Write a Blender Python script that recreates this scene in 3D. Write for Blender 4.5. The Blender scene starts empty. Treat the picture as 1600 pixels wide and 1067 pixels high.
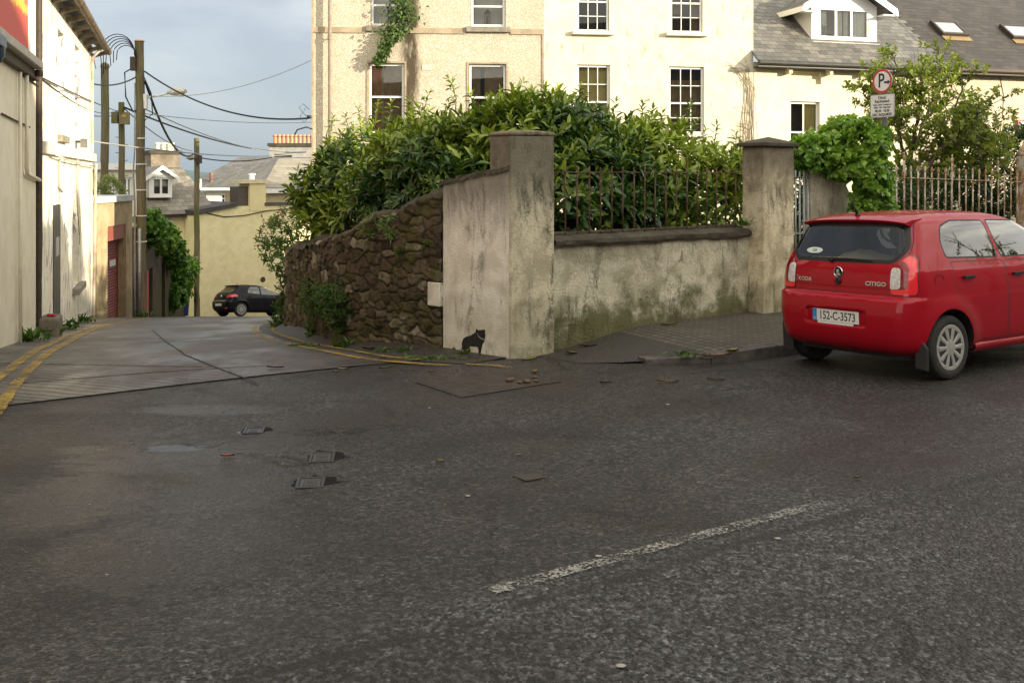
import bpy, bmesh, math, random
import numpy as np
from mathutils import Vector, Matrix

random.seed(7)
rng = np.random.default_rng(7)
R = math.radians
S = bpy.context.scene
COL = S.collection

# ---------------------------------------------------------------- camera
FPX, EYE, HOR = 1555.0, 1.75, 275.0          # focal length in photo pixels, eye height, horizon row
cd = bpy.data.cameras.new("camera")
cam = bpy.data.objects.new("camera", cd)
COL.objects.link(cam)
cam.location = (0, 0, EYE)
cam.rotation_euler = (R(90), 0, 0)
cd.sensor_width = 36.0
cd.sensor_fit = 'HORIZONTAL'
cd.lens = FPX * 36.0 / 1600.0
cd.shift_y = -(533.5 - HOR) / 1600.0
cd.clip_start = 0.1
cd.clip_end = 6000
S.camera = cam

# ---------------------------------------------------------------- light
SUN_AZ, SUN_EL = 115.5, 13.0                 # clockwise from +Y
sd = Vector((math.sin(R(SUN_AZ)) * math.cos(R(SUN_EL)), math.cos(R(SUN_AZ)) * math.cos(R(SUN_EL)), math.sin(R(SUN_EL))))
sl = bpy.data.lights.new("sun", 'SUN')
sl.energy = 3.0
sl.angle = R(0.6)
sl.color = (1.0, 0.885, 0.67)
so = bpy.data.objects.new("sun", sl)
COL.objects.link(so)
so.rotation_euler = sd.to_track_quat('Z', 'Y').to_euler()

S.view_settings.view_transform = 'Standard'
S.view_settings.look = 'None'
S.view_settings.exposure = 1.5
S.view_settings.gamma = 1.0
S.view_settings.use_curve_mapping = False
S.render.engine = 'CYCLES'
S.cycles.max_bounces = 8
S.cycles.transparent_max_bounces = 16
S.cycles.sample_clamp_indirect = 6.0
S.cycles.use_denoising = True


# ---------------------------------------------------------------- node helper
class NT:
    def __init__(s, tree):
        s.t = tree
        tree.nodes.clear()

    def n(s, typ, ins=None, **at):
        d = s.t.nodes.new(typ)
        for k, v in at.items():
            setattr(d, k, v)
        for k, v in (ins or {}).items():
            sock = d.inputs[k]
            if isinstance(v, bpy.types.NodeSocket):
                s.t.links.new(v, sock)
            elif isinstance(v, bpy.types.Node):
                s.t.links.new(v.outputs[0], sock)
            else:
                if sock.type == 'RGBA' and len(v) == 3:
                    v = (*v, 1)
                sock.default_value = v
        return d

    def co(s, which='Object'):
        return s.n('ShaderNodeTexCoord').outputs[which]

    def mp(s, vec, scale=(1, 1, 1), loc=(0, 0, 0), rot=(0, 0, 0)):
        return s.n('ShaderNodeMapping', {'Vector': vec, 'Scale': scale, 'Location': loc, 'Rotation': rot}).outputs[0]

    def noise(s, vec, scale, detail=4, rough=.55, dist=0):
        return s.n('ShaderNodeTexNoise', {'Vector': vec, 'Scale': scale, 'Detail': detail, 'Roughness': rough, 'Distortion': dist}).outputs['Fac']

    def vor(s, vec, scale, out='Distance', feature='F1', rnd=1.0):
        return s.n('ShaderNodeTexVoronoi', {'Vector': vec, 'Scale': scale, 'Randomness': rnd}, feature=feature).outputs[out]

    def ramp(s, fac, stops, interp='LINEAR'):
        d = s.n('ShaderNodeValToRGB', {'Fac': fac})
        d.color_ramp.interpolation = interp
        e = d.color_ramp.elements
        while len(e) < len(stops):
            e.new(.5)
        for el, (p, c) in zip(e, stops):
            el.position = p
            if not hasattr(c, '__len__'):
                c = (c, c, c)
            el.color = (*c, 1) if len(c) == 3 else c
        return d.outputs['Color']

    def mix(s, fac, a, b, blend='MIX'):
        d = s.n('ShaderNodeMix', data_type='RGBA', blend_type=blend)
        for i, v in ((0, fac), (6, a), (7, b)):
            if isinstance(v, bpy.types.NodeSocket):
                s.t.links.new(v, d.inputs[i])
            elif i == 0:
                d.inputs[0].default_value = v
            else:
                d.inputs[i].default_value = (*v, 1) if hasattr(v, '__len__') else (v, v, v, 1)
        return d.outputs[2]

    def m(s, op, a, b=0.0, clamp=False):
        return s.n('ShaderNodeMath', {0: a, 1: b}, operation=op, use_clamp=clamp).outputs[0]

    def mr(s, v, a, b, c=0.0, d=1.0):
        return s.n('ShaderNodeMapRange', {'Value': v, 'From Min': a, 'From Max': b, 'To Min': c, 'To Max': d}, interpolation_type='SMOOTHSTEP').outputs[0]

    def xyz(s, vec):
        return s.n('ShaderNodeSeparateXYZ', {0: vec}).outputs

    def bump(s, h, strength=.5, dist=.01, normal=None):
        ins = {'Height': h, 'Strength': strength, 'Distance': dist}
        if normal is not None:
            ins['Normal'] = normal
        return s.n('ShaderNodeBump', ins).outputs[0]

    def attr(s, name, out='Fac'):
        return s.n('ShaderNodeAttribute', attribute_name=name).outputs[out]


MATS = {}


def material(name, fn=None, **kw):
    """new material: fn(nt) returns a dict of Principled inputs (and may build its own shader: key 'shader')"""
    if name in MATS:
        return MATS[name]
    m = bpy.data.materials.new(name)
    m.use_nodes = True
    nt = NT(m.node_tree)
    ins = dict(kw)
    if fn:
        ins.update(fn(nt))
    out = nt.n('ShaderNodeOutputMaterial')
    if 'shader' in ins:
        m.node_tree.links.new(ins['shader'], out.inputs[0])
    else:
        p = nt.n('ShaderNodeBsdfPrincipled', ins)
        m.node_tree.links.new(p.outputs[0], out.inputs[0])
    MATS[name] = m
    return m


# ---------------------------------------------------------------- sky: Nishita behind broken evening cloud
w = bpy.data.worlds.new("World")
S.world = w
w.use_nodes = True
nt = NT(w.node_tree)
sky = nt.n('ShaderNodeTexSky', sky_type='NISHITA', sun_disc=False, sun_elevation=R(SUN_EL), sun_rotation=R(SUN_AZ), air_density=1.0, dust_density=1.5, ozone_density=1.5)
dirv = nt.co('Generated')
back_fill_dot = nt.n('ShaderNodeVectorMath', {0: dirv, 1: (0.56, -0.80, 0.20)}, operation='DOT_PRODUCT').outputs['Value']  # bright cloud side added behind the camera to light walls facing it
toward = nt.mr(back_fill_dot, -0.62, 0.70)
zz = nt.xyz(dirv)[2]
cl = nt.noise(nt.mp(dirv, (1.6, 1.6, 4.2), (3.1, .4, .2)), 1.6, 7, .58, .3)
shape = nt.mr(cl, .36, .66)
dark = nt.mix(shape, (1.80, 1.98, 2.26), (2.75, 2.84, 2.98))
low = nt.mr(zz, 0.16, -.01)
dark = nt.mix(low, dark, (1.5, 1.82, 2.12))
bright = nt.mix(shape, (5.2, 5.0, 4.45), (11.5, 10.7, 8.9))
cloud = nt.mix(toward, dark, bright)
col = nt.mix(.88, sky.outputs[0], cloud)
bg = nt.n('ShaderNodeBackground', {'Color': col, 'Strength': 0.1})
w.node_tree.links.new(bg.outputs[0], nt.n('ShaderNodeOutputWorld').inputs[0])


# ---------------------------------------------------------------- geometry helpers
class MB:
    """collects faces for ONE mesh object"""

    def __init__(s):
        s.v, s.f, s.mi, s.cur = [], [], [], 0

    def add(s, vs, fs):
        o = len(s.v)
        s.v.extend(tuple(p) for p in vs)
        for f in fs:
            s.f.append(tuple(i + o for i in f))
            s.mi.append(s.cur)
        return s

    def quad(s, *p):
        return s.add(p, [tuple(range(len(p)))])

    def box(s, x0, x1, y0, y1, z0, z1):
        v = [(x, y, z) for x in (x0, x1) for y in (y0, y1) for z in (z0, z1)]
        return s.add(v, [(0, 1, 3, 2), (4, 6, 7, 5), (0, 4, 5, 1), (2, 3, 7, 6), (0, 2, 6, 4), (1, 5, 7, 3)])

    def bar(s, a, b, w_, h_=None, up=(0, 0, 1)):
        """box of section w_ x h_ from a to b"""
        h_ = h_ or w_
        a, b = Vector(a), Vector(b)
        d = (b - a).normalized()
        u = Vector(up)
        if abs(d.dot(u)) > .98:
            u = Vector((0, 1, 0))
        x = d.cross(u).normalized() * w_ / 2
        y = x.cross(d).normalized() * h_ / 2
        v = [a - x - y, a + x - y, a + x + y, a - x + y, b - x - y, b + x - y, b + x + y, b - x + y]
        return s.add(v, [(3, 2, 1, 0), (4, 5, 6, 7), (0, 1, 5, 4), (1, 2, 6, 5), (2, 3, 7, 6), (3, 0, 4, 7)])

    def tube(s, pts, r, seg=8, cap=True):
        pts = [Vector(p) for p in pts]
        n = len(pts)
        rs = r if hasattr(r, '__len__') else [r] * n
        ref = Vector((0.13, 0.2, 1)).normalized()
        vs, fs = [], []
        for i, p in enumerate(pts):
            d = (pts[min(i + 1, n - 1)] - pts[max(i - 1, 0)]).normalized()
            rr = ref if abs(d.dot(ref)) < .97 else Vector((1, 0, 0))
            x = d.cross(rr).normalized()
            y = x.cross(d).normalized()
            for k in range(seg):
                a = 2 * math.pi * k / seg
                vs.append(p + (x * math.cos(a) + y * math.sin(a)) * rs[i])
        for i in range(n - 1):
            for k in range(seg):
                k2 = (k + 1) % seg
                fs.append((i * seg + k, i * seg + k2, (i + 1) * seg + k2, (i + 1) * seg + k))
        if cap:
            fs.append(tuple(range(seg))[::-1])
            fs.append(tuple((n - 1) * seg + k for k in range(seg)))
        return s.add(vs, fs)

    def lathe(s, prof, seg=24, axis='z', at=(0, 0, 0), close=False):
        """prof: list of (radius, height)"""
        vs, fs = [], []
        for r, h in prof:
            for k in range(seg):
                a = 2 * math.pi * k / seg
                c, q = r * math.cos(a), r * math.sin(a)
                p = (c, q, h) if axis == 'z' else ((c, h, q) if axis == 'y' else (h, c, q))
                vs.append((p[0] + at[0], p[1] + at[1], p[2] + at[2]))
        n = len(prof)
        for i in range(n - 1 if not close else n):
            j = (i + 1) % n
            for k in range(seg):
                k2 = (k + 1) % seg
                fs.append((i * seg + k, i * seg + k2, j * seg + k2, j * seg + k))
        if not close:
            fs.append(tuple(range(seg))[::-1])
            fs.append(tuple((n - 1) * seg + k for k in range(seg)))
        return s.add(vs, fs)

    def prism(s, poly, a, b, plane='xz'):
        """extrude a 2D polygon from a to b along the missing axis"""
        def P(p, t):
            return (p[0], t, p[1]) if plane == 'xz' else ((t, p[0], p[1]) if plane == 'yz' else (p[0], p[1], t))
        n = len(poly)
        v = [P(p, a) for p in poly] + [P(p, b) for p in poly]
        fs = [tuple(range(n)), tuple(range(2 * n - 1, n - 1, -1))] + [(i, i + n, (i + 1) % n + n, (i + 1) % n) for i in range(n)]
        return s.add(v, fs)

    def grid(s, X, Y, Z, keep=None):
        X, Y, Z = np.asarray(X), np.asarray(Y), np.asarray(Z)
        a, b = X.shape
        fs = [(i * b + j, (i + 1) * b + j, (i + 1) * b + j + 1, i * b + j + 1) for i in range(a - 1) for j in range(b - 1) if keep is None or keep[i, j]]
        return s.add(np.stack([X, Y, Z], -1).reshape(-1, 3).tolist(), fs)

    def build(s, name, mats, parent=None, smooth=False, bevel=0, fix=True, bseg=2):
        me = bpy.data.meshes.new(name)
        me.from_pydata([tuple(map(float, p)) for p in s.v], [], s.f)
        for m in (mats if isinstance(mats, (list, tuple)) else [mats]):
            me.materials.append(m)
        me.polygons.foreach_set('material_index', s.mi)
        if smooth is True:
            me.polygons.foreach_set('use_smooth', [True] * len(s.f))
        if fix:
            bm = bmesh.new()
            bm.from_mesh(me)
            bmesh.ops.recalc_face_normals(bm, faces=bm.faces)
            bm.to_mesh(me)
            bm.free()
        if smooth and smooth is not True:
            me.shade_auto(smooth) if hasattr(me, 'shade_auto') else None
            me.polygons.foreach_set('use_smooth', [True] * len(me.polygons))
            me.set_sharp_from_angle(angle=R(smooth))
        me.update()
        o = bpy.data.objects.new(name, me)
        COL.objects.link(o)
        if parent is not None:
            o.parent = parent
        if bevel:
            b = o.modifiers.new('bevel', 'BEVEL')
            b.width = bevel
            b.segments = bseg
            b.limit_method = 'ANGLE'
            b.angle_limit = R(35)
        return o


def tag(o, label=None, cat=None, group=None, kind=None):
    for k, v in (('label', label), ('category', cat), ('group', group), ('kind', kind)):
        if v:
            o[k] = v
    return o


def thing(name, label, cat, loc=(0, 0, 0), rotz=0, group=None, kind=None):
    o = bpy.data.objects.new(name, None)
    o.empty_display_size = .2
    COL.objects.link(o)
    o.location = loc
    o.rotation_euler = (0, 0, rotz)
    return tag(o, label, cat, group, kind)


def structure(o):
    o['kind'] = 'structure'
    return o


def copy_tree(o, parent=None):
    c = o.copy()
    COL.objects.link(c)
    if parent is not None:
        c.parent = parent
    for ch in list(o.children):
        copy_tree(ch, c)
    return c


def text_part(txt, size, mat, parent, loc, rot=(0, 0, 0), name='lettering', align='CENTER', depth=.0015, sx=1.0, bold=0.0, space=1.0):
    cu = bpy.data.curves.new(name, 'FONT')
    cu.body = txt
    cu.size = size
    cu.align_x = align
    cu.align_y = 'CENTER'
    cu.extrude = depth
    cu.offset = bold
    cu.space_character = space
    cu.resolution_u = 3
    t = bpy.data.objects.new('tmp_text', cu)
    COL.objects.link(t)
    bpy.context.view_layer.update()
    me = bpy.data.meshes.new_from_object(t)
    bpy.data.objects.remove(t)
    me.name = name
    me.materials.clear()
    me.materials.append(mat)
    o = bpy.data.objects.new(name, me)
    COL.objects.link(o)
    o.parent = parent
    o.location = loc
    o.rotation_euler = rot
    o.scale = (sx, 1, 1)
    return o


# ---------------------------------------------------------------- the lie of the land
US, UN = (0.84, 0.54), (-0.54, 0.84)        # along the street, across it (away from the camera)
_ty = np.arange(-60, 420, .05)
_ts = np.interp(_ty, [8.8, 11.5, 22, 28, 50, 58, 70], [0, .115, .115, .14, .14, .05, 0])
_td = -np.cumsum(_ts) * .05
WALL = [(-.77, 11.05), (-1.26, 11.52), (-2.06, 12.40), (-2.74, 13.74), (-3.12, 14.68), (-3.58, 15.9), (-3.86, 17.0), (-4.12, 18.5), (-4.15, 20), (-3.9, 22), (-3.2, 24.5), (-2.0, 27), (0, 30.5)]
_wy = [p[1] for p in WALL]
_wx = [p[0] for p in WALL]


def T(x, y):
    """height of the road surface"""
    x, y = np.asarray(x, float), np.asarray(y, float)
    n = UN[0] * x + UN[1] * y
    z = -.03 * np.minimum(np.abs(n - 3.6), 3.5)
    back = np.maximum(11.05 - y, 0)
    edge = np.where(y < 11.05, -.77 + back * .8, np.interp(y, _wy, _wx))
    m_ = np.clip((edge + .45 + back - x) / (.3 + back), 0, 1)
    m_ = m_ * m_ * (3 - 2 * m_)
    return z + np.interp(y, _ty, _td) * m_


def Tz(x, y):
    return float(T(x, y))


def at(px, py, D):
    return Vector(((px - 800) / FPX * D, D, EYE - (py - HOR) / FPX * D))


def on_ground(px, py):
    a, b = (px - 800) / FPX, (py - HOR) / FPX
    D = np.arange(1.5, 90, .01)
    i = int(np.argmax(EYE - b * D < T(a * D, D)))
    d = float(D[i])
    return a * d, d


def sn(s, n):
    return US[0] * s + UN[0] * n, US[1] * s + UN[1] * n


class Facade:
    """a straight wall front: local x runs along it, y into the building, z up"""

    def __init__(s, a, b):
        s.a, s.b = Vector((a[0], a[1])), Vector((b[0], b[1]))
        s.d = (s.b - s.a).normalized()
        s.L = (s.b - s.a).length
        s.rot = math.atan2(s.d.y, s.d.x)

    def x(s, px, y=0.0):
        k = (px - 800) / FPX
        n = Vector((-s.d.y, s.d.x))
        o = s.a + n * y
        return (k * o.y - o.x) / (s.d.x - k * s.d.y)

    def z(s, px, py, y=0.0):
        n = Vector((-s.d.y, s.d.x))
        D = (s.a + n * y).y + s.x(px, y) * s.d.y
        return EYE - (py - HOR) / FPX * D

    def r(s, x0, y0, x1, y1, y=0.0):
        """pixel rectangle -> (xa, xb, za, zb)"""
        return s.x(x0, y), s.x(x1, y), s.z((x0 + x1) / 2, y1, y), s.z((x0 + x1) / 2, y0, y)

    def thing(s, name, label, cat, z=0.0, **k):
        return thing(name, label, cat, (s.a.x, s.a.y, z), s.rot, **k)


def wall_front(mb, x0, x1, z0, z1, holes, y=0.0, reveal=.14):
    """front wall with real openings and their reveals; holes: (xa, xb, za, zb)"""
    xs = sorted({x0, x1, *[v for h in holes for v in h[:2]]})
    zs = sorted({z0, z1, *[v for h in holes for v in h[2:4]]})
    for i in range(len(xs) - 1):
        for j in range(len(zs) - 1):
            cx, cz = (xs[i] + xs[i + 1]) / 2, (zs[j] + zs[j + 1]) / 2
            if any(h[0] < cx < h[1] and h[2] < cz < h[3] for h in holes):
                continue
            mb.quad((xs[i], y, zs[j]), (xs[i + 1], y, zs[j]), (xs[i + 1], y, zs[j + 1]), (xs[i], y, zs[j + 1]))
    for h in holes:
        a, b, c, d = h[:4]
        q = y + (h[4] if len(h) > 4 else reveal)
        mb.quad((a, y, c), (a, q, c), (a, q, d), (a, y, d))
        mb.quad((b, y, c), (b, y, d), (b, q, d), (b, q, c))
        mb.quad((a, y, d), (a, q, d), (b, q, d), (b, y, d))
        mb.quad((a, y, c), (b, y, c), (b, q, c), (a, q, c))
        if len(h) > 5:
            mb.quad((a, q, c), (b, q, c), (b, q, d), (a, q, d))


# ================================================================ MATERIALS
def plain(name, c, rough=.6, **k):
    return material(name, None, **{'Base Color': (*c, 1), 'Roughness': rough, **k})


def varied(name, c1, c2, scale=6, rough=.6, bump=.0, bscale=60, metallic=0.0, spec=.5):
    def fn(t):
        o = t.co()
        f = t.ramp(t.noise(o, scale, 6, .6), [(.3, c1), (.7, c2)])
        d = {'Base Color': f, 'Roughness': rough, 'Metallic': metallic, 'Specular IOR Level': spec}
        if bump:
            d['Normal'] = t.bump(t.noise(o, bscale, 5, .6), bump, .01)
        return d
    return material(name, fn)


PUDDLES = []   # (px, py, half width px, half height px, depth)
for px, py, rx, ry, amt in [(275, 700, 70, 8, .86), (392, 674, 24, 6, 1.2), (505, 750, 46, 9, .9), (512, 715, 36, 7, 1.25),
                            (470, 690, 110, 26, .42), (390, 745, 190, 42, .5), (300, 850, 230, 70, .45), (470, 955, 190, 60, .4), (250, 715, 170, 34, .62), (350, 770, 140, 46, .55), (120, 780, 150, 50, .5), (825, 745, 28, 5, .8), (330, 640, 120, 10, .45), (170, 705, 90, 12, .4)]:
    x, y = on_ground(px, py)
    x2, _ = on_ground(px + rx, py)
    _, ya = on_ground(px, py - ry)
    _, yb = on_ground(px, py + ry)
    PUDDLES.append((x, y, x2 - x, (ya - yb) / 2, amt))


def f_asphalt(t):
    o = t.co()
    X, Y, Z = t.xyz(o)
    n = t.m('ADD', t.m('MULTIPLY', X, UN[0]), t.m('MULTIPLY', Y, UN[1]))
    wob = t.m('MULTIPLY', t.m('SUBTRACT', t.noise(o, 1.3, 3), .5), .10)
    near = t.mr(t.m('ADD', n, wob), 3.62, 3.56)            # the nearer half is a coarser, older surface
    st = t.vor(o, 72, 'Color')
    g1 = t.xyz(st)[0]
    d1 = t.vor(o, 72)
    d2 = t.vor(t.mp(o, (1, 1, 1), (5, 2, 0)), 64)
    g2 = t.xyz(t.vor(t.mp(o, (1, 1, 1), (5, 2, 0)), 64, 'Color'))[1]
    g = t.mix(near, g1, g2)
    big = t.noise(o, .55, 5, .6, .3)
    mid = t.noise(o, 4.5, 5, .65)
    pit = t.noise(o, 31, 4, .75)
    c = t.ramp(g, [(.0, (.0150, .0145, .0135)), (.35, (.0395, .0378, .0355)), (.7, (.077, .0740, .0695)), (.93, (.122, .117, .109)), (1, (.21, .20, .185))])
    c = t.mix(t.mr(big, .38, .62), c, (.52, .475, .42), 'MULTIPLY')
    trk = t.m('ABSOLUTE', t.m('SUBTRACT', t.m('ABSOLUTE', t.m('SUBTRACT', t.m('ADD', n, t.m('MULTIPLY', wob, 3.0)), 5.2)), .74))
    trk = t.m('MULTIPLY', t.mr(trk, .42, .10), t.mr(t.noise(o, 1.1, 4, .6), .36, .58))
    c = t.mix(t.m('MULTIPLY', trk, .5), c, (.62, .57, .52), 'MULTIPLY')
    c = t.mix(t.m('MULTIPLY', t.mr(mid, .42, .7), .55), c, (.62, .58, .54), 'MULTIPLY')
    c = t.mix(near, c, t.mix(1.0, c, (1.36, 1.45, 1.56), 'MULTIPLY'))  # near half paler; a cool wet sheen is also tinted into its colour
    c = t.mix(t.mr(pit, .55, .40), c, (.0055, .005, .0045))
    # brown film of earth washed out of the lane mouth and along the kerb
    earth = t.m('MULTIPLY', t.mr(n, 6.0, 7.3), t.mr(t.noise(o, 1.6, 5, .65), .35, .7))
    c = t.mix(t.m('MULTIPLY', earth, .55), c, (.040, .030, .018))
    # seam between the two laid halves
    seam = t.m('MULTIPLY', t.mr(t.m('ABSOLUTE', t.m('SUBTRACT', t.m('ADD', n, wob), 3.40)), .05, .008), t.mr(t.noise(o, 2.1, 5, .7), .36, .50))
    c = t.mix(t.m('MULTIPLY', seam, .9), c, (.011, .010, .010))
    # fine cracks
    ck = t.n('ShaderNodeTexVoronoi', {'Vector': t.mp(o, (1, 1, 1)), 'Scale': .55}, feature='DISTANCE_TO_EDGE').outputs['Distance']
    ckw = t.m('ADD', ck, t.m('MULTIPLY', t.m('SUBTRACT', t.noise(o, 2.6, 6, .7), .5), .22))
    crack = t.m('MULTIPLY', t.mr(t.m('ABSOLUTE', ckw), .006, .001), t.mr(t.noise(t.mp(o, (1, 1, 1), (9, 1, 0)), .5, 2), .44, .54))
    c = t.mix(t.m('MULTIPLY', crack, .7), c, (.010, .009, .009))
    # standing water and damp patches
    wet = None
    jit = t.m('MULTIPLY', t.m('SUBTRACT', t.noise(t.mp(o, (1, 2.2, 1)), 4.5, 6, .72, .5), .5), 2.6)
    for (px, py, rx, ry, a) in PUDDLES:
        q = t.m('ADD', t.m('POWER', t.m('DIVIDE', t.m('SUBTRACT', X, px), rx), 2.0), t.m('POWER', t.m('DIVIDE', t.m('SUBTRACT', Y, py), ry), 2.0))
        k = t.m('MULTIPLY', t.mr(t.m('ADD', q, jit), 1.25, .35), a)
        wet = k if wet is None else t.m('MAXIMUM', wet, k)
    wet = t.m('MINIMUM', wet, 1.0)
    damp = t.mr(t.noise(t.mp(o, (1, 1.4, 1), (2, 7, 0)), .8, 5, .62, .2), .42, .66)
    c = t.mix(t.m('MULTIPLY', wet, .55), c, (.018, .017, .017))
    rough = t.m('SUBTRACT', .52, t.m('MULTIPLY', damp, .15))
    rough = t.m('SUBTRACT', rough, t.m('MULTIPLY', wet, .50), True)
    rough = t.m('MAXIMUM', rough, .05)
    bs = t.m('SUBTRACT', 1.0, t.m('MULTIPLY', wet, .98), True)
    hh = t.mix(near, t.m('MULTIPLY', d1, .9), t.m('MULTIPLY', d2, 1.5))
    h = t.m('MULTIPLY', t.m('ADD', t.m('SUBTRACT', 1.0, hh), t.m('MULTIPLY', pit, 2.2)), bs)
    h = t.m('SUBTRACT', h, t.m('MULTIPLY', crack, 1.2))
    return {'Base Color': c, 'Roughness': rough, 'Specular IOR Level': .42, 'Normal': t.bump(h, .95, .013)}


ASPHALT = material('asphalt', f_asphalt)


def f_lane(t):
    o = t.co()
    v = t.mp(o, (1, 1, 1), (0, 0, 0), (0, 0, R(20)))
    X, Y, Z = t.xyz(v)
    warp = t.m('MULTIPLY', t.noise(v, 1.2, 4, .6), .25)
    rib = t.m('SINE', t.m('MULTIPLY', t.m('ADD', Y, warp), 58.0))
    broken = t.noise(t.mp(v, (1.0, 14, 1)), 2.4, 6, .7)
    big = t.noise(o, .6, 5, .62)
    c = t.ramp(t.m('ADD', t.m('MULTIPLY', broken, .65), t.m('MULTIPLY', big, .35)), [(.3, (.042, .036, .031)), (.5, (.088, .077, .067)), (.72, (.165, .148, .130))])
    c = t.mix(t.m('MULTIPLY', t.mr(rib, .2, .95), .42), c, (.055, .043, .037))
    c = t.mix(t.mr(t.noise(o, 17, 4, .7), .6, .75), c, (.06, .05, .044))
    pat = t.mr(t.noise(t.mp(o, (1, .8, 1), (6, 2, 0)), .75, 6, .68, .4), .42, .60)
    c = t.mix(t.m('MULTIPLY', pat, .6), c, (.040, .032, .026))
    ck = t.n('ShaderNodeTexVoronoi', {'Vector': o, 'Scale': .42}, feature='DISTANCE_TO_EDGE').outputs['Distance']
    ck = t.m('ADD', ck, t.m('MULTIPLY', t.m('SUBTRACT', t.noise(o, 2.2, 6, .72), .5), .2))
    ck = t.mr(t.m('ABSOLUTE', ck), .010, .002)
    c = t.mix(t.m('MULTIPLY', ck, .8), c, (.02, .016, .013))
    wet = t.mr(t.noise(t.mp(o, (1.2, .5, 1), (4, 0, 0)), .9, 4, .6), .40, .62)
    rough = t.m('SUBTRACT', .60, t.m('MULTIPLY', wet, .32))
    h = t.m('ADD', t.m('MULTIPLY', rib, -.5), t.m('MULTIPLY', broken, 1.2))
    return {'Base Color': c, 'Roughness': rough, 'Normal': t.bump(h, .55, .012)}


LANE = material('ribbed_concrete', f_lane)


def f_tarmac(t):
    o = t.co()
    g = t.xyz(t.vor(o, 90, 'Color'))[0]
    c = t.ramp(g, [(0, (.018, .016, .014)), (.6, (.036, .032, .028)), (1, (.075, .066, .058))])
    c = t.mix(t.mr(t.noise(o, 3.3, 5, .66), .52, .74), c, (.035, .04, .014))
    c = t.mix(t.mr(t.noise(o, 1.7, 5, .66), .55, .75), c, (.05, .038, .025))
    return {'Base Color': c, 'Roughness': .6, 'Normal': t.bump(t.vor(o, 90), .6, .01)}


TARMAC = material('old_tarmac', f_tarmac)


def f_paving(t):
    o = t.mp(t.co(), (1, 1, 1), (0, 0, 0), (0, 0, -math.atan2(US[1], US[0])))
    b = t.n('ShaderNodeTexBrick', {'Vector': o, 'Color1': (.075, .067, .056, 1), 'Color2': (.115, .104, .088, 1), 'Mortar': (.018, .016, .013, 1), 'Scale': 1.0, 'Mortar Size': .014, 'Mortar Smooth': .5, 'Brick Width': .1, 'Row Height': .1}, offset=0.0, squash=1.0)
    c = t.mix(t.m('MULTIPLY', t.mr(t.noise(o, 2.2, 5, .65), .4, .7), .6), b.outputs[0], (.035, .034, .020))
    h = t.m('SUBTRACT', 1.0, b.outputs['Fac'])
    return {'Base Color': c, 'Roughness': .5, 'Normal': t.bump(h, .8, .012)}


PAVING = material('paving_blocks', f_paving)


def f_kerb(t):
    o = t.co()
    c = t.ramp(t.noise(o, 7, 7, .7), [(.3, (.034, .030, .026)), (.55, (.075, .068, .06)), (.75, (.12, .11, .10))])
    return {'Base Color': c, 'Roughness': .55, 'Normal': t.bump(t.noise(o, 45, 6, .7), .7, .012)}


KERB = material('limestone_kerb', f_kerb)


def f_line(col, wear):
    def fn(t):
        o = t.co()
        w1 = t.noise(o, 55, 5, .75)
        w2 = t.noise(o, 4, 4, .6)
        k = t.mr(t.m('ADD', t.m('MULTIPLY', w1, .7), t.m('MULTIPLY', w2, .3)), wear - .05, wear + .05)
        a = t.mix(t.noise(o, 9, 5, .7), tuple(v * .62 for v in col), col)
        p = t.n('ShaderNodeBsdfPrincipled', {'Base Color': a, 'Roughness': .6, 'Normal': t.bump(t.vor(o, 70), .5, .01)})
        gap = t.n('ShaderNodeBsdfTransparent')
        mx = t.n('ShaderNodeMixShader', {0: k})
        t.t.links.new(p.outputs[0], mx.inputs[1])
        t.t.links.new(gap.outputs[0], mx.inputs[2])
        return {'shader': mx.outputs[0]}
    return fn


YELLOW = material('worn_yellow_paint', f_line((.46, .30, .045), .50))
WHITEP = material('worn_white_paint', f_line((.36, .35, .31), .475))


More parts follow.
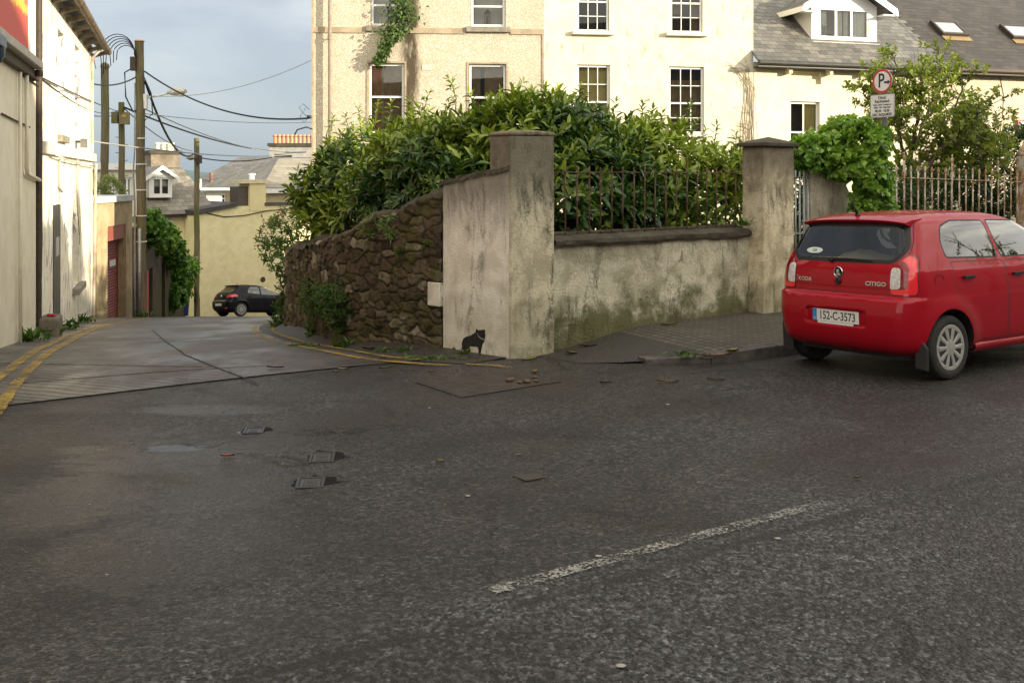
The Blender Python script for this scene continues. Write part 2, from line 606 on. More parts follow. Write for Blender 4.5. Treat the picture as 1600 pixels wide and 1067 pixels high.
def stained(name, base, dirt, dark, moss=.5, streak=.5, scale=1.0, grain=90, bump=.35, foot=.35, top=None, rough=.85, peel=None, cover=.5):
    """weathered render: blotches, vertical run marks from above, green growth near the ground (object z)"""
    def fn(t):
        o = t.co()
        X, Y, Z = t.xyz(o)
        a = t.noise(o, 2.2 * scale, 8, .66, .4)
        b = t.noise(t.mp(o, (2.6, 2.6, .62)), 1.9 * scale, 8, .70, .7)
        f = t.noise(o, 26 * scale, 6, .7)
        c = t.mix(t.mr(a, .42, .60), base, dirt)
        c = t.mix(t.m('MULTIPLY', t.mr(f, .45, .72), .45), c, dirt)
        k = t.mr(t.m('ADD', t.m('MULTIPLY', b, .72), t.m('MULTIPLY', f, .28)), .485 + .09 * (1 - streak), .60 + .09 * (1 - streak))
        k = t.m('MULTIPLY', k, t.mr(t.noise(t.mp(o, (1, 1, .7), (3, 1, 6)), 1.25 * scale, 5, .6), .36, .58))
        c = t.mix(t.m('MULTIPLY', k, streak), c, dark)
        if top is not None:
            tt = t.m('MULTIPLY', t.mr(t.m('ADD', Z, t.m('MULTIPLY', b, .9)), top - .05, top + .75), .8)
            c = t.mix(tt, c, dark)
        if moss:
            mm = t.m('MULTIPLY', t.mr(t.m('SUBTRACT', t.m('MULTIPLY', t.noise(o, 3.1, 7, .7), 1.5), Z), .55 - foot, .95 - foot), moss)
            c = t.mix(mm, c, (.075, .078, .018))
        h = t.m('ADD', t.noise(o, grain, 5, .7), t.m('MULTIPLY', f, .8))
        if peel:
            pk = t.mr(t.m('ADD', t.noise(t.mp(o, (3.2, 3.2, 1.0)), 1.7, 7, .72), t.m('MULTIPLY', t.noise(o, 30, 4), .10)), cover, cover + .03)
            c = t.mix(pk, c, peel)
            h = t.m('SUBTRACT', h, t.m('MULTIPLY', pk, 1.2))
        return {'Base Color': c, 'Roughness': rough, 'Specular IOR Level': .25, 'Normal': t.bump(h, bump, .02)}
    return material(name, fn)


def pebble(name, c1, c2, c3, scale=38, stain=None):
    def fn(t):
        o = t.co()
        v = t.xyz(t.vor(o, scale, 'Color'))[0]
        c = t.ramp(v, [(0, c1), (.5, c2), (.85, c3), (1, (.9, .87, .8))])
        c = t.mix(t.m('MULTIPLY', t.mr(t.noise(o, .9, 6, .65), .45, .7), .35), c, tuple(x * .72 for x in c1))
        if stain:
            xs, w_, zt, colr = stain
            X, Y, Z = t.xyz(o)
            q = t.m('ABSOLUTE', t.m('ADD', t.m('SUBTRACT', X, xs), t.m('MULTIPLY', t.m('SUBTRACT', t.noise(t.mp(o, (1, 1, .4)), 2.5, 5, .7), .5), w_ * 2.0)))
            k = t.m('MULTIPLY', t.mr(q, w_ * 1.15, w_ * .25), t.mr(t.noise(t.mp(o, (2, 2, .5), (0, 0, 3)), 2.6, 6, .7), .30, .50))
            c = t.mix(t.m('MULTIPLY', k, .92), c, colr)
        return {'Base Color': c, 'Roughness': .9, 'Specular IOR Level': .2, 'Normal': t.bump(t.m('SUBTRACT', 1.0, t.vor(o, scale)), .8, .015)}
    return material(name, fn)


def slates(name, c1, c2, c3, w_=.28, h_=.2, lichen=.3, lc=(.33, .28, .14)):
    """roof plane: object x along the eaves, y up the slope"""
    def fn(t):
        o = t.co()
        b = t.n('ShaderNodeTexBrick', {'Vector': o, 'Color1': (0, 0, 0, 1), 'Color2': (1, 1, 1, 1), 'Mortar': (.5, .5, .5, 1), 'Scale': 1.0, 'Mortar Size': .006, 'Mortar Smooth': .1, 'Brick Width': w_, 'Row Height': h_})
        g = t.m('ADD', t.m('MULTIPLY', t.xyz(b.outputs[0])[0], .45), t.m('MULTIPLY', t.noise(o, 2.3, 6, .65), .55))
        c = t.ramp(g, [(.2, c1), (.5, c2), (.8, c3)])
        c = t.mix(t.m('MULTIPLY', b.outputs['Fac'], .85), c, (.018, .018, .02))
        c = t.mix(t.m('MULTIPLY', t.mr(t.noise(o, 7, 6, .72), .58, .72), lichen), c, lc)
        Y = t.xyz(o)[1]
        lap = t.m('MODULO', t.m('DIVIDE', Y, h_), 1.0)
        h = t.m('SUBTRACT', t.m('MULTIPLY', lap, -1.0), t.m('MULTIPLY', b.outputs['Fac'], .8))
        return {'Base Color': c, 'Roughness': .55, 'Normal': t.bump(h, .8, .02)}
    return material(name, fn)


def f_glass(tint, refl=1.0):
    def fn(t):
        fr = t.n('ShaderNodeFresnel', {'IOR': 1.5}).outputs[0]
        fr = t.m('MULTIPLY', fr, refl)
        tr = t.n('ShaderNodeBsdfTransparent', {'Color': (*tint, 1)})
        gl = t.n('ShaderNodeBsdfGlossy', {'Color': (1, 1, 1, 1), 'Roughness': .012})
        mx = t.n('ShaderNodeMixShader', {0: fr})
        t.t.links.new(tr.outputs[0], mx.inputs[1])
        t.t.links.new(gl.outputs[0], mx.inputs[2])
        return {'shader': mx.outputs[0]}
    return fn


GLASS = material('window_glass', f_glass((.86, .9, .88), 1.6))
CARGLASS = material('car_glass', f_glass((.60, .70, .66), 1.2))
DARKGLASS = material('tinted_glass', f_glass((.30, .36, .34), 2.0))

PVC = varied('white_window_plastic', (.74, .74, .72), (.82, .82, .80), 3, .35)
PAINTW = varied('old_white_gloss', (.60, .58, .52), (.76, .74, .68), 5, .5)
INSIDE = plain('unlit_room', (.060, .048, .036), .9)
BROWNC = varied('brown_curtain', (.20, .125, .065), (.33, .225, .13), 4, .9)
LIGHTC = varied('pale_blind', (.52, .48, .40), (.68, .65, .57), 3, .9)
YELLC = varied('yellow_curtain', (.58, .46, .16), (.72, .60, .28), 5, .9)
WHITEC = varied('net_curtain', (.62, .62, .58), (.78, .78, .74), 6, .9)
SILLM = varied('stone_sill', (.16, .14, .11), (.32, .29, .24), 7, .8, .4)
SILLW = varied('painted_sill', (.52, .49, .40), (.74, .70, .60), 6, .7, .3)
GUTTERM = varied('black_cast_gutter', (.016, .016, .018), (.05, .048, .045), 4, .45)
IRON = varied('dark_iron', (.03, .022, .016), (.075, .05, .032), 14, .7, .3)


def f_rust(t):
    o = t.co()
    k = t.mr(t.noise(t.mp(o, (1, 1, .6)), 9, 6, .75), .36, .60)
    c = t.mix(k, (.62, .57, .47), t.mix(t.noise(o, 40, 4), (.21, .085, .022), (.36, .19, .07)))
    return {'Base Color': c, 'Roughness': .8, 'Normal': t.bump(t.noise(o, 70, 5, .7), .5, .006)}


RUSTRAIL = material('rusty_painted_iron', f_rust)


def f_rust2(t):
    o = t.co()
    k = t.mr(t.noise(o, 11, 6, .75), .38, .68)
    c = t.mix(k, (.055, .028, .014), (.19, .12, .075))
    return {'Base Color': c, 'Roughness': .85, 'Normal': t.bump(t.noise(o, 70, 5, .7), .5, .006)}


RUSTDARK = material('brown_rusted_iron', f_rust2)


def f_timber(green):
    def fn(t):
        o = t.co()
        g = t.noise(t.mp(o, (9, 9, .5)), 2.2, 7, .7)
        c = t.ramp(g, [(.25, (.075, .058, .032)), (.5, (.165, .13, .075)), (.75, (.27, .215, .13))])
        c = t.mix(t.m('MULTIPLY', t.mr(t.noise(t.mp(o, (1.5, 1.5, .4)), 1.4, 6, .7), .40, .62), green), c, (.095, .105, .018))
        return {'Base Color': c, 'Roughness': .9, 'Normal': t.bump(g, .7, .02)}
    return fn


TIMBER = material('weathered_pole_timber', f_timber(.45))
TIMBERG = material('mossy_pole_timber', f_timber(.92))
TIMBERD = material('dark_creosoted_timber', f_timber(.65))
CABLE = plain('black_cable', (.012, .012, .014), .5)
CABLEG = plain('grey_cable', (.30, .30, .28), .5)
GALV = varied('galvanised_steel', (.26, .27, .28), (.42, .43, .44), 9, .45, metallic=.5)


def leafmat(name, c1, c2, c3, rough=.4, trans=.28, spec=.5):
    def fn(t):
        tone = t.attr('tone')
        c = t.ramp(tone, [(0, c1), (.5, c2), (1, c3)])
        vein = t.noise(t.co(), 40, 3)
        c = t.mix(t.m('MULTIPLY', vein, .35), c, c1)
        p = t.n('ShaderNodeBsdfPrincipled', {'Base Color': c, 'Roughness': rough, 'Specular IOR Level': spec})
        tr = t.n('ShaderNodeBsdfTranslucent', {'Color': t.mix(1.0, c, (1.6, 1.8, .6), 'MULTIPLY')})
        mx = t.n('ShaderNodeMixShader', {0: trans})
        t.t.links.new(p.outputs[0], mx.inputs[1])
        t.t.links.new(tr.outputs[0], mx.inputs[2])
        return {'shader': mx.outputs[0]}
    return material(name, fn)


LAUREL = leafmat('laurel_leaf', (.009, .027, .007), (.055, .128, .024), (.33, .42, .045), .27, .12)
IVYM = leafmat('ivy_leaf', (.022, .070, .010), (.105, .24, .03), (.28, .44, .06), .30, .2)
TREELEAF = leafmat('young_tree_leaf', (.065, .105, .012), (.15, .20, .025), (.32, .34, .06), .5, .3)
WEEDM = leafmat('weed_leaf', (.030, .065, .012), (.065, .125, .022), (.15, .20, .05), .5)
DARKLEAF = leafmat('dark_shrub_leaf', (.018, .042, .012), (.036, .075, .018), (.07, .125, .03), .45)
VARIEG = leafmat('variegated_leaf', (.10, .14, .05), (.25, .29, .12), (.52, .52, .28), .5)
BARK = varied('bark', (.055, .042, .028), (.13, .10, .068), 9, .9, .6)


# ================================================================ GROUND
def ground_sheet():
    xs = np.unique(np.concatenate([np.linspace(-3000, -60, 24), np.arange(-60, -14, 3.0), np.arange(-14, 6, .25), np.arange(6, 60, 3.0), np.linspace(60, 3000, 24)]))
    ys = np.unique(np.concatenate([np.linspace(-1500, -14, 18), np.arange(-14, 6, 1.0), np.arange(6, 34, .3), np.arange(34, 72, 2.0), np.linspace(72, 4000, 30)]))
    X, Y = np.meshgrid(xs, ys, indexing='ij')
    Z = T(X, Y) - .06
    lane_side = X < np.interp(Y, _wy, _wx) + .3
    n = UN[0] * X + UN[1] * Y
    garden = (~lane_side) & (n > 9.4) & (Y > 10.9)
    Z = np.where(garden, np.maximum(Z, .05), Z)
    mb = MB().grid(X, Y, Z)
    def fn(t):
        o = t.co()
        c = t.ramp(t.noise(o, 1.2, 7, .68), [(.3, (.030, .026, .018)), (.55, (.045, .05, .02)), (.75, (.06, .075, .025))])
        return {'Base Color': c, 'Roughness': .95, 'Normal': t.bump(t.noise(o, 22, 6, .7), .7, .02)}
    structure(mb.build('ground', material('earth', fn), smooth=True, fix=False))


ground_sheet()

# --- the street (asphalt) : crowned sheet along the street and out into the lane mouth
s_ = np.unique(np.concatenate([np.arange(-60, -8, 4.0), np.arange(-8, 16, .25), np.arange(16, 80, 4.0)]))
n_ = np.unique(np.concatenate([np.linspace(-.1, 7.16, 30), np.linspace(7.16, 13.6, 32)]))
SG, NG = np.meshgrid(s_, n_, indexing='ij')
XG, YG = sn(SG, NG)
keep = np.zeros(SG.shape, bool)
lim = np.where(NG < 7.1, 1e9, 7.25 - np.maximum(NG - 7.2, 0) * 1.0)
keep[:] = (SG < lim) & ((NG < 7.1) | ((SG > -9) & (YG < 11.8)))
mb = MB().grid(XG, YG, T(XG, YG), keep)
structure(mb.build('road', ASPHALT, smooth=True, fix=False))


# --- the concrete lane running down the hill
def spline(pts, n):
    """Catmull-Rom through points, n samples, roughly even"""
    P = np.array(pts, float)
    P = np.vstack([2 * P[0] - P[1], P, 2 * P[-1] - P[-2]])
    out = []
    k = 24
    for i in range(1, len(P) - 2):
        for j in range(k):
            u = j / k
            out.append(.5 * ((2 * P[i]) + (-P[i - 1] + P[i + 1]) * u + (2 * P[i - 1] - 5 * P[i] + 4 * P[i + 1] - P[i + 2]) * u * u + (-P[i - 1] + 3 * P[i] - 3 * P[i + 1] + P[i + 2]) * u ** 3))
    out.append(P[-2])
    out = np.array(out)
    L = np.concatenate([[0], np.cumsum(np.linalg.norm(np.diff(out, axis=0), axis=1))])
    q = np.linspace(0, L[-1], n)
    return np.stack([np.interp(q, L, out[:, c]) for c in range(out.shape[1])], 1)


LEFT = spline([(-5.05, 7.35), (-5.6, 9.0), (-6.15, 11.0), (-7.0, 13.8), (-8.2, 18.0), (-9.9, 23.5), (-11.6, 28.5), (-14.2, 36), (-17.0, 46), (-19, 60)], 140)
RIGHT = spline([(-.95, 10.20), (-1.5, 10.62), (-2.15, 11.6), (-2.8, 12.9), (-3.5, 14.6), (-4.5, 17.7), (-4.95, 20.2), (-4.7, 22.4), (-3.6, 25), (-1, 29), (1, 40), (2, 60)], 140)
u = np.linspace(0, 1, 26)
XL = LEFT[:, 0][:, None] * (1 - u) + RIGHT[:, 0][:, None] * u
YL = LEFT[:, 1][:, None] * (1 - u) + RIGHT[:, 1][:, None] * u
structure(MB().grid(XL, YL, T(XL, YL) + .010).build('lane', LANE, smooth=True, fix=False))
# trodden tarmac strips between the lane and the walls on either side
lw = spline([(-6.9, 6.6), (-6.6, 9.0), (-6.35, 11.3), (-7.2, 14.6), (-8.9, 19.6), (-10.9, 25.4), (-11.4, 28.6), (-14.6, 36), (-17.4, 46), (-19.4, 60)], 140)
A = np.stack([lw, .5 * lw + .5 * LEFT, LEFT + np.array([.04, 0])], 1)
structure(MB().grid(A[..., 0], A[..., 1], T(A[..., 0], A[..., 1]) + .005).build('verge', TARMAC, smooth=True, fix=False))
rw = spline([(-.1, 10.45), (-.77, 11.05), (-1.26, 11.55), (-2.06, 12.42), (-2.74, 13.8), (-3.58, 15.95), (-3.86, 17.05), (-4.12, 18.55), (-4.15, 20.05), (-3.9, 22.05), (-3.2, 24.5), (-2, 27), (0, 30), (1, 40)], 140)
ri = spline([(-.45, 9.95), (-.95, 10.18), (-1.5, 10.6), (-2.15, 11.55), (-2.8, 12.85), (-3.5, 14.5), (-4.5, 17.6), (-4.95, 20.1), (-4.7, 22.4), (-3.6, 25), (-2.2, 27.5), (-.2, 30), (.8, 40)], 140)
A = np.stack([rw + np.array([.25, .1]), .5 * rw + .5 * ri, ri], 1)
structure(MB().grid(A[..., 0], A[..., 1], T(A[..., 0], A[..., 1]) + .005).build('verge', TARMAC, smooth=True, fix=False))


def ribbon(name, pts, w_, mat, lift, n=120, jag=.0, z=None):
    P = spline(pts, n)
    d = np.gradient(P, axis=0)
    d /= np.linalg.norm(d, axis=1)[:, None]
    q = np.stack([-d[:, 1], d[:, 0]], 1)
    ww = w_ / 2 * np.ones(n)
    j1, j2 = rng.normal(0, jag, n), rng.normal(0, jag, n)
    A = np.stack([P + q * (ww + j1)[:, None], P, P - q * (ww + j2)[:, None]], 1)
    Z = T(A[..., 0], A[..., 1]) + lift
    return structure(MB().grid(A[..., 0], A[..., 1], Z).build(name, mat, smooth=True, fix=False))


def gpts(px):
    return [on_ground(*p) for p in px]


# joints cast into the concrete
JOINT = plain('earth_filled_joint', (.018, .015, .012), .9)
for px in ([(-20, 569), (120, 571.5), (250, 574), (330, 575)], [(30, 601), (140, 592), (250, 583), (330, 578), (420, 573)], [(288, 556), (330, 573), (402, 601.5)], [(120, 527), (200, 523), (300, 516)], [(288, 556), (255, 532), (238, 516)]):
    ribbon('lane_joint', gpts(px), .020, JOINT, .014, 80, .004)
ribbon('lane_joint', [(-5.05, 7.33), (-4.07, 7.92), (-3.68, 8.18), (-2.34, 8.88), (-1.6, 9.6), (-.95, 10.2)], .008, JOINT, .014, 90, .006)
# yellow lines
ribbon('yellow_line', gpts([(-8, 652), (10, 625), (30, 597), (62, 565), (100, 540), (128, 525), (158, 512), (200, 503.5), (232, 498.5)]), .10, YELLOW, .018, 140, .003)
ribbon('yellow_line', gpts([(-52, 648), (-30, 622), (-8, 598), (30, 568), (78, 540), (108, 526), (140, 514), (172, 507)]), .10, YELLOW, .018, 140, .003)
outer = [(-.62, 9.80), (-1.0, 9.95), (-1.55, 10.33), (-2.15, 11.25), (-2.75, 12.45), (-3.2, 13.35), (-4.0, 15.6), (-4.55, 17.6), (-4.98, 19.6), (-4.95, 21.0), (-4.3, 22.6)]
inner = [(-.95, 10.22), (-1.40, 10.60), (-1.95, 11.5), (-2.5, 12.6), (-2.95, 13.6), (-3.72, 15.75), (-4.24, 17.7), (-4.58, 19.4), (-4.5, 20.7), (-4.0, 21.9)]
ribbon('yellow_line', outer, .09, YELLOW, .018, 140, .003)
ribbon('yellow_line', inner, .085, YELLOW, .018, 140, .003)
ribbon('yellow_line', gpts([(728, 570.5), (765, 572), (800, 576.5)]), .075, YELLOW, .012, 30, .005)
# broken centre line of the street
for s0 in (-10.2, 2.2, 8.4, 14.6):
    a, b = sn(s0, 3.585), sn(s0 + 2.12, 3.585)
    ribbon('centre_line', [a, ((a[0] + b[0]) / 2, (a[1] + b[1]) / 2), b], .078, WHITEP, .004, 90, .002)

# --- pavement and kerb in front of the railings
ss = np.concatenate([np.arange(5.95, 9, .15), np.arange(9, 60, 1.5)])
nk = 7.12 + 1.0 * np.clip((7.5 - ss) / 1.6, 0, 1) ** 1.7
hk = -.105 + .125 * np.clip((ss - 5.95) / 1.5, 0, 1)
uu = np.linspace(0, 1, 9)
NP = nk[:, None] * (1 - uu) + 9.15 * uu
SP = np.repeat(ss[:, None], 9, 1)
PXg, PYg = sn(SP, NP)
base_r = T(PXg, PYg)
ramp = np.clip((SP - 5.95) / 1.1, 0, 1)
ramp = ramp * ramp * (3 - 2 * ramp)
PZ = np.maximum((hk[:, None] + .018 * (NP - 7.1)) * ramp + (base_r + .004) * (1 - ramp), base_r + .004)
i6 = int(np.argmax(ss > 6.9))
structure(MB().grid(PXg[:i6 + 1], PYg[:i6 + 1], PZ[:i6 + 1]).build('pavement', TARMAC, smooth=True, fix=False))
structure(MB().grid(PXg[i6:], PYg[i6:], PZ[i6:]).build('pavement', PAVING, smooth=True, fix=False))


def pavement_z(x, y):
    s, n = x * US[0] + y * US[1], x * UN[0] + y * UN[1]
    h = -.105 + .125 * min(max((s - 5.95) / 1.5, 0), 1)
    r_ = min(max((s - 5.95) / 1.1, 0), 1)
    r_ = r_ * r_ * (3 - 2 * r_)
    return max((h + .018 * (n - 7.1)) * r_ + (Tz(x, y) + .004) * (1 - r_), Tz(x, y) + .004)


mb = MB()
k0 = 6.45
for ln in (.55, .8, .95, .95, 1.0, 1.0, 1.0, 1.0) + (1.0,) * 24:
    a, b = k0 + .006, k0 + ln - .006
    q = np.linspace(a, b, 5)
    nn = np.interp(q, ss, nk)
    hh = np.interp(q, ss, hk) + .004
    low = -.16
    v = []
    for s1, n1, h1 in zip(q, nn, hh):
        for dn, z in ((-.012, low), (0, h1 - .012), (.014, h1), (.13, h1 + .001), (.13, low)):
            x, y = sn(s1, n1 - .02 + dn)
            v.append((x, y, z))
    fs = [(i * 5 + j, i * 5 + j + 1, (i + 1) * 5 + j + 1, (i + 1) * 5 + j) for i in range(4) for j in range(4)]
    fs += [(4, 3, 2, 1, 0), (20, 21, 22, 23, 24)]
    mb.add(v, fs)
    k0 += ln
structure(mb.build('kerb', KERB))

# camera-side pavement (behind and beside the photographer)
x_, y_ = [], []
SP, NP = np.meshgrid(np.arange(-60, 80, 4.0), np.array([-2.2, -1.2, -.1, .0]), indexing='ij')
PX2, PY2 = sn(SP, NP)
structure(MB().grid(PX2, PY2, np.where(NP > -.05, -.12, .012)).build('pavement', PAVING, fix=False))

# wooded ridge on the horizon, distance haze painted into its bluish colour
hx = np.linspace(-900, 300, 90)
prof = 9 + 5 * np.sin(hx / 110.0) + 3 * np.sin(hx / 31.0 + 1) + rng.normal(0, .5, 90)
H = np.stack([np.full(90, -12.0), prof * .55, prof, prof * .4], 0)
Yh = np.repeat(np.array([820.0, 880, 960, 1100])[:, None], 90, 1)
structure(MB().grid(np.repeat(hx[None], 4, 0), Yh, H).build('hill', varied('haze_tinted_wood', (.075, .115, .125), (.105, .15, .155), .03, .95), smooth=True))


# ================================================================ BOUNDARY WALLS, PIERS, RAILINGS
RENDER_W = stained('limewashed_render', (.88, .865, .77), (.72, .69, .58), (.16, .15, .125), moss=.18, streak=.72, foot=.55, bump=.5, grain=45, top=1.42, scale=1.5)
RENDER_P = stained('grimy_render', (.70, .65, .49), (.44, .40, .285), (.085, .078, .058), moss=.30, streak=.88, foot=.50, bump=.6, grain=45, top=1.6, scale=1.5)
RENDER_D = stained('rough_cast_render', (.64, .60, .46), (.40, .37, .26), (.075, .068, .046), moss=.85, streak=.8, foot=.30, bump=1.0, grain=34, scale=1.4)
RENDER_P2 = stained('brown_grimy_render', (.74, .66, .47), (.44, .375, .25), (.10, .085, .06), moss=.4, streak=.75, foot=.5, bump=.7, grain=45, top=1.75, scale=1.6)
COPING = stained('mossy_coping', (.095, .085, .062), (.060, .052, .036), (.022, .020, .015), moss=.0, streak=.6, bump=.9, grain=30)


def f_rubble(t):
    o = t.co()
    tone = t.attr('tone')
    mort = t.attr('joint')
    X, Y, Z = t.xyz(o)
    c = t.ramp(tone, [(0, (.040, .032, .022)), (.25, (.085, .067, .044)), (.5, (.125, .102, .068)), (.7, (.095, .062, .042)), (.86, (.185, .160, .112)), (1, (.36, .33, .26))])
    n1 = t.noise(o, 16, 7, .72)
    c = t.mix(t.mr(n1, .42, .7), c, t.mix(1.0, c, (.48, .44, .38), 'MULTIPLY'))
    c = t.mix(t.m('MULTIPLY', mort, .8), c, t.mix(t.mr(t.noise(o, 3.3, 5, .7), .5, .65), (.034, .027, .018), (.19, .165, .115)))
    lich = t.mr(t.noise(t.mp(o, (1, 1, 1), (4, 2, 8)), 7, 7, .75), .60, .70)
    c = t.mix(t.m('MULTIPLY', lich, .5), c, (.24, .225, .175))
    moss = t.mr(t.m('ADD', t.noise(o, 2.4, 7, .7), t.m('MULTIPLY', n1, .25)), .60, .78)
    c = t.mix(t.m('MULTIPLY', moss, .75), c, (.088, .084, .022))
    h = t.m('ADD', n1, t.m('MULTIPLY', t.noise(o, 60, 5, .7), .5))
    return {'Base Color': c, 'Roughness': .85, 'Specular IOR Level': .25, 'Normal': t.bump(h, .85, .03)}


RUBBLE = material('rubble_stone', f_rubble)


def set_attr(o, name, arr):
    a = o.data.attributes.new(name, 'FLOAT', 'POINT')
    a.data.foreach_set('value', np.asarray(arr, np.float32))


def vnoise(x, y, seed=0):
    """cheap value noise on arrays"""
    r = np.random.default_rng(seed).random((64, 64))
    xi, yi = np.floor(x).astype(int), np.floor(y).astype(int)
    fx, fy = x - xi, y - yi
    fx, fy = fx * fx * (3 - 2 * fx), fy * fy * (3 - 2 * fy)
    g = lambda a, b: r[a % 64, b % 64]
    return (g(xi, yi) * (1 - fx) + g(xi + 1, yi) * fx) * (1 - fy) + (g(xi, yi + 1) * (1 - fx) + g(xi + 1, yi + 1) * fx) * fy


def rubble_wall():
    P = spline(WALL, 760)
    N = len(P)
    L = np.concatenate([[0], np.cumsum(np.linalg.norm(np.diff(P, axis=0), axis=1))])
    d = np.gradient(P, axis=0)
    d /= np.linalg.norm(d, axis=1)[:, None]
    nrm = np.stack([-d[:, 1], d[:, 0]], 1)            # to the left of travel = lane side
    base = T(P[:, 0] - .0, P[:, 1]) - .12
    topz = np.interp(P[:, 1], [11.0, 11.5, 12.4, 13.8, 15.9, 17, 20, 24, 30], [1.63, 1.42, 1.12, .84, .60, .47, .10, -.45, -1.2])
    topz = topz + (vnoise(L * 2.2, L * 0, 3) - .5) * .10
    K = 140
    v = np.linspace(0, 1, K)
    Z = base[:, None] * (1 - v) + topz[:, None] * v
    U = np.repeat(L[:, None], K, 1)
    # stones: rough courses of unequal boulders
    pts = []
    z = -3.2
    while z < 2.0:
        h = rng.uniform(.055, .15)
        x = -.3
        while x < L[-1] + .3:
            w_ = rng.uniform(.10, .42)
            pts.append((x + w_ / 2, z + h / 2 + rng.normal(0, .035), rng.random(), rng.random()))
            x += w_
        z += h
    pts = np.array(pts)
    wx = (vnoise(U * 3, Z * 4, 5) - .5) * .10 + (vnoise(U * 11, Z * 11, 6) - .5) * .06
    wz = (vnoise(U * 3, Z * 4, 8) - .5) * .10 + (vnoise(U * 12, Z * 12, 9) - .5) * .05
    F1 = np.full(U.shape, 9.0)
    F2 = np.full(U.shape, 9.0)
    ID = np.zeros(U.shape, int)
    for i0 in range(0, N, 32):
        sl_ = slice(i0, min(i0 + 32, N))
        lo, hi = L[i0] - .8, L[min(i0 + 31, N - 1)] + .8
        idx = np.where((pts[:, 0] > lo) & (pts[:, 0] < hi))[0]
        q = pts[idx]
        dx = ((U[sl_] + wx[sl_])[..., None] - q[:, 0]) * .62
        dz = (Z[sl_] + wz[sl_])[..., None] - q[:, 1]
        D = (np.abs(dx) ** 3.2 + np.abs(dz) ** 3.2) ** (1 / 3.2)
        k = np.argpartition(D, 1, axis=-1)[..., :2]
        a = np.take_along_axis(D, k, -1)
        sw = a[..., 0] > a[..., 1]
        F1[sl_] = np.where(sw, a[..., 1], a[..., 0])
        F2[sl_] = np.where(sw, a[..., 0], a[..., 1])
        ID[sl_] = idx[np.where(sw, k[..., 1], k[..., 0])]
    e = np.clip((F2 - F1) / .022, 0, 1)
    e = e * e * (3 - 2 * e)
    out = -.03 + e * .020 + e * (pts[ID, 2] ** 1.5) * .030 + (vnoise(U * 22, Z * 22, 11) - .5) * .012 + (vnoise(U * 52, Z * 52, 12) - .5) * .009 + (vnoise(U * 1.4, Z * 1.8, 13) - .5) * .06
    # ragged, rounded head
    rnd = np.clip((v - .955) / .045, 0, 1) ** 2
    out = out - rnd[None] * .07
    X = P[:, 0][:, None] + nrm[:, 0][:, None] * out
    Y = P[:, 1][:, None] + nrm[:, 1][:, None] * out
    mb = MB()
    mb.grid(X, Y, Z)
    o = mb.build('stone_face', RUBBLE, None, smooth=True)
    set_attr(o, 'tone', pts[ID, 3].reshape(-1))
    set_attr(o, 'joint', (1 - e).reshape(-1))
    th = thing('rubble_wall', 'curved rubble stone wall with mossy dark stones, sloping down along the lane', 'stone wall', kind='thing')
    o.parent = th
    # coping of earth-covered slabs and the plain back face
    q = np.linspace(0, 1, 9)
    off = .0 - q * .51
    hump = np.sin(q * math.pi) * .06
    XX = P[:, 0][:, None] + nrm[:, 0][:, None] * (off[None] + (vnoise(np.repeat(L[:, None], 9, 1) * 3, q[None] * 5 + L[:, None] * 0, 21) - .5) * .07)
    YY = P[:, 1][:, None] + nrm[:, 1][:, None] * off[None]
    ZZ = topz[:, None] - .03 + hump[None] + (vnoise(np.repeat(L[:, None], 9, 1) * 5, q[None] * 4 + L[:, None] * 0, 22) - .5) * .07 + (vnoise(np.repeat(L[:, None], 9, 1) * 17, q[None] * 12 + L[:, None] * 0, 23) - .5) * .06
    ZZ[:, 0] = topz - .06 - vnoise(L * 9, L * 0, 24) * .05
    MB().grid(XX, YY, ZZ).build('coping', COPING, th, smooth=True)
    MB().grid(np.stack([XX[:, -1], XX[:, -1]], 1), np.stack([YY[:, -1], YY[:, -1]], 1), np.stack([ZZ[:, -1], base - .2], 1)).build('rear_face', COPING, th)
    return th


rubble_wall()

# --- white rendered end panel with the stencilled dog, and the tall pier beside it
PC = Vector((-.02, 10.35))                      # the corner nearest the camera
pd = Vector((-.73, .68)).normalized()           # along the panel, away to the left
PN = Vector((pd.y, -pd.x))
PN = PN if PN.y < 0 else -PN                    # outward (towards the camera)
Lp = 1.03
fp = Facade((PC.x + pd.x * Lp, PC.y + pd.y * Lp), (PC.x, PC.y))
zb = -.34
th = fp.thing('rendered_wall', 'white rendered end panel with a black stencilled dog, left of the tall pier', 'wall', kind='thing')
L_ = fp.L


def rough_prism(poly, y0, y1, jag, step, ztop=None):
    mb = MB()
    mb.prism(poly, y0, y1)
    return mb


zl, zr = fp.z(693, 288), fp.z(797, 266)
rough_prism([(0, zb), (L_ - .002, zb), (L_ - .002, zr), (L_ * .5, zl + (zr - zl) * .52), (0, zl)], 0, .30, 0, 0).build('panel', RENDER_W, th, bevel=.018)
mb = MB()
q = np.linspace(-.03, L_ - .002, 22)
for i in range(21):
    z0 = zl + (zr - zl) * q[i] / L_ + rng.normal(0, .007)
    z1 = zl + (zr - zl) * q[i + 1] / L_ + rng.normal(0, .007)
    mb.add([(q[i], -.022 + rng.normal(0, .006), z0 - .005), (q[i + 1], -.022 + rng.normal(0, .006), z1 - .005), (q[i + 1], -.01, z1 + .045), (q[i], -.01, z0 + .045), (q[i + 1], .42, z1 + .10), (q[i], .42, z0 + .10)], [(0, 1, 2, 3), (3, 2, 4, 5)])
mb.build('coping', COPING, th, smooth=False, fix=True)
xa, xb, za, zc = fp.x(672), 0, fp.z(683, 478), fp.z(683, 441)
MB().box(-.20, -.001, -.045, .20, za, zc).build('quoin_block', RENDER_W, th, bevel=.012)

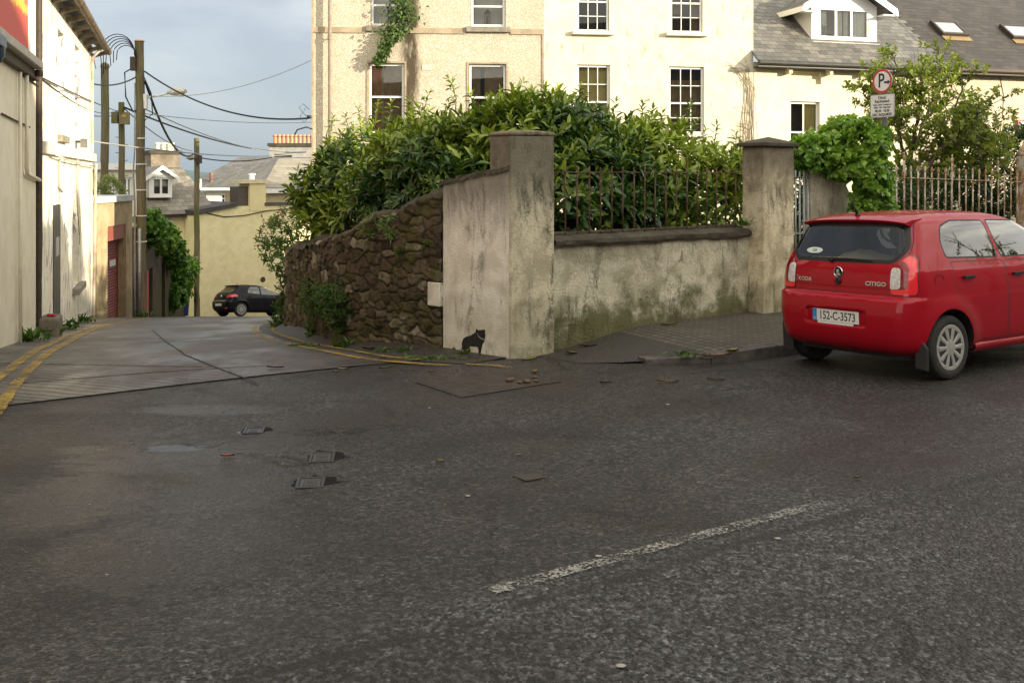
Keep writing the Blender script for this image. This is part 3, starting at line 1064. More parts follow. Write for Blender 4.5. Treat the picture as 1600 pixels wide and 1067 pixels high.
# stencilled dog, traced as a flat patch of paint
dog = [(722, 549), (723, 541), (722, 535), (724, 529), (728, 526), (735, 524.5), (742, 523), (744, 519), (744.5, 513.5), (748, 516), (752, 516.5), (755, 515), (758.5, 515.2), (757, 519), (759, 523), (758, 528), (757, 534), (754, 538), (752.5, 543), (752, 549), (751, 554), (747.5, 554), (748, 548), (746.5, 542), (741, 541.5), (735, 541), (731, 544), (728, 548), (729, 553.5), (725, 553), (723.5, 551)]
dp = [(fp.x(a), fp.z(a, b)) for a, b in dog]
bm = bmesh.new()
f = bm.faces.new([bm.verts.new((x, -.0025, z)) for x, z in dp])
bmesh.ops.triangulate(bm, faces=[f])
me = bpy.data.meshes.new('dog_stencil')
bm.to_mesh(me)
bm.free()
me.materials.append(varied('black_spray_paint', (.006, .006, .007), (.026, .024, .022), 22, .8))
o = bpy.data.objects.new('dog_stencil', me)
COL.objects.link(o)
o.parent = th
mb = MB()
c0 = [(745.5, 519.5), (748, 524.5), (752, 528), (757, 529.5)]
for (a, b), (c, d) in zip(c0[:-1], c0[1:]):
    mb.quad((fp.x(a), -.004, fp.z(a, b)), (fp.x(c), -.004, fp.z(c, d)), (fp.x(c), -.004, fp.z(c, d + 1.6)), (fp.x(a), -.004, fp.z(a, b + 1.6)))
mb.build('dog_collar', plain('grey_collar', (.30, .29, .26), .8), o)

# tall pier: front-left face in the plane of the panel, right face along the street
rd = Vector((.95, .30)).normalized()
th = thing('gate_pier', 'tall square rendered pier, streaked black, at the corner of lane and street', 'pier', (PC.x, PC.y, 0), math.atan2(rd.y, rd.x), kind='thing')
loc = lambda v: (v.x * rd.x + v.y * rd.y, -v.x * rd.y + v.y * rd.x)
pl = loc(pd * .30)
foot = [(0.004, -.004), (.49, -.004), (.49 + pl[0], pl[1]), (pl[0], pl[1])]
ztop = EYE - (212 - HOR) / FPX * PC.y
mb = MB()
mb.prism(foot, -.2, ztop, 'xy')
mb.build('shaft', RENDER_P, th, bevel=.015)
cx, cy = sum(p[0] for p in foot) / 4, sum(p[1] for p in foot) / 4
mb = MB()
ring = lambda k, z: [(cx + (p[0] - cx) * k, cy + (p[1] - cy) * k, z) for p in foot]
vs = ring(1.05, ztop + .001) + ring(1.06, ztop + .028) + ring(.98, ztop + .040) + ring(.35, ztop + .062)
fs = [(a * 4 + k, a * 4 + (k + 1) % 4, a * 4 + 4 + (k + 1) % 4, a * 4 + 4 + k) for a in range(3) for k in range(4)] + [(3, 2, 1, 0), (12, 13, 14, 15)]
mb.add(vs, fs)
mb.build('cap', stained('pier_cap_render', (.22, .19, .13), (.13, .11, .075), (.04, .036, .026), moss=0, streak=.8, bump=.7), th, bevel=.01)

# --- low rough-cast wall and its railing
A_ = PC + rd * .47 + Vector((.0, .06))
B_ = Vector((3.02, 12.52))
fw = Facade(A_, B_)
th = fw.thing('garden_wall', 'low rough-cast wall with green algae stains, under the railings along the pavement', 'wall', kind='thing')
zt = fw.z(1020, 376)
X = np.linspace(0, fw.L, 90)
Zs = np.linspace(-.22, zt, 34)
XX, ZZ = np.meshgrid(X, Zs, indexing='ij')
YY = (vnoise(XX * 2.3, ZZ * 2.3, 31) - .5) * .05 + (vnoise(XX * 7, ZZ * 7, 32) - .5) * .02 + .012 * (ZZ / zt)
mb = MB()
mb.grid(XX, YY, ZZ)
mb.quad((0, .3, -.2), (fw.L, .3, -.2), (fw.L, .3, zt), (0, .3, zt))
mb.build('wall_face', RENDER_D, th, smooth=True)
X = np.linspace(0.01, fw.L + .05, 40)
prof = [(-.035, zt - .012), (-.05, zt + .015), (-.045, zt + .055), (.02, zt + .085), (.30, zt + .12), (.34, zt)]
XX = np.repeat(X[:, None], 6, 1)
YY = np.array([p[0] for p in prof])[None] + rng.normal(0, .006, (40, 6))
ZZ = np.array([p[1] for p in prof])[None] + rng.normal(0, .005, (40, 6))
MB().grid(XX, YY, ZZ).build('coping', COPING, th, smooth=40)


def railing(fa, x0, x1, z_bot, z_top, z_tip, xs, mat, name, label, y=.16, rail_r=.011, bar_r=.009, group=None, tall=(), tip=True, parent_z=0):
    th = fa.thing(name, label, 'railing', group=group, kind='thing')
    MB().bar((x0, y, z_top(x0)), (x1, y, z_top(x1)), .030, .011).build('top_rail', mat, th)
    MB().bar((x0, y, z_bot(x0) + .06), (x1, y, z_bot(x1) + .06), .030, .011).build('bottom_rail', mat, th)
    for i, x in enumerate(xs):
        b = MB()
        tl = z_tip(x) + (.16 if i in tall else 0) + rng.normal(0, .006)
        dx, dy = rng.normal(0, .006), rng.normal(0, .005)
        rr = bar_r * (1.25 if i in tall else 1)
        b.tube([(x, y, z_bot(x)), (x + dx, y + dy, (z_bot(x) + tl) / 2), (x, y, tl - .05)], rr, 8)
        if tip:
            b.lathe([(rr, tl - .05), (rr * 1.9, tl - .035), (rr * 1.1, tl - .02), (rr * 1.5, tl), (rr * .3, tl + .035)], 8, at=(x, y, 0))
        if i in tall and tip:
            for s_ in (-1, 1):
                pts = [(x + s_ * (.012 + .042 * (1 - math.cos(a)) * .5 + .012 * math.sin(a * 1.5)), y, z_top(x) + .02 + .05 + .045 * math.sin(a * 1.2 - .8)) for a in np.linspace(0, 5.2, 14)]
                b.tube(pts, .006, 6)
                b.tube([(x + s_ * .02, y, z_top(x) + .04), (x + s_ * .06, y, z_top(x) + .03), (x + s_ * .075, y, z_top(x) + .055), (x + s_ * .055, y, z_top(x) + .07)], .006, 6)
            b.lathe([(.004, tl + .03), (.016, tl + .05), (.004, tl + .075)], 8, at=(x, y, 0))
        b.build('bar', mat, th, smooth=True)
    return th


xs = [fw.x(860 + c / 2.667, .16) for c in (62, 112, 162, 208, 255, 302, 348, 394, 438, 482, 526, 570, 612, 652, 692, 732, 772)]
zt_ = lambda x: fw.z(870, 269, .16) + (fw.z(1160, 270, .16) - fw.z(870, 269, .16)) * (x / fw.L)
railing(fw, .02, fw.L + .1, lambda x: zt + .07, zt_, lambda x: zt_(x) + .11, xs, RUSTDARK, 'railing', 'brown rusted railing on the low wall, laurel pushing through its bars', tip=False, tall=(11,))

# --- second pier, with pyramid cap
q0 = Vector((3.11, 12.30))
th = thing('gate_pier', 'brown streaked pier with a pointed cap, just left of the red car', 'pier', (q0.x, q0.y, 0), math.atan2(.6, .8), kind='thing')
W2, D2 = .60, .34
zt2 = EYE - (229 - HOR) / FPX * 12.3
MB().box(0, W2, 0, D2, -.15, zt2).build('shaft', RENDER_P2, th, bevel=.014)
MB().add([(-.05, -.05, zt2 + .001), (W2 + .04, -.05, zt2 + .001), (W2 + .04, D2 + .05, zt2 + .001), (-.05, D2 + .05, zt2 + .001),
          (-.05, -.05, zt2 + .05), (W2 + .04, -.05, zt2 + .05), (W2 + .04, D2 + .05, zt2 + .05), (-.05, D2 + .05, zt2 + .05), (W2 / 2, D2 / 2, zt2 + .13)],
         [(3, 2, 1, 0), (0, 1, 5, 4), (1, 2, 6, 5), (2, 3, 7, 6), (3, 0, 4, 7), (4, 5, 8), (5, 6, 8), (6, 7, 8), (7, 4, 8)]).build('cap', COPING, th, bevel=.012)

# --- garden gate, swept wing wall, long railing to the right
fr = Facade((3.62, 12.95), (9.7, 17.5))
ga, gb = fr.x(1237), fr.x(1268)
th = fr.thing('garden_gate', 'narrow grey iron garden gate between two piers, behind the red car', 'gate', kind='thing')
for i, px in enumerate((1243, 1249.5, 1256, 1262.5)):
    x = fr.x(px, .06)
    MB().tube([(x, .06, .05), (x, .06, fr.z(px, 268 if i % 2 else 266, .06))], .012, 8).build('bar', GALV, th, smooth=True)
zg = fr.z(1250, 277, .06)
MB().bar((fr.x(1238, .06), .06, zg), (fr.x(1268, .06), .06, zg), .035, .012).build('rail', GALV, th)
zg = fr.z(1250, 365, .06)
MB().bar((fr.x(1238, .06), .06, zg), (fr.x(1268, .06), .06, zg), .035, .012).build('rail', GALV, th)

th = fr.thing('wing_wall', 'grey rendered wing wall sweeping down to the right, half under ivy', 'wall', kind='thing')
prof = [(1272, 480), (1272, 246), (1287, 238), (1303, 240), (1318, 270), (1333, 302), (1352, 335), (1372, 352), (1390, 356), (1390, 480)]
MB().prism([(fr.x(a), fr.z(a, b)) for a, b in prof], 0.04, .19).build('wall_face', stained('pale_grey_render', (.62, .57, .45), (.40, .36, .27), (.12, .105, .08), moss=.3, streak=.6, bump=.7, grain=40), th, bevel=.02)
th = fr.thing('garden_wall', 'low wall under the white flaking railing behind the red car', 'wall', kind='thing')
x0, x1 = fr.x(1386), fr.L + 14
MB().box(x0, x1, .02, .40, -.1, .78).build('wall_face', RENDER_D, th)
MB().box(x0, x1, -.02, .44, .782, .86).build('coping', COPING, th, bevel=.015)
bars = [1230 + c * 370 / 1600 for c in (690, 738, 790, 836, 884, 932, 977, 1022, 1070, 1115, 1162, 1208, 1253, 1298, 1341, 1383, 1425, 1468, 1511, 1555)]
xs = [fr.x(b, .2) for b in bars]
st = np.mean(np.diff(xs))
zt3 = lambda x: fr.z(1386, 277, .2) + (fr.z(1600, 284, .2) - fr.z(1386, 277, .2)) * (x - xs[0]) / (xs[-1] - xs[0])
railing(fr, fr.x(1386, .2), xs[-1] + .35, lambda x: .85, zt3, lambda x: zt3(x) + .15, xs, RUSTRAIL, 'railing', 'white flaking railing with spear tips and scrolls, behind the red car', y=.2, bar_r=.012, tall=(2, 9, 16))
# square rusty gate post closing the railing at the picture's edge
xg = fr.x(1599, .2)
th = fr.thing('railing_post', 'flaking square post closing the white railing at its right end', 'post', kind='thing')
MB().box(xg - .06, xg + .10, .14, .30, .84, fr.z(1600, 245, .2)).build('shaft', RUSTRAIL, th, bevel=.006)
MB().lathe([(.06, fr.z(1600, 245, .2)), (.09, fr.z(1600, 240, .2)), (.02, fr.z(1600, 228, .2))], 12, at=(xg + .02, .22, 0)).build('finial', RUSTRAIL, th, smooth=True)

# --- parking sign on its grey pole
Dp = 13.5
pp = at(1382, 330, Dp)
th = thing('parking_sign', 'grey pole with a round red-rimmed P sign over a white disc-parking plate', 'road sign', (pp.x, pp.y, 0), kind='thing')
gz = pavement_z(pp.x, pp.y)
zt = at(1382, 110, Dp).z
MB().tube([(0, 0, gz - .05), (0, 0, zt)], .035, 16).build('pole', varied('grey_painted_pole', (.10, .105, .11), (.17, .175, .18), 8, .5, metallic=.3), th, smooth=30)
face = math.atan2(-US[1], -US[0])                 # signs face oncoming drivers
ang = face + math.pi / 2 + R(-4)
SIGNW = varied('white_sign_face', (.70, .70, .70), (.80, .80, .79), 5, .45)
SIGNR = plain('red_sign_rim', (.52, .028, .035), .4)
SIGNK = plain('black_sign_ink', (.012, .012, .014), .45)
rsign = 19.2 / FPX * Dp
cz = at(1388, 127.5, Dp).z


def sign_empty(z):
    e = bpy.data.objects.new('sign_plate', None)
    return e


ca, sa = math.cos(ang), math.sin(ang)


def on_sign(lx, ly, lz):
    """sign-plate coordinates: lx to the viewer's right, ly out of the face"""
    return (lx * ca + ly * sa, lx * sa - ly * ca, lz)


def disc(r0, r1, ly, z, seg=40):
    mb = MB()
    vs = [on_sign(r1 * math.cos(a), ly, z + r1 * math.sin(a)) for a in np.linspace(0, 2 * math.pi, seg, endpoint=False)]
    if r0 <= 0:
        mb.add(vs, [tuple(range(seg))])
    else:
        vs += [on_sign(r0 * math.cos(a), ly, z + r0 * math.sin(a)) for a in np.linspace(0, 2 * math.pi, seg, endpoint=False)]
        mb.add(vs, [(k, (k + 1) % seg, seg + (k + 1) % seg, seg + k) for k in range(seg)])
    return mb


mb = MB()
seg = 40
for ly in (.045, .041):
    pass
back = [on_sign(rsign * math.cos(a), .040, cz + rsign * math.sin(a)) for a in np.linspace(0, 2 * math.pi, seg, endpoint=False)]
front = [on_sign(rsign * math.cos(a), .046, cz + rsign * math.sin(a)) for a in np.linspace(0, 2 * math.pi, seg, endpoint=False)]
mb.add(back + front, [tuple(range(seg)), tuple(range(2 * seg - 1, seg - 1, -1))] + [(k, (k + 1) % seg, seg + (k + 1) % seg, seg + k) for k in range(seg)])
rp = mb.build('round_sign', SIGNW, th)
disc(rsign * .80, rsign * .995, .0475, cz).build('rim', SIGNR, rp)
rot = (R(90), 0, ang)
text_part('P', rsign * 1.62, SIGNK, rp, on_sign(-.015, .0475, cz), rot, bold=.002, sx=.8)
mb = MB()
a0 = rsign * .30
mb.prism([(0, 0)] * 0 or [(a0 - .015, -.012), (a0 + .045, -.012), (a0 + .045, -.032), (a0 + .085, 0.002), (a0 + .045, .034), (a0 + .045, .014), (a0 - .015, .014)], -.0475, -.049)
o = mb.build('arrow', SIGNK, rp)
o.rotation_euler = (0, 0, ang)
o.location = (0, 0, cz - .02)
pw, ph = .205, 18.2 / FPX * Dp
cz2 = at(1388, 166, Dp).z
ox = .0
mb = MB()
rr = .03
outl = []
for cxx, czz, a0 in ((pw - rr, ph - rr, 0), (-pw + rr, ph - rr, 90), (-pw + rr, -ph + rr, 180), (pw - rr, -ph + rr, 270)):
    for k in range(5):
        a = R(a0 + k * 22.5)
        outl.append((ox + cxx + rr * math.cos(a), czz + rr * math.sin(a)))
n = len(outl)
vs = [on_sign(x, .040, cz2 + z) for x, z in outl] + [on_sign(x, .045, cz2 + z) for x, z in outl]
mb.add(vs, [tuple(range(n)), tuple(range(2 * n - 1, n - 1, -1))] + [(k, (k + 1) % n, n + (k + 1) % n, n + k) for k in range(n)])
lp = mb.build('time_plate', SIGNW, th)
mb = MB()
for s0, s1 in zip(outl, outl[1:] + outl[:1]):
    k = .955
    i0, i1 = [(ox + (p[0] - ox) * k, p[1] * k) for p in (s0, s1)]
    j0, j1 = [(ox + (p[0] - ox) * .985, p[1] * .985) for p in (s0, s1)]
    mb.quad(on_sign(j0[0], .0465, cz2 + j0[1]), on_sign(j1[0], .0465, cz2 + j1[1]), on_sign(i1[0], .0465, cz2 + i1[1]), on_sign(i0[0], .0465, cz2 + i0[1]))
mb.build('border', SIGNK, lp)
for txt, dz, sz in (('Diosc', .112, .062), ('Riachtanach', .062, .055), ('LUAN - SATH  Teorainn 2 u', .014, .028), ('MON - SAT  Limit 2 Hr', -.022, .030), ('08.30 - 18.30', -.068, .048), ('DISC REQUIRED', -.120, .050)):
    text_part(txt, sz, SIGNK, lp, on_sign(ox, .0465, cz2 + dz), rot, bold=.0005, sx=.93)


# ================================================================ HOUSES BEHIND THE GARDEN
def box_shell(mb, x0, x1, y0, y1, z0, z1, front=False):
    """sides, back and top of a building whose front is built separately"""
    mb.quad((x0, y0, z0), (x0, y0, z1), (x0, y1, z1), (x0, y1, z0))
    mb.quad((x1, y0, z0), (x1, y1, z0), (x1, y1, z1), (x1, y0, z1))
    mb.quad((x0, y1, z0), (x0, y1, z1), (x1, y1, z1), (x1, y1, z0))
    mb.quad((x0, y0, z1), (x1, y0, z1), (x1, y1, z1), (x0, y1, z1))


def window(par, xa, xb, za, zb, y, frame=.05, mid=None, cols=1, rows=(1, 1), bars=.018, mat=None, curtain=None, cur_y=.10, glass=None, cur_rect=None, depth=.05, folds=0, room=.55, name='window'):
    """window set at depth y in its opening: frame, sash bars, panes, a curtain and the unlit room behind"""
    mat = mat or PVC
    mb = MB()
    d0, d1 = y, y + depth
    mb.box(xa, xa + frame, d0, d1, za, zb)
    mb.box(xb - frame, xb, d0, d1, za, zb)
    mb.box(xa + frame, xb - frame, d0, d1, za, za + frame * 1.1)
    mb.box(xa + frame, xb - frame, d0, d1, zb - frame, zb)
    zs = [(za + frame * 1.1, zb - frame)]
    if mid is not None:
        mb.box(xa + frame, xb - frame, d0 - .012, d1, mid - frame * .45, mid + frame * .45)
        zs = [(za + frame * 1.1, mid - frame * .45), (mid + frame * .45, zb - frame)]
    for (z0, z1), rw in zip(zs, rows):
        for k in range(1, cols):
            x = xa + frame + (xb - xa - 2 * frame) * k / cols
            mb.box(x - bars / 2, x + bars / 2, d0 + .008, d1 - .008, z0, z1)
        for k in range(1, rw):
            z = z0 + (z1 - z0) * k / rw
            mb.box(xa + frame, xb - frame, d0 + .0105, d1 - .0105, z - bars / 2, z + bars / 2)
    wn = mb.build(name, mat, par)
    MB().quad((xa + frame * .7, d0 + .026, za + frame * .7), (xb - frame * .7, d0 + .026, za + frame * .7), (xb - frame * .7, d0 + .026, zb - frame * .7), (xa + frame * .7, d0 + .026, zb - frame * .7)).build('pane', glass or GLASS, wn, fix=False)
    r = MB()
    e = .02
    y1 = y + room
    a, b, c, d = xa + e, xb - e, za + e, zb - e
    r.quad((a, y1, c), (b, y1, c), (b, y1, d), (a, y1, d))
    for p in (((a, d1, c), (a, y1, c), (a, y1, d), (a, d1, d)), ((b, d1, c), (b, y1, c), (b, y1, d), (b, d1, d)), ((a, d1, d), (b, d1, d), (b, y1, d), (a, y1, d)), ((a, d1, c), (b, d1, c), (b, y1, c), (a, y1, c))):
        r.quad(*p)
    r.build('room_recess', INSIDE, wn)
    if curtain:
        for (cx0, cx1, cz0, cz1) in (cur_rect or [(0, 1, 0, 1)]):
            x0, x1 = a + (b - a) * cx0, a + (b - a) * cx1
            z0, z1 = c + (d - c) * cz0, c + (d - c) * cz1
            n = 40 if folds else 2
            X = np.linspace(x0, x1, n)
            Y = y + cur_y + (.02 * np.sin(np.arange(n) * folds) if folds else 0) + X * 0
            MB().grid(np.stack([X, X], 1), np.stack([Y, Y], 1), np.stack([X * 0 + z0, X * 0 + z1], 1)).build('curtain', curtain, wn, smooth=True, fix=False)
    return wn


fh1 = Facade((at(487, 0, 25.5).x, 25.5), (at(850, 0, 25.9).x, 25.9))
fh2 = Facade((at(850, 0, 25.9).x, 25.9), (at(1177, 0, 26.6).x, 26.6))
fh3 = Facade((at(1177, 0, 26.6).x, 26.6), (at(1600, 0, 29.2).x, 29.2))

# --- pebble-dashed house
h1 = fh1.thing('pebble_dashed_house', 'tall sandy pebble-dashed house with a plant hanging from its upper left window', 'house', kind='thing')
stx = fh1.x(641)
PEB = pebble('sandy_pebbledash', (.47, .405, .305), (.56, .495, .385), (.64, .58, .47), 56, (stx, .26, 0, (.05, .035, .02)))
zband = fh1.z(668, 47)
up = [(fh1.x(579), fh1.x(633), zband + .10, zband + 1.62), (fh1.x(735.5), fh1.x(790), zband + .10, zband + 1.62)]
zl1, zl0 = fh1.z(668, 99.5), fh1.z(668, 209)
lo = [(fh1.x(576), fh1.x(632), zl0, zl1), (fh1.x(732.5), fh1.x(791), zl0, zl1)]
mb = MB()
wall_front(mb, 0, fh1.L, -1.2, 10.5, up + lo, reveal=.13)
box_shell(mb, 0, fh1.L, 0, 8, -1.2, 10.5)
mb.build('wall', PEB, h1)
BANDM = stained('sandstone_band', (.44, .36, .26), (.34, .27, .19), (.12, .095, .065), moss=0, streak=.4)
for a, b in ((0.0, up[0][0] - .13), (up[0][1] + .13, up[1][0] - .13), (up[1][1] + .13, fh1.L)):
    MB().box(a, b, -.03, -.001, zband - .10, zband + .045).build('string_course', BANDM, h1)
MB().box(0, .05, -.022, -.001, -1.2, zband - .102).build('corner_strip', BANDM, h1)
MB().box(fh1.L - .05, fh1.L, -.022, -.001, -1.2, zband - .102).build('corner_strip', BANDM, h1)
MB().box(0, .05, -.022, -.001, zband + .047, 10.5).build('corner_strip', BANDM, h1)
for i, (a, b, c, d) in enumerate(up):
    w_ = window(h1, a + .015, b - .015, c, d - .01, .07, .055, fh1.z(668, 9), 1, (1, 1), curtain=LIGHTC, cur_y=.35, folds=0)
    MB().box(a - .12, b + .12, -.09, .10, zband - .055, zband + .088).build('sill', SILLM, w_, bevel=.012)
for i, (a, b, c, d) in enumerate(lo):
    rects = [(0, 1, 0, 1)] if i == 0 else [(0, .3, 0, 1), (.42, 1, 0, 1)]
    w_ = window(h1, a + .015, b - .015, c, d - .01, .07, .055, fh1.z(668, 152), 1, (1, 1), curtain=BROWNC, cur_y=.14, folds=.9, cur_rect=rects)
    MB().box(a - .1, b + .1, -.08, .10, c - .09, c - .003).build('sill', SILLM, w_, bevel=.012)
    MB().box(a - .05, a - .0, -.02, -.001, c, d + .05).build('surround', BANDM, h1)
    MB().box(b, b + .05, -.02, -.001, c, d + .05).build('surround', BANDM, h1)
    MB().box(a, b, -.02, -.001, d, d + .05).build('surround', BANDM, h1)
vx, vz = fh1.x(667), fh1.z(667, 106)
MB().box(vx - .12, vx + .12, -.015, -.001, vz - .065, vz + .065).build('air_vent', varied('cream_vent', (.62, .56, .42), (.7, .64, .5), 20), h1, bevel=.004)
xp = fh1.x(516.5)
dp_ = MB()
dp_.tube([(xp, -.16, -1.2), (xp, -.16, 10.4)], .045, 10)
for z in (zband - .3, 2.2, 6.8):
    dp_.tube([(xp, -.16, z), (xp, -.16, z + .12)], .058, 10)
    dp_.bar((xp, -.16, z + .05), (xp, 0, z + .05), .04, .03)
dp_.build('drainpipe', varied('grey_brown_pipe', (.20, .16, .12), (.3, .25, .2), 6), h1, smooth=30)
# service bracket and curl of cable on the left corner
br = MB()
za_ = fh1.z(487, 184)
br.tube([(.02, -.05, za_ - .3), (-.12, -.1, za_ - .25), (-.35, -.1, za_ - .32), (-.42, -.1, za_ - .45)], .018, 6)
br.box(-.10, .0, -.12, -.02, za_ - .03, za_ + .05)
br.tube([(-.08, -.08, za_), (-.22, -.1, za_ + .12), (-.3, -.1, za_ + .25), (-.2, -.1, za_ + .34), (-.05, -.08, za_ + .2)], .008, 6)
br.tube([(-.08, -.08, za_), (-.18, -.1, za_ - .14), (-.28, -.1, za_ + .02), (-.15, -.1, za_ + .22)], .008, 6)
br.build('cable_bracket', CABLE, h1, smooth=True)
# things standing on the upper sills inside
x = fh1.x(762)
zs_ = up[1][2] + .06
t_ = fh1.thing('lantern', 'black wire lantern standing inside the upper right pebble-dash window', 'lantern', kind='thing')
mb = MB()
for dx in (-.07, .07):
    for dy in (-.05, .05):
        mb.bar((x + dx, .25 + dy, zs_), (x + dx * .8, .25 + dy * .8, zs_ + .32), .014)
mb.box(x - .085, x + .085, .18, .32, zs_, zs_ + .02)
mb.lathe([(.095, zs_ + .32), (.05, zs_ + .38), (.02, zs_ + .42)], 8, at=(x, .25, 0))
mb.box(x - .03, x + .03, .22, .28, zs_ + .02, zs_ + .22)
mb.build('cage', IRON, t_)
x = fh1.x(606)
t_ = fh1.thing('table_lamp', 'slim dark lamp standing inside the upper left window beside the hanging plant', 'lamp', kind='thing')
mb = MB()
mb.lathe([(.07, up[0][2] + .06), (.07, up[0][2] + .08), (.015, up[0][2] + .1), (.015, up[0][2] + .48), (.05, up[0][2] + .5), (.04, up[0][2] + .58)], 10, at=(x, .25, 0))
mb.build('stem', IRON, t_, smooth=30)

# --- white rendered house
h2 = fh2.thing('white_rendered_house', 'tall cream-white smooth-rendered house with small-paned sash windows', 'house', kind='thing')
WREND = stained('cream_white_render', (.73, .685, .54), (.665, .61, .455), (.42, .35, .23), moss=0, streak=.34, bump=.25, grain=30, rough=.75, peel=(.46, .38, .25), cover=.64)
zs1 = fh2.z(1070, 54)
o1 = [(fh2.x(901.5), fh2.x(952), fh2.z(925, 49.5), fh2.z(925, 49.5) + 1.72), (fh2.x(1047.5), fh2.x(1098), fh2.z(1072, 51.5), fh2.z(1072, 51.5) + 1.72)]
o2 = [(fh2.x(901.5), fh2.x(953), fh2.z(927, 208), fh2.z(927, 101.5)), (fh2.x(1045), fh2.x(1100), fh2.z(1072, 209), fh2.z(1072, 104.5))]
mb = MB()
wall_front(mb, .001, fh2.L, -1.2, 10.6, o1 + o2, reveal=.11)
box_shell(mb, .001, fh2.L, 0, 8, -1.2, 10.6)
mb.build('wall', WREND, h2)
for i, (a, b, c, d) in enumerate(o1 + o2):
    mid = c + (d - c) * .455
    cur, rects, fo = (None, None, 0)
    if i == 0:
        cur, rects = BROWNC, [(0, 1, .62, 1)]
    if i == 2:
        cur, rects = YELLC, [(0, 1, 0, 1)]
    if i == 3:
        cur, rects, fo = BROWNC, [(0, 1, 0, .82)], .9
    if i == 1:
        cur, rects, fo = BROWNC, [(0, .45, .3, 1), (.7, 1, 0, .5)], .9
    w_ = window(h2, a + .012, b - .012, c, d - .012, .06, .05, mid, 3, (2, 2), .02, curtain=cur, cur_rect=rects, cur_y=.16, folds=fo)
    MB().box(a - .14 if i < 2 else a - .06, b + .12 if i < 2 else b + .06, -.12, .09, c - .10, c - .003).build('sill', SILLW, w_, bevel=.012)
for px, py in ((985, 49), (1126, 47)):
    x, z = fh2.x(px), fh2.z(px, py)
    MB().box(x - .09, x + .09, -.012, -.001, z - .12, z + .12).build('air_vent', varied('cream_vent_plate', (.66, .59, .42), (.72, .66, .5), 20), h2, bevel=.004)
# dead climber clinging to the white wall
t_ = fh2.thing('bare_climber', 'bare brown climber stems running up the white wall beside the slate eave', 'climbing plant', kind='thing')
mb = MB()
for k in range(9):
    x0 = fh2.x(1171) + rng.normal(0, .05)
    z0, z1 = -.5, fh2.z(1171, 108 - k * 2)
    P = [(x0 + math.sin(z * 2.1 + k) * .05 + (rng.normal(0, .02)), -.03 - .01 * (k % 3), z) for z in np.linspace(z0, z1, 16)]
    if k > 4:
        P = P[:14] + [(P[13][0] - .15 - .13 * (k - 4), -.03, P[13][2] + .22 + .05 * k), (P[13][0] - .40 - .12 * (k - 4), -.03, P[13][2] + .32 + .03 * k)]
    mb.tube(P, [.016 - .0007 * i for i in range(len(P))], 5)
for k in range(16):
    z = rng.uniform(2.2, 4.6)
    x0 = fh2.x(1170)
    mb.tube([(x0, -.03, z), (x0 - rng.uniform(.08, .3), -.025, z + rng.uniform(-.05, .2)), (x0 - rng.uniform(.2, .55), -.02, z + rng.uniform(-.1, .35))], [.006, .005, .003], 4)
mb.build('stem', varied('dry_stem', (.20, .15, .09), (.36, .29, .19), 12, .9), t_, smooth=True)

# --- low terrace: cream house with dormer, pebble-dashed house with dark roof
h3 = fh3.thing('cream_dormer_house', 'low bright cream house with slate roof and a white gabled dormer', 'house', kind='thing')
CREAM = stained('cream_paint_render', (.74, .68, .50), (.68, .61, .43), (.50, .40, .20), moss=0, streak=.25, bump=.3, grain=30, rough=.75)
ze = fh3.z(1177, 97)
xm = fh3.x(1446)
xe = fh3.L + 8
rec = (fh3.x(1236), fh3.x(1283), fh3.z(1260, 132), fh3.z(1260, 113), .10, 1)
wl = (fh3.x(1235), fh3.x(1281), fh3.z(1258, 232), fh3.z(1258, 159))
mb = MB()
wall_front(mb, .02, xm, -1.2, ze, [rec, wl], reveal=.15)
box_shell(mb, .02, xm, 0, 7, -1.2, ze)
mb.build('wall', CREAM, h3)
w_ = window(h3, wl[0] + .01, wl[1] - .01, wl[2], wl[3] - .01, .08, .05, fh3.z(1258, 207), 2, (1, 1), .04, curtain=YELLC, cur_rect=[(0, .14, .25, 1), (.55, 1, 0, 1)], folds=.8)
MB().box(wl[0] - .08, wl[1] + .08, -.08, .10, wl[2] - .09, wl[2] - .003).build('sill', SILLW, w_)
PIT = math.atan(.84)
ov = .34


def roof_plane(par, name, x0, x1, zeave, mat, length=7.0, y0=-ov, thick=.05):
    o = MB().box(x0, x1, 0, length, -thick, 0).build(name, mat, par)
    o.location = (0, y0, zeave)
    o.rotation_euler = (PIT, 0, 0)
    return o


SL1 = slates('pale_slates', (.070, .067, .064), (.122, .117, .109), (.20, .188, .165), .27, .19, .25)
SL2 = slates('dark_slates', (.026, .021, .017), (.042, .034, .028), (.064, .052, .042), .27, .19, .18, (.10, .055, .025))
zr0 = ze + .02
r3 = roof_plane(h3, 'roof', -.05, xm + .25, zr0, SL1)
# ragged stepped edge where the pale slates meet the dark roof
mb = MB()
for k in range(36):
    mb.box(xm + .251, xm + .25 + (.14 if k % 2 else .28), k * .19, k * .19 + .185, -.03, .006)
o = mb.build('roof_edge', SL1, r3)
gut = MB()
for (a, b) in ((-.06, xm + .02),):
    gut.box(a, b, -ov - .02, -ov + .0, ze - .16, ze + .0)
    gut.tube([(a, -ov - .07, ze - .05), (b, -ov - .07, ze - .05)], .062, 10)
gut.build('gutter', GUTTERM, h3, smooth=30)
MB().box(.02, xm, -ov + .002, -.002, ze - .16, ze - .13).build('soffit', GUTTERM, h3)
for px in (1229, 1292, 1345):
    x = fh3.x(px)
    MB().box(x - .05, x + .05, -.22, -.002, ze - .30, ze - .162).build('eave_bracket', CREAM, h3)
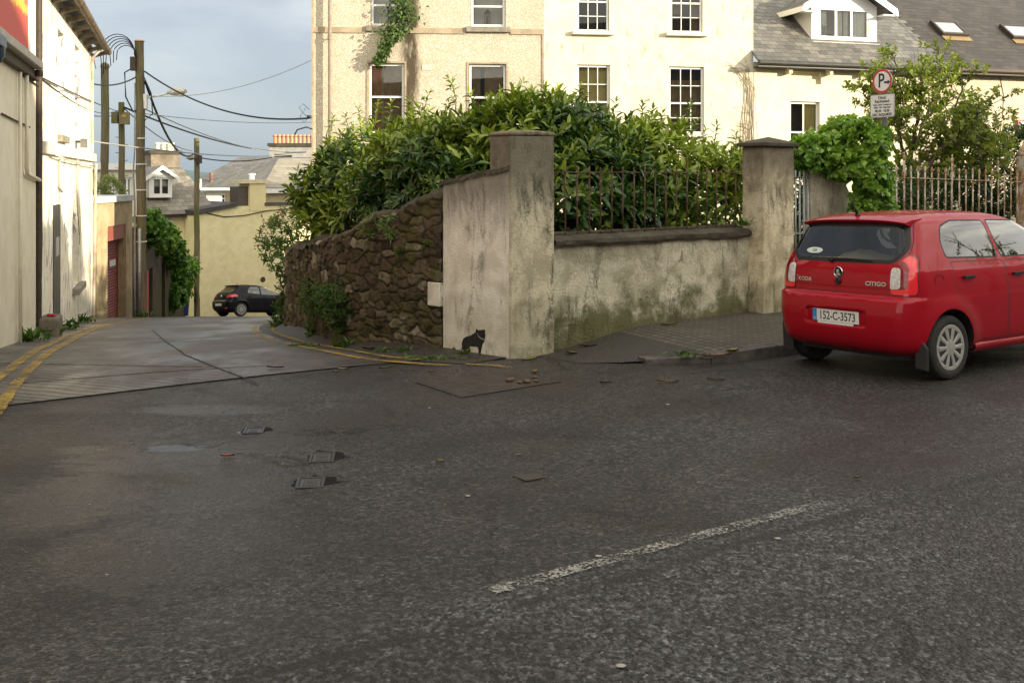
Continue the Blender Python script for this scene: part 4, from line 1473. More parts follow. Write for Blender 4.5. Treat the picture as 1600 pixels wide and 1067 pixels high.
# dormer
fd = .55                                           # how far its face stands behind the wall
dx0, dx1 = fh3.x(1268, fd), fh3.x(1370, fd)
dz0, dz1 = fh3.z(1318, 69, fd), fh3.z(1318, 8, fd)
wz = (fh3.x(1280, fd), fh3.x(1358, fd), fh3.z(1318, 61, fd), fh3.z(1318, 14, fd))
dm = (dx0 + dx1) / 2
apex = dz1 + .62
mb = MB()
wall_front(mb, dx0, dx1, dz0, dz1, [wz], y=fd, reveal=.06)
mb.quad((dx0, fd, dz1), (dx1, fd, dz1), (dm, fd, apex))
back = lambda z: (z - zr0) / math.tan(PIT) - ov
for x in (dx0, dx1):
    mb.quad((x, fd, dz0 - .1), (x, back(dz1) + .1, dz1), (x, fd, dz1))
dorm = mb.build('dormer', varied('white_cladding', (.72, .71, .69), (.80, .79, .77), 3, .5), h3)
w_ = window(dorm, wz[0], wz[1], wz[2], wz[3], fd + .02, .055, None, 3, (1,), .07, curtain=WHITEC, folds=.7, cur_y=.12, cur_rect=[(0, .2, 0, 1), (.36, .52, 0, 1), (.54, .64, 0, 1), (.72, 1, 0, 1)])
mb = MB()
for x0_, sgn in ((dx0 - .42, 1), (dx1 + .42, -1)):
    e = Vector((x0_, 0, dz1 - .17))
    for (ya, yb) in ((fd - .30, back(apex) + .4),):
        mb.add([(x0_, ya, e.z), (dm, ya, apex + .12), (dm, yb, apex + .12), (x0_, yb, e.z), (x0_, ya, e.z - .05), (dm, ya, apex + .07), (dm, yb, apex + .07), (x0_, yb, e.z - .05)],
               [(0, 1, 2, 3), (7, 6, 5, 4), (0, 3, 7, 4)])
mb.build('dormer_roof', SL1, dorm)
mb = MB()
for x0_ in (dx0 - .45, dx1 + .45):
    mb.add([(x0_, fd - .325, dz1 - .30), (dm, fd - .325, apex - .06), (dm, fd - .325, apex + .15), (x0_, fd - .325, dz1 - .10),
            (x0_, fd - .302, dz1 - .30), (dm, fd - .302, apex - .06), (dm, fd - .302, apex + .15), (x0_, fd - .302, dz1 - .10)], [(0, 1, 2, 3), (7, 6, 5, 4), (0, 4, 5, 1), (2, 6, 7, 3), (0, 3, 7, 4)])
    s_ = 1 if x0_ < dm else -1
    mb.box(min(x0_, x0_ + s_ * .44), max(x0_, x0_ + s_ * .44), fd - .30, fd + .0, dz1 - .30, dz1 - .26)
    mb.box(x0_ - .03, x0_ + .03, fd - .32, back(dz1) + .3, dz1 - .30, dz1 - .15)
mb.build('bargeboard', PVC, dorm)
MB().box(dx0 - .02, dx1 + .02, fd - .10, fd - .001, dz0 - .10, dz0 + .02).build('flashing', PVC, dorm)

h4 = fh3.thing('dark_roofed_house', 'low pebble-dashed house with a dark brown slate roof and roof windows', 'house', kind='thing')
wr = (fh3.x(1488), fh3.x(1537), fh3.z(1512, 232), fh3.z(1512, 166))
dr = (fh3.x(1490), fh3.x(1530), -.6, fh3.z(1510, 250))
mb = MB()
wall_front(mb, xm + .002, xe, -1.2, ze, [wr], reveal=.15)
box_shell(mb, xm + .002, xe, 0, 7, -1.2, ze)
mb.build('wall', pebble('pale_pebbledash', (.58, .48, .33), (.68, .58, .42), (.76, .68, .53), 52), h4)
window(h4, wr[0] + .01, wr[1] - .01, wr[2], wr[3] - .01, .08, .05, (wr[2] + wr[3]) / 2, 1, (1, 1), curtain=None)
r4 = roof_plane(h4, 'roof', xm + .251, xe + .3, zr0 - .012, SL2)
gut = MB()
gut.box(xm + .03, xe, -ov - .02, -ov, ze - .16, ze - .0)
gut.tube([(xm + .03, -ov - .07, ze - .05), (xe, -ov - .07, ze - .05)], .062, 10)
gut.build('gutter', varied('brown_gutter', (.05, .032, .022), (.10, .07, .05), 5), h4, smooth=30)
MB().box(xm + .03, xe, -ov + .002, -.002, ze - .16, ze - .13).build('soffit', GUTTERM, h4)
SKG = material('skylight_glass', None, **{'Base Color': (.30, .34, .38, 1), 'Roughness': .04, 'Specular IOR Level': 1.0})
for px0, px1, py0, py1 in ((1464, 1512, 34, 58), (1574, 1622, 39, 63)):
    # solve for the place on the roof plane
    best = None
    for b in np.arange(.3, 4, .02):
        y = b - ov
        z = zr0 + b * .84
        if fh3.z((px0 + px1) / 2, py1, y) < z:
            best = b
            break
    y = best - ov
    xa, xb = fh3.x(px0 + 8, y), fh3.x(px1, y)
    sl_ = best / math.cos(PIT)
    f = MB()
    for bx in ((xa, xa + .07, sl_, sl_ + .75), (xb - .07, xb, sl_, sl_ + .75), (xa + .07, xb - .07, sl_, sl_ + .09), (xa + .07, xb - .07, sl_ + .68, sl_ + .75)):
        f.box(bx[0], bx[1], bx[2], bx[3], .012, .11)
    sk = f.build('skylight', varied('dark_brown_frame', (.035, .026, .02), (.06, .045, .035), 9, .5), r4)
    MB().quad((xa + .06, sl_ + .08, .085), (xb - .06, sl_ + .08, .085), (xb - .06, sl_ + .69, .085), (xa + .06, sl_ + .69, .085)).build('pane', SKG, sk, fix=False)
    MB().box(xa - .03, xb + .03, sl_ - .22, sl_ - .004, .008, .03).build('flashing', varied('ochre_flashing', (.22, .15, .07), (.3, .21, .1), 8), sk)
x, z = fh3.x(1594), fh3.z(1594, 196)
t_ = fh3.thing('alarm_box', 'small red and white alarm box on the pebble-dashed wall at the far right', 'alarm box', kind='thing')
MB().box(x - .17, x + .17, -.09, -.001, z - .15, z + .15).build('case', plain('red_alarm_plastic', (.42, .03, .03), .4), t_, bevel=.02)
MB().box(x - .12, x + .20, -.105, -.092, z - .09, z + .09).build('cover', PVC, t_, bevel=.01)
wire = MB()
wire.tube([(fh3.x(px), -.01, fh3.z(px, py)) for px, py in ((1480, 118), (1530, 119), (1600, 120))], .012, 6)
wire.tube([(fh3.x(px), -.01, fh3.z(px, py)) for px, py in ((1562, 120), (1568, 150), (1566, 185))], .008, 6)
tag(wire.build('wall_cable', CABLE, None, smooth=True), 'dark cable clipped along the pebble-dashed wall under the eave', 'cable', kind='thing')
for o_ in (bpy.data.objects['wall_cable'],):
    o_.location = (fh3.a.x, fh3.a.y, 0)
    o_.rotation_euler = (0, 0, fh3.rot)

# --- the terrace on the photographer's side of the street: its roofs keep the road in shade
BRICKS = varied('street_side_render', (.35, .32, .27), (.48, .44, .37), 1.2, .9, .3, 30)
for i, (s0, s1, hh, lab) in enumerate([(-16, 2, 8.0, 'terraced house behind the photographer, left of three'), (2.1, 18.4, 10.9, 'terraced house behind the photographer, middle of three'), (18.5, 50, 8.9, 'long terraced house across the street, right of three')]):
    a, b = sn(s1, -9.3), sn(s0, -9.3)
    ff = Facade(a, b)
    t_ = ff.thing('terraced_house', lab, 'house', kind='thing')
    ho = []
    k = 1.2
    while k < ff.L - 2:
        ho += [(k, k + 1.0, .9, 2.5), (k, k + 1.0, 3.7, 5.1)]
        k += 2.9
    mb = MB()
    wall_front(mb, 0, ff.L, -1, hh - 1.6, ho, reveal=.12)
    box_shell(mb, 0, ff.L, 0, 5, -1, hh - 1.6)
    mb.build('wall', BRICKS, t_)
    rf = MB()
    e = hh - 1.6
    rf.add([(-.1, -.3, e), (ff.L + .1, -.3, e), (ff.L + .1, 2.5, hh), (-.1, 2.5, hh), (-.1, 5.3, e), (ff.L + .1, 5.3, e)], [(0, 1, 2, 3), (3, 2, 5, 4), (0, 3, 4), (1, 5, 2), (0, 4, 5, 1)])
    rf.build('roof', SL2, t_)
    gl = MB()
    for h in ho:
        gl.quad((h[0], .1, h[2]), (h[1], .1, h[2]), (h[1], .1, h[3]), (h[0], .1, h[3]))
    tag(gl.build('glazing', SKG, t_), kind='stuff')
    if i == 2:
        for k, xc in enumerate((6.0, 17.0, 24.5)):
            c_ = MB().box(xc, xc + 1.5, 2.1, 2.9, hh - .5, hh + 1.1).build('chimney', BRICKS, t_)
            for q in range(3):
                MB().lathe([(.14, hh + 1.1), (.12, hh + 1.6), (.15, hh + 1.65)], 10, at=(xc + .3 + .45 * q, 2.5, 0)).build('chimney_pot', SILLM, c_)


# ================================================================ LEFT SIDE OF THE LANE
dL = Vector((-.317, .948))
P0 = Vector((-6.06, 11.78))
fl = Facade((P0.x - dL.x * 9, P0.y - dL.y * 9), (P0.x + dL.x * 14, P0.y + dL.y * 14))
# Facade axes: local x along the lane, y to its left (into the buildings)
OFF = 9.0 / 1.0
x57, x65, x145 = fl.x(56), fl.x(62.5), fl.x(144.5)

SHOPW = stained('shop_cream_paint', (.76, .71, .58), (.69, .635, .50), (.38, .32, .23), moss=.0, streak=.28, bump=.2, grain=30, rough=.7)
PEELW = stained('peeling_white_paint', (.82, .785, .68), (.75, .70, .57), (.42, .37, .29), moss=.25, streak=.32, bump=.3, grain=30, foot=-.75, rough=.75, peel=(.25, .24, .27), cover=.605)
b1 = fl.thing('shop_building', 'cream painted shop side at the left edge, with a red mural board over a ledge', 'shop', kind='thing')
mb = MB()
mb.box(0, x57, 0, 6, -1.5, 7.2)
mb.build('wall', SHOPW, b1)
xr = x57 - .0
zled = lambda px, py, y=0: fl.z(px, py, y)
# projecting ledge under the board
zl_ = fl.z(57, 113, -.0)
xl0 = fl.x(20, -.35)
led = MB()
led.box(0, fl.x(68, -.20), -.20, -.001, zl_ - .05, zl_ + .06)
led.build('ledge', varied('grey_ledge_paint', (.34, .32, .28), (.45, .42, .37), 5, .7), b1, bevel=.012)
MB().box(0, x57 - .3, -.09, -.002, zl_ - .17, zl_ - .052).build('fascia_or_ledge_shade', IRON, b1)  # dark strip standing in for the shadow under the thin ledge slab
MB().tube([(x57 - .75, -.13, zl_ - .052), (x57 - .75, -.13, zl_ - .14)], .06, 10).build('ledge_lamp', IRON, b1)


def f_mural(t):
    o = t.co()
    X, Y, Z = t.xyz(o)
    n = t.noise(t.mp(o, (1.4, 1, 2.0)), 2.0, 6, .65)
    zz = t.m('ADD', Z, t.m('MULTIPLY', t.m('SUBTRACT', n, .5), .35))
    c = t.ramp(t.mr(zz, zl_ + .1, zl_ + 2.6), [(0, (.50, .07, .055)), (.10, (.52, .08, .06)), (.12, (.68, .42, .05)), (.17, (.66, .36, .06)), (.19, (.50, .12, .06)), (.28, (.52, .24, .10)), (.40, (.50, .20, .10)), (.46, (.45, .10, .07)), (.7, (.42, .07, .06))])
    fig = t.mr(t.noise(t.mp(o, (6, 1, 1.2)), 1.7, 6, .7), .52, .60)
    fig = t.m('MULTIPLY', fig, t.mr(Z, zl_ + 1.15, zl_ + 1.35))
    c = t.mix(fig, c, t.ramp(t.noise(t.mp(o, (8, 1, 2), (4, 0, 0)), 2.2, 4), [(.35, (.10, .06, .05)), (.5, (.45, .30, .12)), (.65, (.5, .45, .3))]))
    return {'Base Color': c, 'Roughness': .6}


xb0, xb1 = 0.5, fl.x(44, -.06)
bd = MB().box(xb0, xb1, -.06, -.002, zl_ + .10, 7.0).build('mural_board', material('painted_mural', f_mural), b1)
MB().box(xb1 + .001, xb1 + .10, -.075, -.002, zl_ + .10, 7.0).build('board_edge', PVC, bd)
MB().box(xb1 - .75, xb1 - .42, -.065, -.0615, zl_ + 1.4, 7.0).build('painted_panel', varied('yellow_blue_panel', (.55, .48, .15), (.40, .48, .46), 2.5, .6), bd)
pipe = MB()
xp1 = fl.x(33, -.06)
pipe.tube([(xp1, -.05, fl.z(33, 118)), (xp1, -.05, -.9)], .022, 8)
xp2 = fl.x(43, -.06)
pipe.tube([(xp2, -.05, fl.z(43, 120)), (xp2, -.05, fl.z(43, 262)), (xp2 + .08, -.05, fl.z(43, 272)), (x57 + .02, -.05, fl.z(57, 282))], .028, 8)
pipe.build('pipe', SHOPW, b1, smooth=True)
MB().tube([(fl.x(0), -.02, fl.z(0, 178)), (fl.x(20), -.02, fl.z(20, 188)), (fl.x(44), -.02, fl.z(44, 199))], .012, 6).build('cable', IRON, b1, smooth=True)
MB().tube([(fl.x(32), -.02, fl.z(32, 117)), (fl.x(45), -.02, fl.z(45, 126)), (fl.x(60), -.02, fl.z(60, 137))], .012, 6).build('cable', IRON, b1, smooth=True)
# blue lamp housing on the shop wall
lx, lz = fl.x(-2, -.34), fl.z(3, 76, -.34)
t_ = fl.thing('wall_lamp', 'dark blue lamp housing on the cream shop wall at the left edge', 'wall lamp', kind='thing')
mb = MB()
mb.box(lx - .45, lx + .10, -.40, -.202, lz - .02, lz + .10)
mb.build('lamp_cover', plain('dark_blue_enamel', (.022, .05, .085), .35), t_, bevel=.015)
MB().lathe([(.10, lz - .021), (.09, lz - .10), (.06, lz - .16), (.03, lz - .19)], 16, at=(lx - .04, -.31, 0)).build('lamp_bowl', plain('blue_lamp_bowl', (.03, .055, .085), .3), t_, smooth=40)

# white peeling house
b2 = fl.thing('peeling_white_house', 'two-storey white house with peeling paint, blind windows and a dark door on the lane', 'house', kind='thing')
zE = fl.z(145, 77)
zLd = fl.z(105, 238.5)
r1 = (fl.x(90.5), fl.x(100), fl.z(95, 212), fl.z(95, 50), .13, 1)
r2 = (fl.x(117), fl.x(124.5), fl.z(121, 216), fl.z(121, 74), .13, 1)
r3_ = (fl.x(114), fl.x(123), fl.z(118, 446), fl.z(118, 300), .13, 1)
door = (fl.x(82.5), fl.x(93.5), -1.6, fl.z(88, 320))
mb = MB()
wall_front(mb, x65, x145, -2.6, zLd - .06, [r3_, door], reveal=.16)
wall_front(mb, x65, x145, zLd - .06, zE + .05, [r1, r2], reveal=.13)
box_shell(mb, x65, x145, 0, 6, -2.6, zE + .05)
mb.build('wall', PEELW, b2)
MB().box(x65, x145 + .04, -.09, -.001, zLd - .10, zLd + .09).build('ledge', PEELW, b2, bevel=.012)
# recess and pilaster between the two buildings
MB().box(x57 + .002, x57 + (x65 - x57) * .42, .12, 5, -1.6, 7.2).build('recess_wall', IRON, b2)
MB().box(x57 + (x65 - x57) * .44, x65 - .002, .03, 5, -1.6, 7.0).build('pilaster', stained('grey_peeling_pilaster', (.24, .21, .18), (.13, .105, .085), (.03, .022, .017), moss=0, streak=.85, bump=.6), b2)
pw_ = MB()
pw_.tube([(x57 + (x65 - x57) * .2, -.02, 7), (x57 + (x65 - x57) * .2, -.02, -.8)], .05, 10)
pw_.tube([(x57 + (x65 - x57) * .55, -.03, 7), (x57 + (x65 - x57) * .55, -.03, .7), (x57 + (x65 - x57) * .4, -.03, .2)], .03, 8)
pw_.build('downpipe', IRON, b2, smooth=30)
MB().box(door[0] + .01, door[1] - .01, -.012, .05, door[2], door[3] - .01).build('door', varied('charcoal_door', (.035, .034, .036), (.055, .053, .056), 4, .5), b2)
nz = fl.z(88, 380, .1)
MB().box(door[0] + .25, door[0] + .70, -.026, -.0125, nz - .16, nz + .16).build('notice', plain('grey_notice', (.38, .38, .36), .6), bpy.data.objects['door'])
for (a, b, c), n_ in (((r1[0], r1[1], r1[2]), 0), ((r3_[0], r3_[1], r3_[2]), 1)):
    MB().box(a - .12, b + .12 + .15 * n_, -.09 - .04 * n_, .06, c - .13, c - .003).build('sill', SILLM, b2, bevel=.012)
NICHE = stained('grey_bare_niche', (.50, .47, .41), (.40, .375, .32), (.22, .2, .17), moss=0, streak=.6, bump=.4)
for r_ in (r1, r2, r3_):
    MB().box(r_[0] + .012, r_[1] - .012, .118, .128, r_[2] + .01, r_[3] - .01).build('blind_window', NICHE, b2)
# eave: slates, gutter and brackets
ev = MB()
ev.add([(x65 - .1, -.30, zE + .00), (x145 + .12, -.30, zE + .00), (x145 + .12, 3.0, zE + 1.9), (x65 - .1, 3.0, zE + 1.9), (x65 - .1, -.30, zE - .05), (x145 + .12, -.30, zE - .05), (x145 + .12, 3.0, zE + 1.85), (x65 - .1, 3.0, zE + 1.85)],
       [(0, 1, 2, 3), (7, 6, 5, 4), (0, 4, 5, 1), (1, 5, 6, 2), (0, 3, 7, 4)])
ev.build('roof', SL2, b2)
g = MB()
g.tube([(x65 - .1, -.36, zE - .06), (x145 + .14, -.36, zE - .06)], .075, 10)
g.build('gutter', varied('rusty_old_gutter', (.045, .03, .018), (.20, .15, .09), 6, .7), b2, smooth=30)
for x in np.linspace(x65 + .3, x145 - .1, 9):
    MB().bar((x, -.002, zE - .20), (x, -.32, zE - .10), .07, .09).build('eave_bracket', varied('grey_old_timber', (.12, .09, .06), (.34, .29, .22), 9, .9), b2)
d = MB()
xd = fl.x(139)
d.tube([(xd, -.28, zE - .1), (xd, -.07, zE - .35), (xd, -.07, zLd + .1)], .035, 8)
d.tube([(xd + .25, -.13, zLd - .15), (xd + .25, -.07, -2.2)], .035, 8)
d.build('downpipe', varied('rust_stained_white', (.62, .58, .5), (.35, .2, .12), 4, .7), b2, smooth=30)
fz, fx_ = fl.z(118, 224), fl.x(118)
g = MB()
g.bar((fx_, 0, fz + .03), (fx_ + .05, -.14, fz + .03), .05)
g.box(fx_ - .15, fx_ + .18, -.21, -.10, fz - .09, fz + .09)
fl_ = g.build('floodlight', varied('grey_lamp_case', (.12, .115, .11), (.2, .19, .18), 8, .5), b2)
cb = MB()
for k in range(5):
    x = fx_ - .2 + .12 * k
    cb.tube([(x, -.03, fz - .2), (x - .3 + .15 * k, -.05, fz - .6 - .25 * k), (x + .1, -.04, fz - 1.3 - .2 * k)], .010, 5)
cb.tube([(fl.x(75), -.11, zLd - .1), (fl.x(95), -.11, zLd - .16), (fl.x(125), -.11, zLd - .2), (fl.x(143), -.11, zLd - .22)], .014, 6)
cb.tube([(fl.x(90), -.03, zLd - .15), (fl.x(90), -.03, fl.z(90, 292)), (fl.x(94), -.03, fl.z(94, 300))], .02, 6)
cb.build('cable', varied('painted_cable', (.45, .40, .32), (.62, .57, .47), 8, .7), b2, smooth=True)

# --- garage with red roller shutter
fg = Facade((at(146, 0, 26.6).x, 26.6), (at(207, 0, 30.3).x, 30.3))
b3 = fg.thing('garage', 'rendered lane garage with a red roller shutter and a narrow black door', 'garage', kind='thing')
zt_g = fg.z(175, 316)
sh = (fg.x(168), fg.x(197), -2.75, fg.z(182, 352))
bdoor = (fg.x(146.8), fg.x(151), -2.6, fg.z(149, 366))
mb = MB()
wall_front(mb, -.1, fg.L, -3.2, zt_g, [sh, bdoor], reveal=.35)
box_shell(mb, -.1, fg.L, 0, 4, -3.2, zt_g)
mb.build('wall', stained('tan_garage_render', (.50, .40, .25), (.40, .31, .18), (.13, .10, .06), moss=.3, streak=.55, foot=-1.6, bump=.5, grain=30), b3)
MB().box(-.14, fg.L + .06, -.07, 4.1, zt_g + .001, zt_g + .17).build('parapet_cap', varied('pale_grey_cap', (.50, .52, .52), (.62, .63, .62), 5, .7), b3)
MB().box(sh[0] + .003, sh[1] - .003, .03, .33, sh[3] - .42, sh[3] - .004).build('shutter_box', varied('red_shutter_paint', (.24, .062, .045), (.31, .09, .065), 4, .55), b3)


def f_shut(t):
    o = t.co()
    X, Y, Z = t.xyz(o)
    c = t.mix(t.noise(o, 3, 5, .6), (.20, .045, .036), (.28, .072, .055))
    return {'Base Color': c, 'Roughness': .5}


zz_ = np.arange(sh[2], sh[3] - .42, .021)
yy_ = .24 - .018 * np.abs(np.sin((zz_ - sh[2]) / .084 * math.pi))
XX = np.repeat(np.array([sh[0] + .01, sh[1] - .01])[:, None], len(zz_), 1)
so_ = MB().grid(XX, np.repeat(yy_[None], 2, 0), np.repeat(zz_[None], 2, 0)).build('roller_shutter', material('red_roller_shutter', f_shut), b3)
xs_, zs_ = fg.x(176.5, .2), fg.z(176.5, 411, .2)
MB().box(xs_ - .28, xs_ + .28, .205, .214, zs_ - .09, zs_ + .09).build('notice', PVC, so_)
MB().box(bdoor[0] + .005, bdoor[1] - .005, .2, .25, bdoor[2], bdoor[3] - .005).build('door', plain('black_door_paint', (.012, .012, .013), .5), b3)

# --- dark lane wall with a red door, beyond the lamp pole
fv = Facade((at(214, 0, 31.2).x, 31.2), (at(289, 0, 44.5).x, 44.5))
t_ = fv.thing('ivy_topped_wall', 'dark stone lane wall with a pink-red door, ivy hanging over its top', 'stone wall', kind='thing')
zA, zB = fv.z(222, 352), fv.z(288, 420)
rdoor = (fv.x(229.5), fv.x(238.5), -4.2, fv.z(234, 375))
kdoor = (fv.x(252.5), fv.x(258), -5.2, fv.z(255, 404))
mb = MB()
wall_front(mb, 0, fv.L, -5.6, -1.4, [rdoor, kdoor] if rdoor[3] < -1.4 else [(rdoor[0], rdoor[1], rdoor[2], -1.41), (kdoor[0], kdoor[1], kdoor[2], min(kdoor[3], -1.41))], reveal=.2)
ztopv = lambda x: zA + (zB - zA) * max(0, x - 1) / fv.L
mb.add([(0, 0, -1.4), (fv.L, 0, -1.4), (fv.L, 0, max(-1.39, zB)), (0, 0, zA)], [(0, 1, 2, 3)])
mb.add([(0, 0, zA), (fv.L, 0, max(-1.39, zB)), (fv.L, .5, max(-1.39, zB)), (0, .5, zA)], [(0, 1, 2, 3)])
mb.quad((fv.L, 0, -5.6), (fv.L, .5, -5.6), (fv.L, .5, max(-1.39, zB)), (fv.L, 0, max(-1.39, zB)))
mb.quad((0, .5, -5.6), (fv.L, .5, -5.6), (fv.L, .5, max(-1.39, zB)), (0, .5, zA))
mb.build('wall_face', stained('dark_lane_stone', (.085, .068, .048), (.055, .045, .03), (.024, .02, .015), moss=.4, streak=.6, bump=1, grain=22, foot=-2.2), t_)
MB().box(rdoor[0] + .01, rdoor[1] - .01, .12, .17, -4.2, min(rdoor[3], -1.42)).build('door', varied('faded_red_door', (.36, .075, .085), (.44, .11, .11), 3, .6), t_)
MB().box(kdoor[0] + .01, kdoor[1] - .01, .12, .17, -5.2, min(kdoor[3], -1.43)).build('door', plain('black_blue_door', (.012, .014, .022), .5), t_)


# ================================================================ FURTHER DOWN THE HILL
def gable_roof(mb, x0, x1, y0, y1, ze_, zr_, hip0=0, hip1=0):
    ym = (y0 + y1) / 2
    mb.add([(x0, y0, ze_), (x1, y0, ze_), (x1, y1, ze_), (x0, y1, ze_), (x0 + hip0, ym, zr_), (x1 - hip1, ym, zr_)],
           [(0, 1, 5, 4), (2, 3, 4, 5), (3, 0, 4), (1, 2, 5)])


def pots(par, xs, y, z, mat, r=.13, h=.5):
    for x in xs:
        MB().lathe([(r * .8, z), (r * .85, z + h * .75), (r * 1.15, z + h * .8), (r * 1.1, z + h), (r * .7, z + h)], 10, at=(x, y, 0)).build('chimney_pot', mat, par, smooth=40)


YEL = stained('pale_yellow_render', (.80, .72, .44), (.74, .65, .37), (.33, .25, .10), moss=0, streak=.22, bump=.9, grain=14, rough=.9)
fy = Facade((at(303, 0, 47.0).x, 47.0), (at(470, 0, 50.5).x, 50.5))
hy = fy.thing('yellow_house', 'pale yellow house end wall at the foot of the lane, behind the dark car', 'house', kind='thing')
zt = fy.z(372, 324)
zg = -6.6
mb = MB()
mb.prism([(0, zg), (fy.L + 4, zg), (fy.L + 4, zt + .05), (fy.x(372), zt + .05), (0, zt - .35)], 0, 5)
mb.build('wall', YEL, hy)
mb = MB()
mb.prism([(-.05, zt - .34), (fy.x(372), zt + .06), (fy.x(372), zt + .24), (-.05, zt - .10)], -.12, 5.0)
mb.build('roof_verge', varied('dark_verge_slates', (.035, .032, .03), (.075, .068, .06), 6), hy)
# left wing set back, with slate roof and dormer
x0w = fy.x(222, 1.2)
MB().box(x0w, -.01, 1.2, 6, zg, zt - .42).build('wall', YEL, hy)
zgt = zt - .42
MB().box(x0w, .05, .85, 1.19, zgt - .02, zgt + .12).build('gutter', GUTTERM, hy)
RF = slates('lichened_slates', (.12, .105, .085), (.20, .175, .14), (.27, .25, .20), .34, .26, .55, (.30, .26, .14))
rf = MB()
zri = fy.z(270, 262, 4.5)
rf.add([(x0w - .5, .8, zgt + .1), (fy.x(352), .8, zgt + .16), (fy.x(352), .8, zgt + .12), (fy.x(284, 4.0), 4.0, zri), (x0w - .5, 4.0, zri)], [(0, 1, 3, 4)])
rf.add([(fy.x(352), .8, zgt + .16), (fy.x(352), 7.2, zgt + .16), (fy.x(284, 4.0), 4.0, zri)], [(0, 1, 2)])
rf.build('roof', RF, hy)
yd = 1.55
dxa, dxb = fy.x(233, yd), fy.x(269, yd)
dza, dzb, dzc = fy.z(250, 309, yd), fy.z(250, 276, yd), fy.z(250, 264, yd)
mb = MB()
wd = (fy.x(238, yd), fy.x(266, yd), fy.z(250, 306, yd), fy.z(250, 277.5, yd))
wall_front(mb, dxa, dxb, dza, dzb, [wd], y=yd, reveal=.08)
mb.quad((dxa, yd, dzb), (dxb, yd, dzb), ((dxa + dxb) / 2, yd, dzc))
mb.quad((dxb, yd, dza), (dxb, yd + 2.5, dza), (dxb, yd + 2.5, dzb), (dxb, yd, dzb))
mb.quad((dxa, yd, dza), (dxa, yd, dzb), (dxa, yd + 2.5, dzb), (dxa, yd + 2.5, dza))
do = mb.build('dormer', PVC, hy)
window(do, wd[0], wd[1], wd[2], wd[3], yd + .03, .09, None, 2, (1,), .10, curtain=WHITEC, cur_rect=[(0, 1, .5, 1)], cur_y=.2)
mb = MB()
xm_ = (dxa + dxb) / 2
for xa in (dxa - .3, dxb + .3):
    mb.add([(xa, yd - .25, dzb - .12), (xm_, yd - .25, dzc + .12), (xm_, yd + 2.6, dzc + .12), (xa, yd + 2.6, dzb - .12)], [(0, 1, 2, 3)])
mb.build('dormer_roof', RF, do)
mb = MB()
for xa in (dxa - .32, dxb + .32):
    mb.add([(xa, yd - .27, dzb - .26), (xm_, yd - .27, dzc - .03), (xm_, yd - .27, dzc + .16), (xa, yd - .27, dzb - .07)], [(0, 1, 2, 3)])
mb.build('bargeboard', PVC, do)
# its chimney
yc = 4.6
cxa, cxb, cz0, cz1 = fy.x(236, yc), fy.x(281, yc), fy.z(258, 300, yc), fy.z(258, 241, yc)
ch = MB().box(cxa, cxb, yc, yc + 1.2, cz0, cz1).build('chimney', stained('brown_chimney_render', (.24, .20, .155), (.17, .14, .11), (.05, .04, .03), moss=0, streak=.7), hy)
MB().box(cxa - .1, cxb + .1, yc - .1, yc + 1.3, cz1 + .001, cz1 + .18).build('cap', COPING, ch)
pots(ch, [cxa + .3 * k + .2 for k in range(1, 4)] + [cxb - .25], yc + .5, cz1 + .18, varied('cream_pot', (.62, .52, .38), (.72, .64, .5), 5), .14, .42)
# stout yellow stack rising from the wall and the low grey roofed part right of it
pxa, pxb = fy.x(373), fy.x(415)
st = MB().box(pxa + .55, pxb, -.03, 1.2, zt - .2, fy.z(394, 287)).build('chimney', varied('pale_yellow_stack', (.66, .56, .29), (.72, .63, .38), 2, .85), hy)
MB().box(pxa + .02, pxa + .549, .15, 1.1, zt - .1, fy.z(375, 292)).build('chimney_flank', varied('dark_stack_side', (.06, .05, .038), (.10, .082, .06), 8), hy)
MB().box(pxa - .02, pxb + .05, -.10, 1.3, fy.z(394, 286.9), fy.z(394, 281)).build('chimney_cap', varied('yellow_cap', (.52, .46, .30), (.64, .57, .40), 6), hy)
pots(hy, [(pxa + pxb) / 2 + .2], .5, fy.z(394, 281), PVC, .17, .3)
xa, xb = fy.x(416), fy.L + 4
zf = fy.z(445, 295)
MB().box(xa, xb, .35, 5, zt, zf - .2).build('upper_wall', stained('buff_upper_wall', (.50, .42, .28), (.42, .35, .22), (.2, .16, .1), moss=0, streak=.3), hy)
MB().box(xa, xb, .05, .34, zf - .22, zf + .06).build('fascia_or_ledge_shade', PVC, hy)
MB().box(xa - .1, xb, -.06, .34, zt + .051, zt + .20).build('flashing', varied('dark_flashing', (.05, .045, .04), (.1, .09, .075), 8), hy)
RT = slates('grey_brown_tiles', (.20, .175, .135), (.28, .25, .195), (.36, .32, .25), .5, .33, .35, (.34, .29, .16))
ro = MB()
zr_ = fy.z(445, 247, 4.0)
ro.add([(fy.x(409), .0, zf + .06), (xb, .0, zf + .06), (xb, 4.0, zr_), (fy.x(436, 4.0), 4.0, zr_), (xb, 8, zf), (fy.x(409), 8, zf)], [(0, 1, 2, 3), (3, 2, 4, 5), (0, 3, 5)])
ro.build('roof', RT, hy)
hole = MB().lathe([(.14, -.012), (.14, 0.0)], 14, axis='y', at=(fy.x(410.5), 0, fy.z(410.5, 437)))
hole.build('vent_hole', IRON, hy)
sq = MB()
xa, xb, za, zb_ = fy.x(404), fy.x(417), fy.z(410, 446), fy.z(410, 433)
sq.box(xa, xb, -.010, -.002, za, zb_)
sq.build('vent_patch', YEL, hy)
wy = (fy.x(256, 1.2), fy.x(270, 1.2), fy.z(262, 358, 1.2), fy.z(262, 344, 1.2))
window(hy, wy[0], wy[1], wy[2], wy[3], 1.12, .07, None, 1, (1,), curtain=None, room=.09)
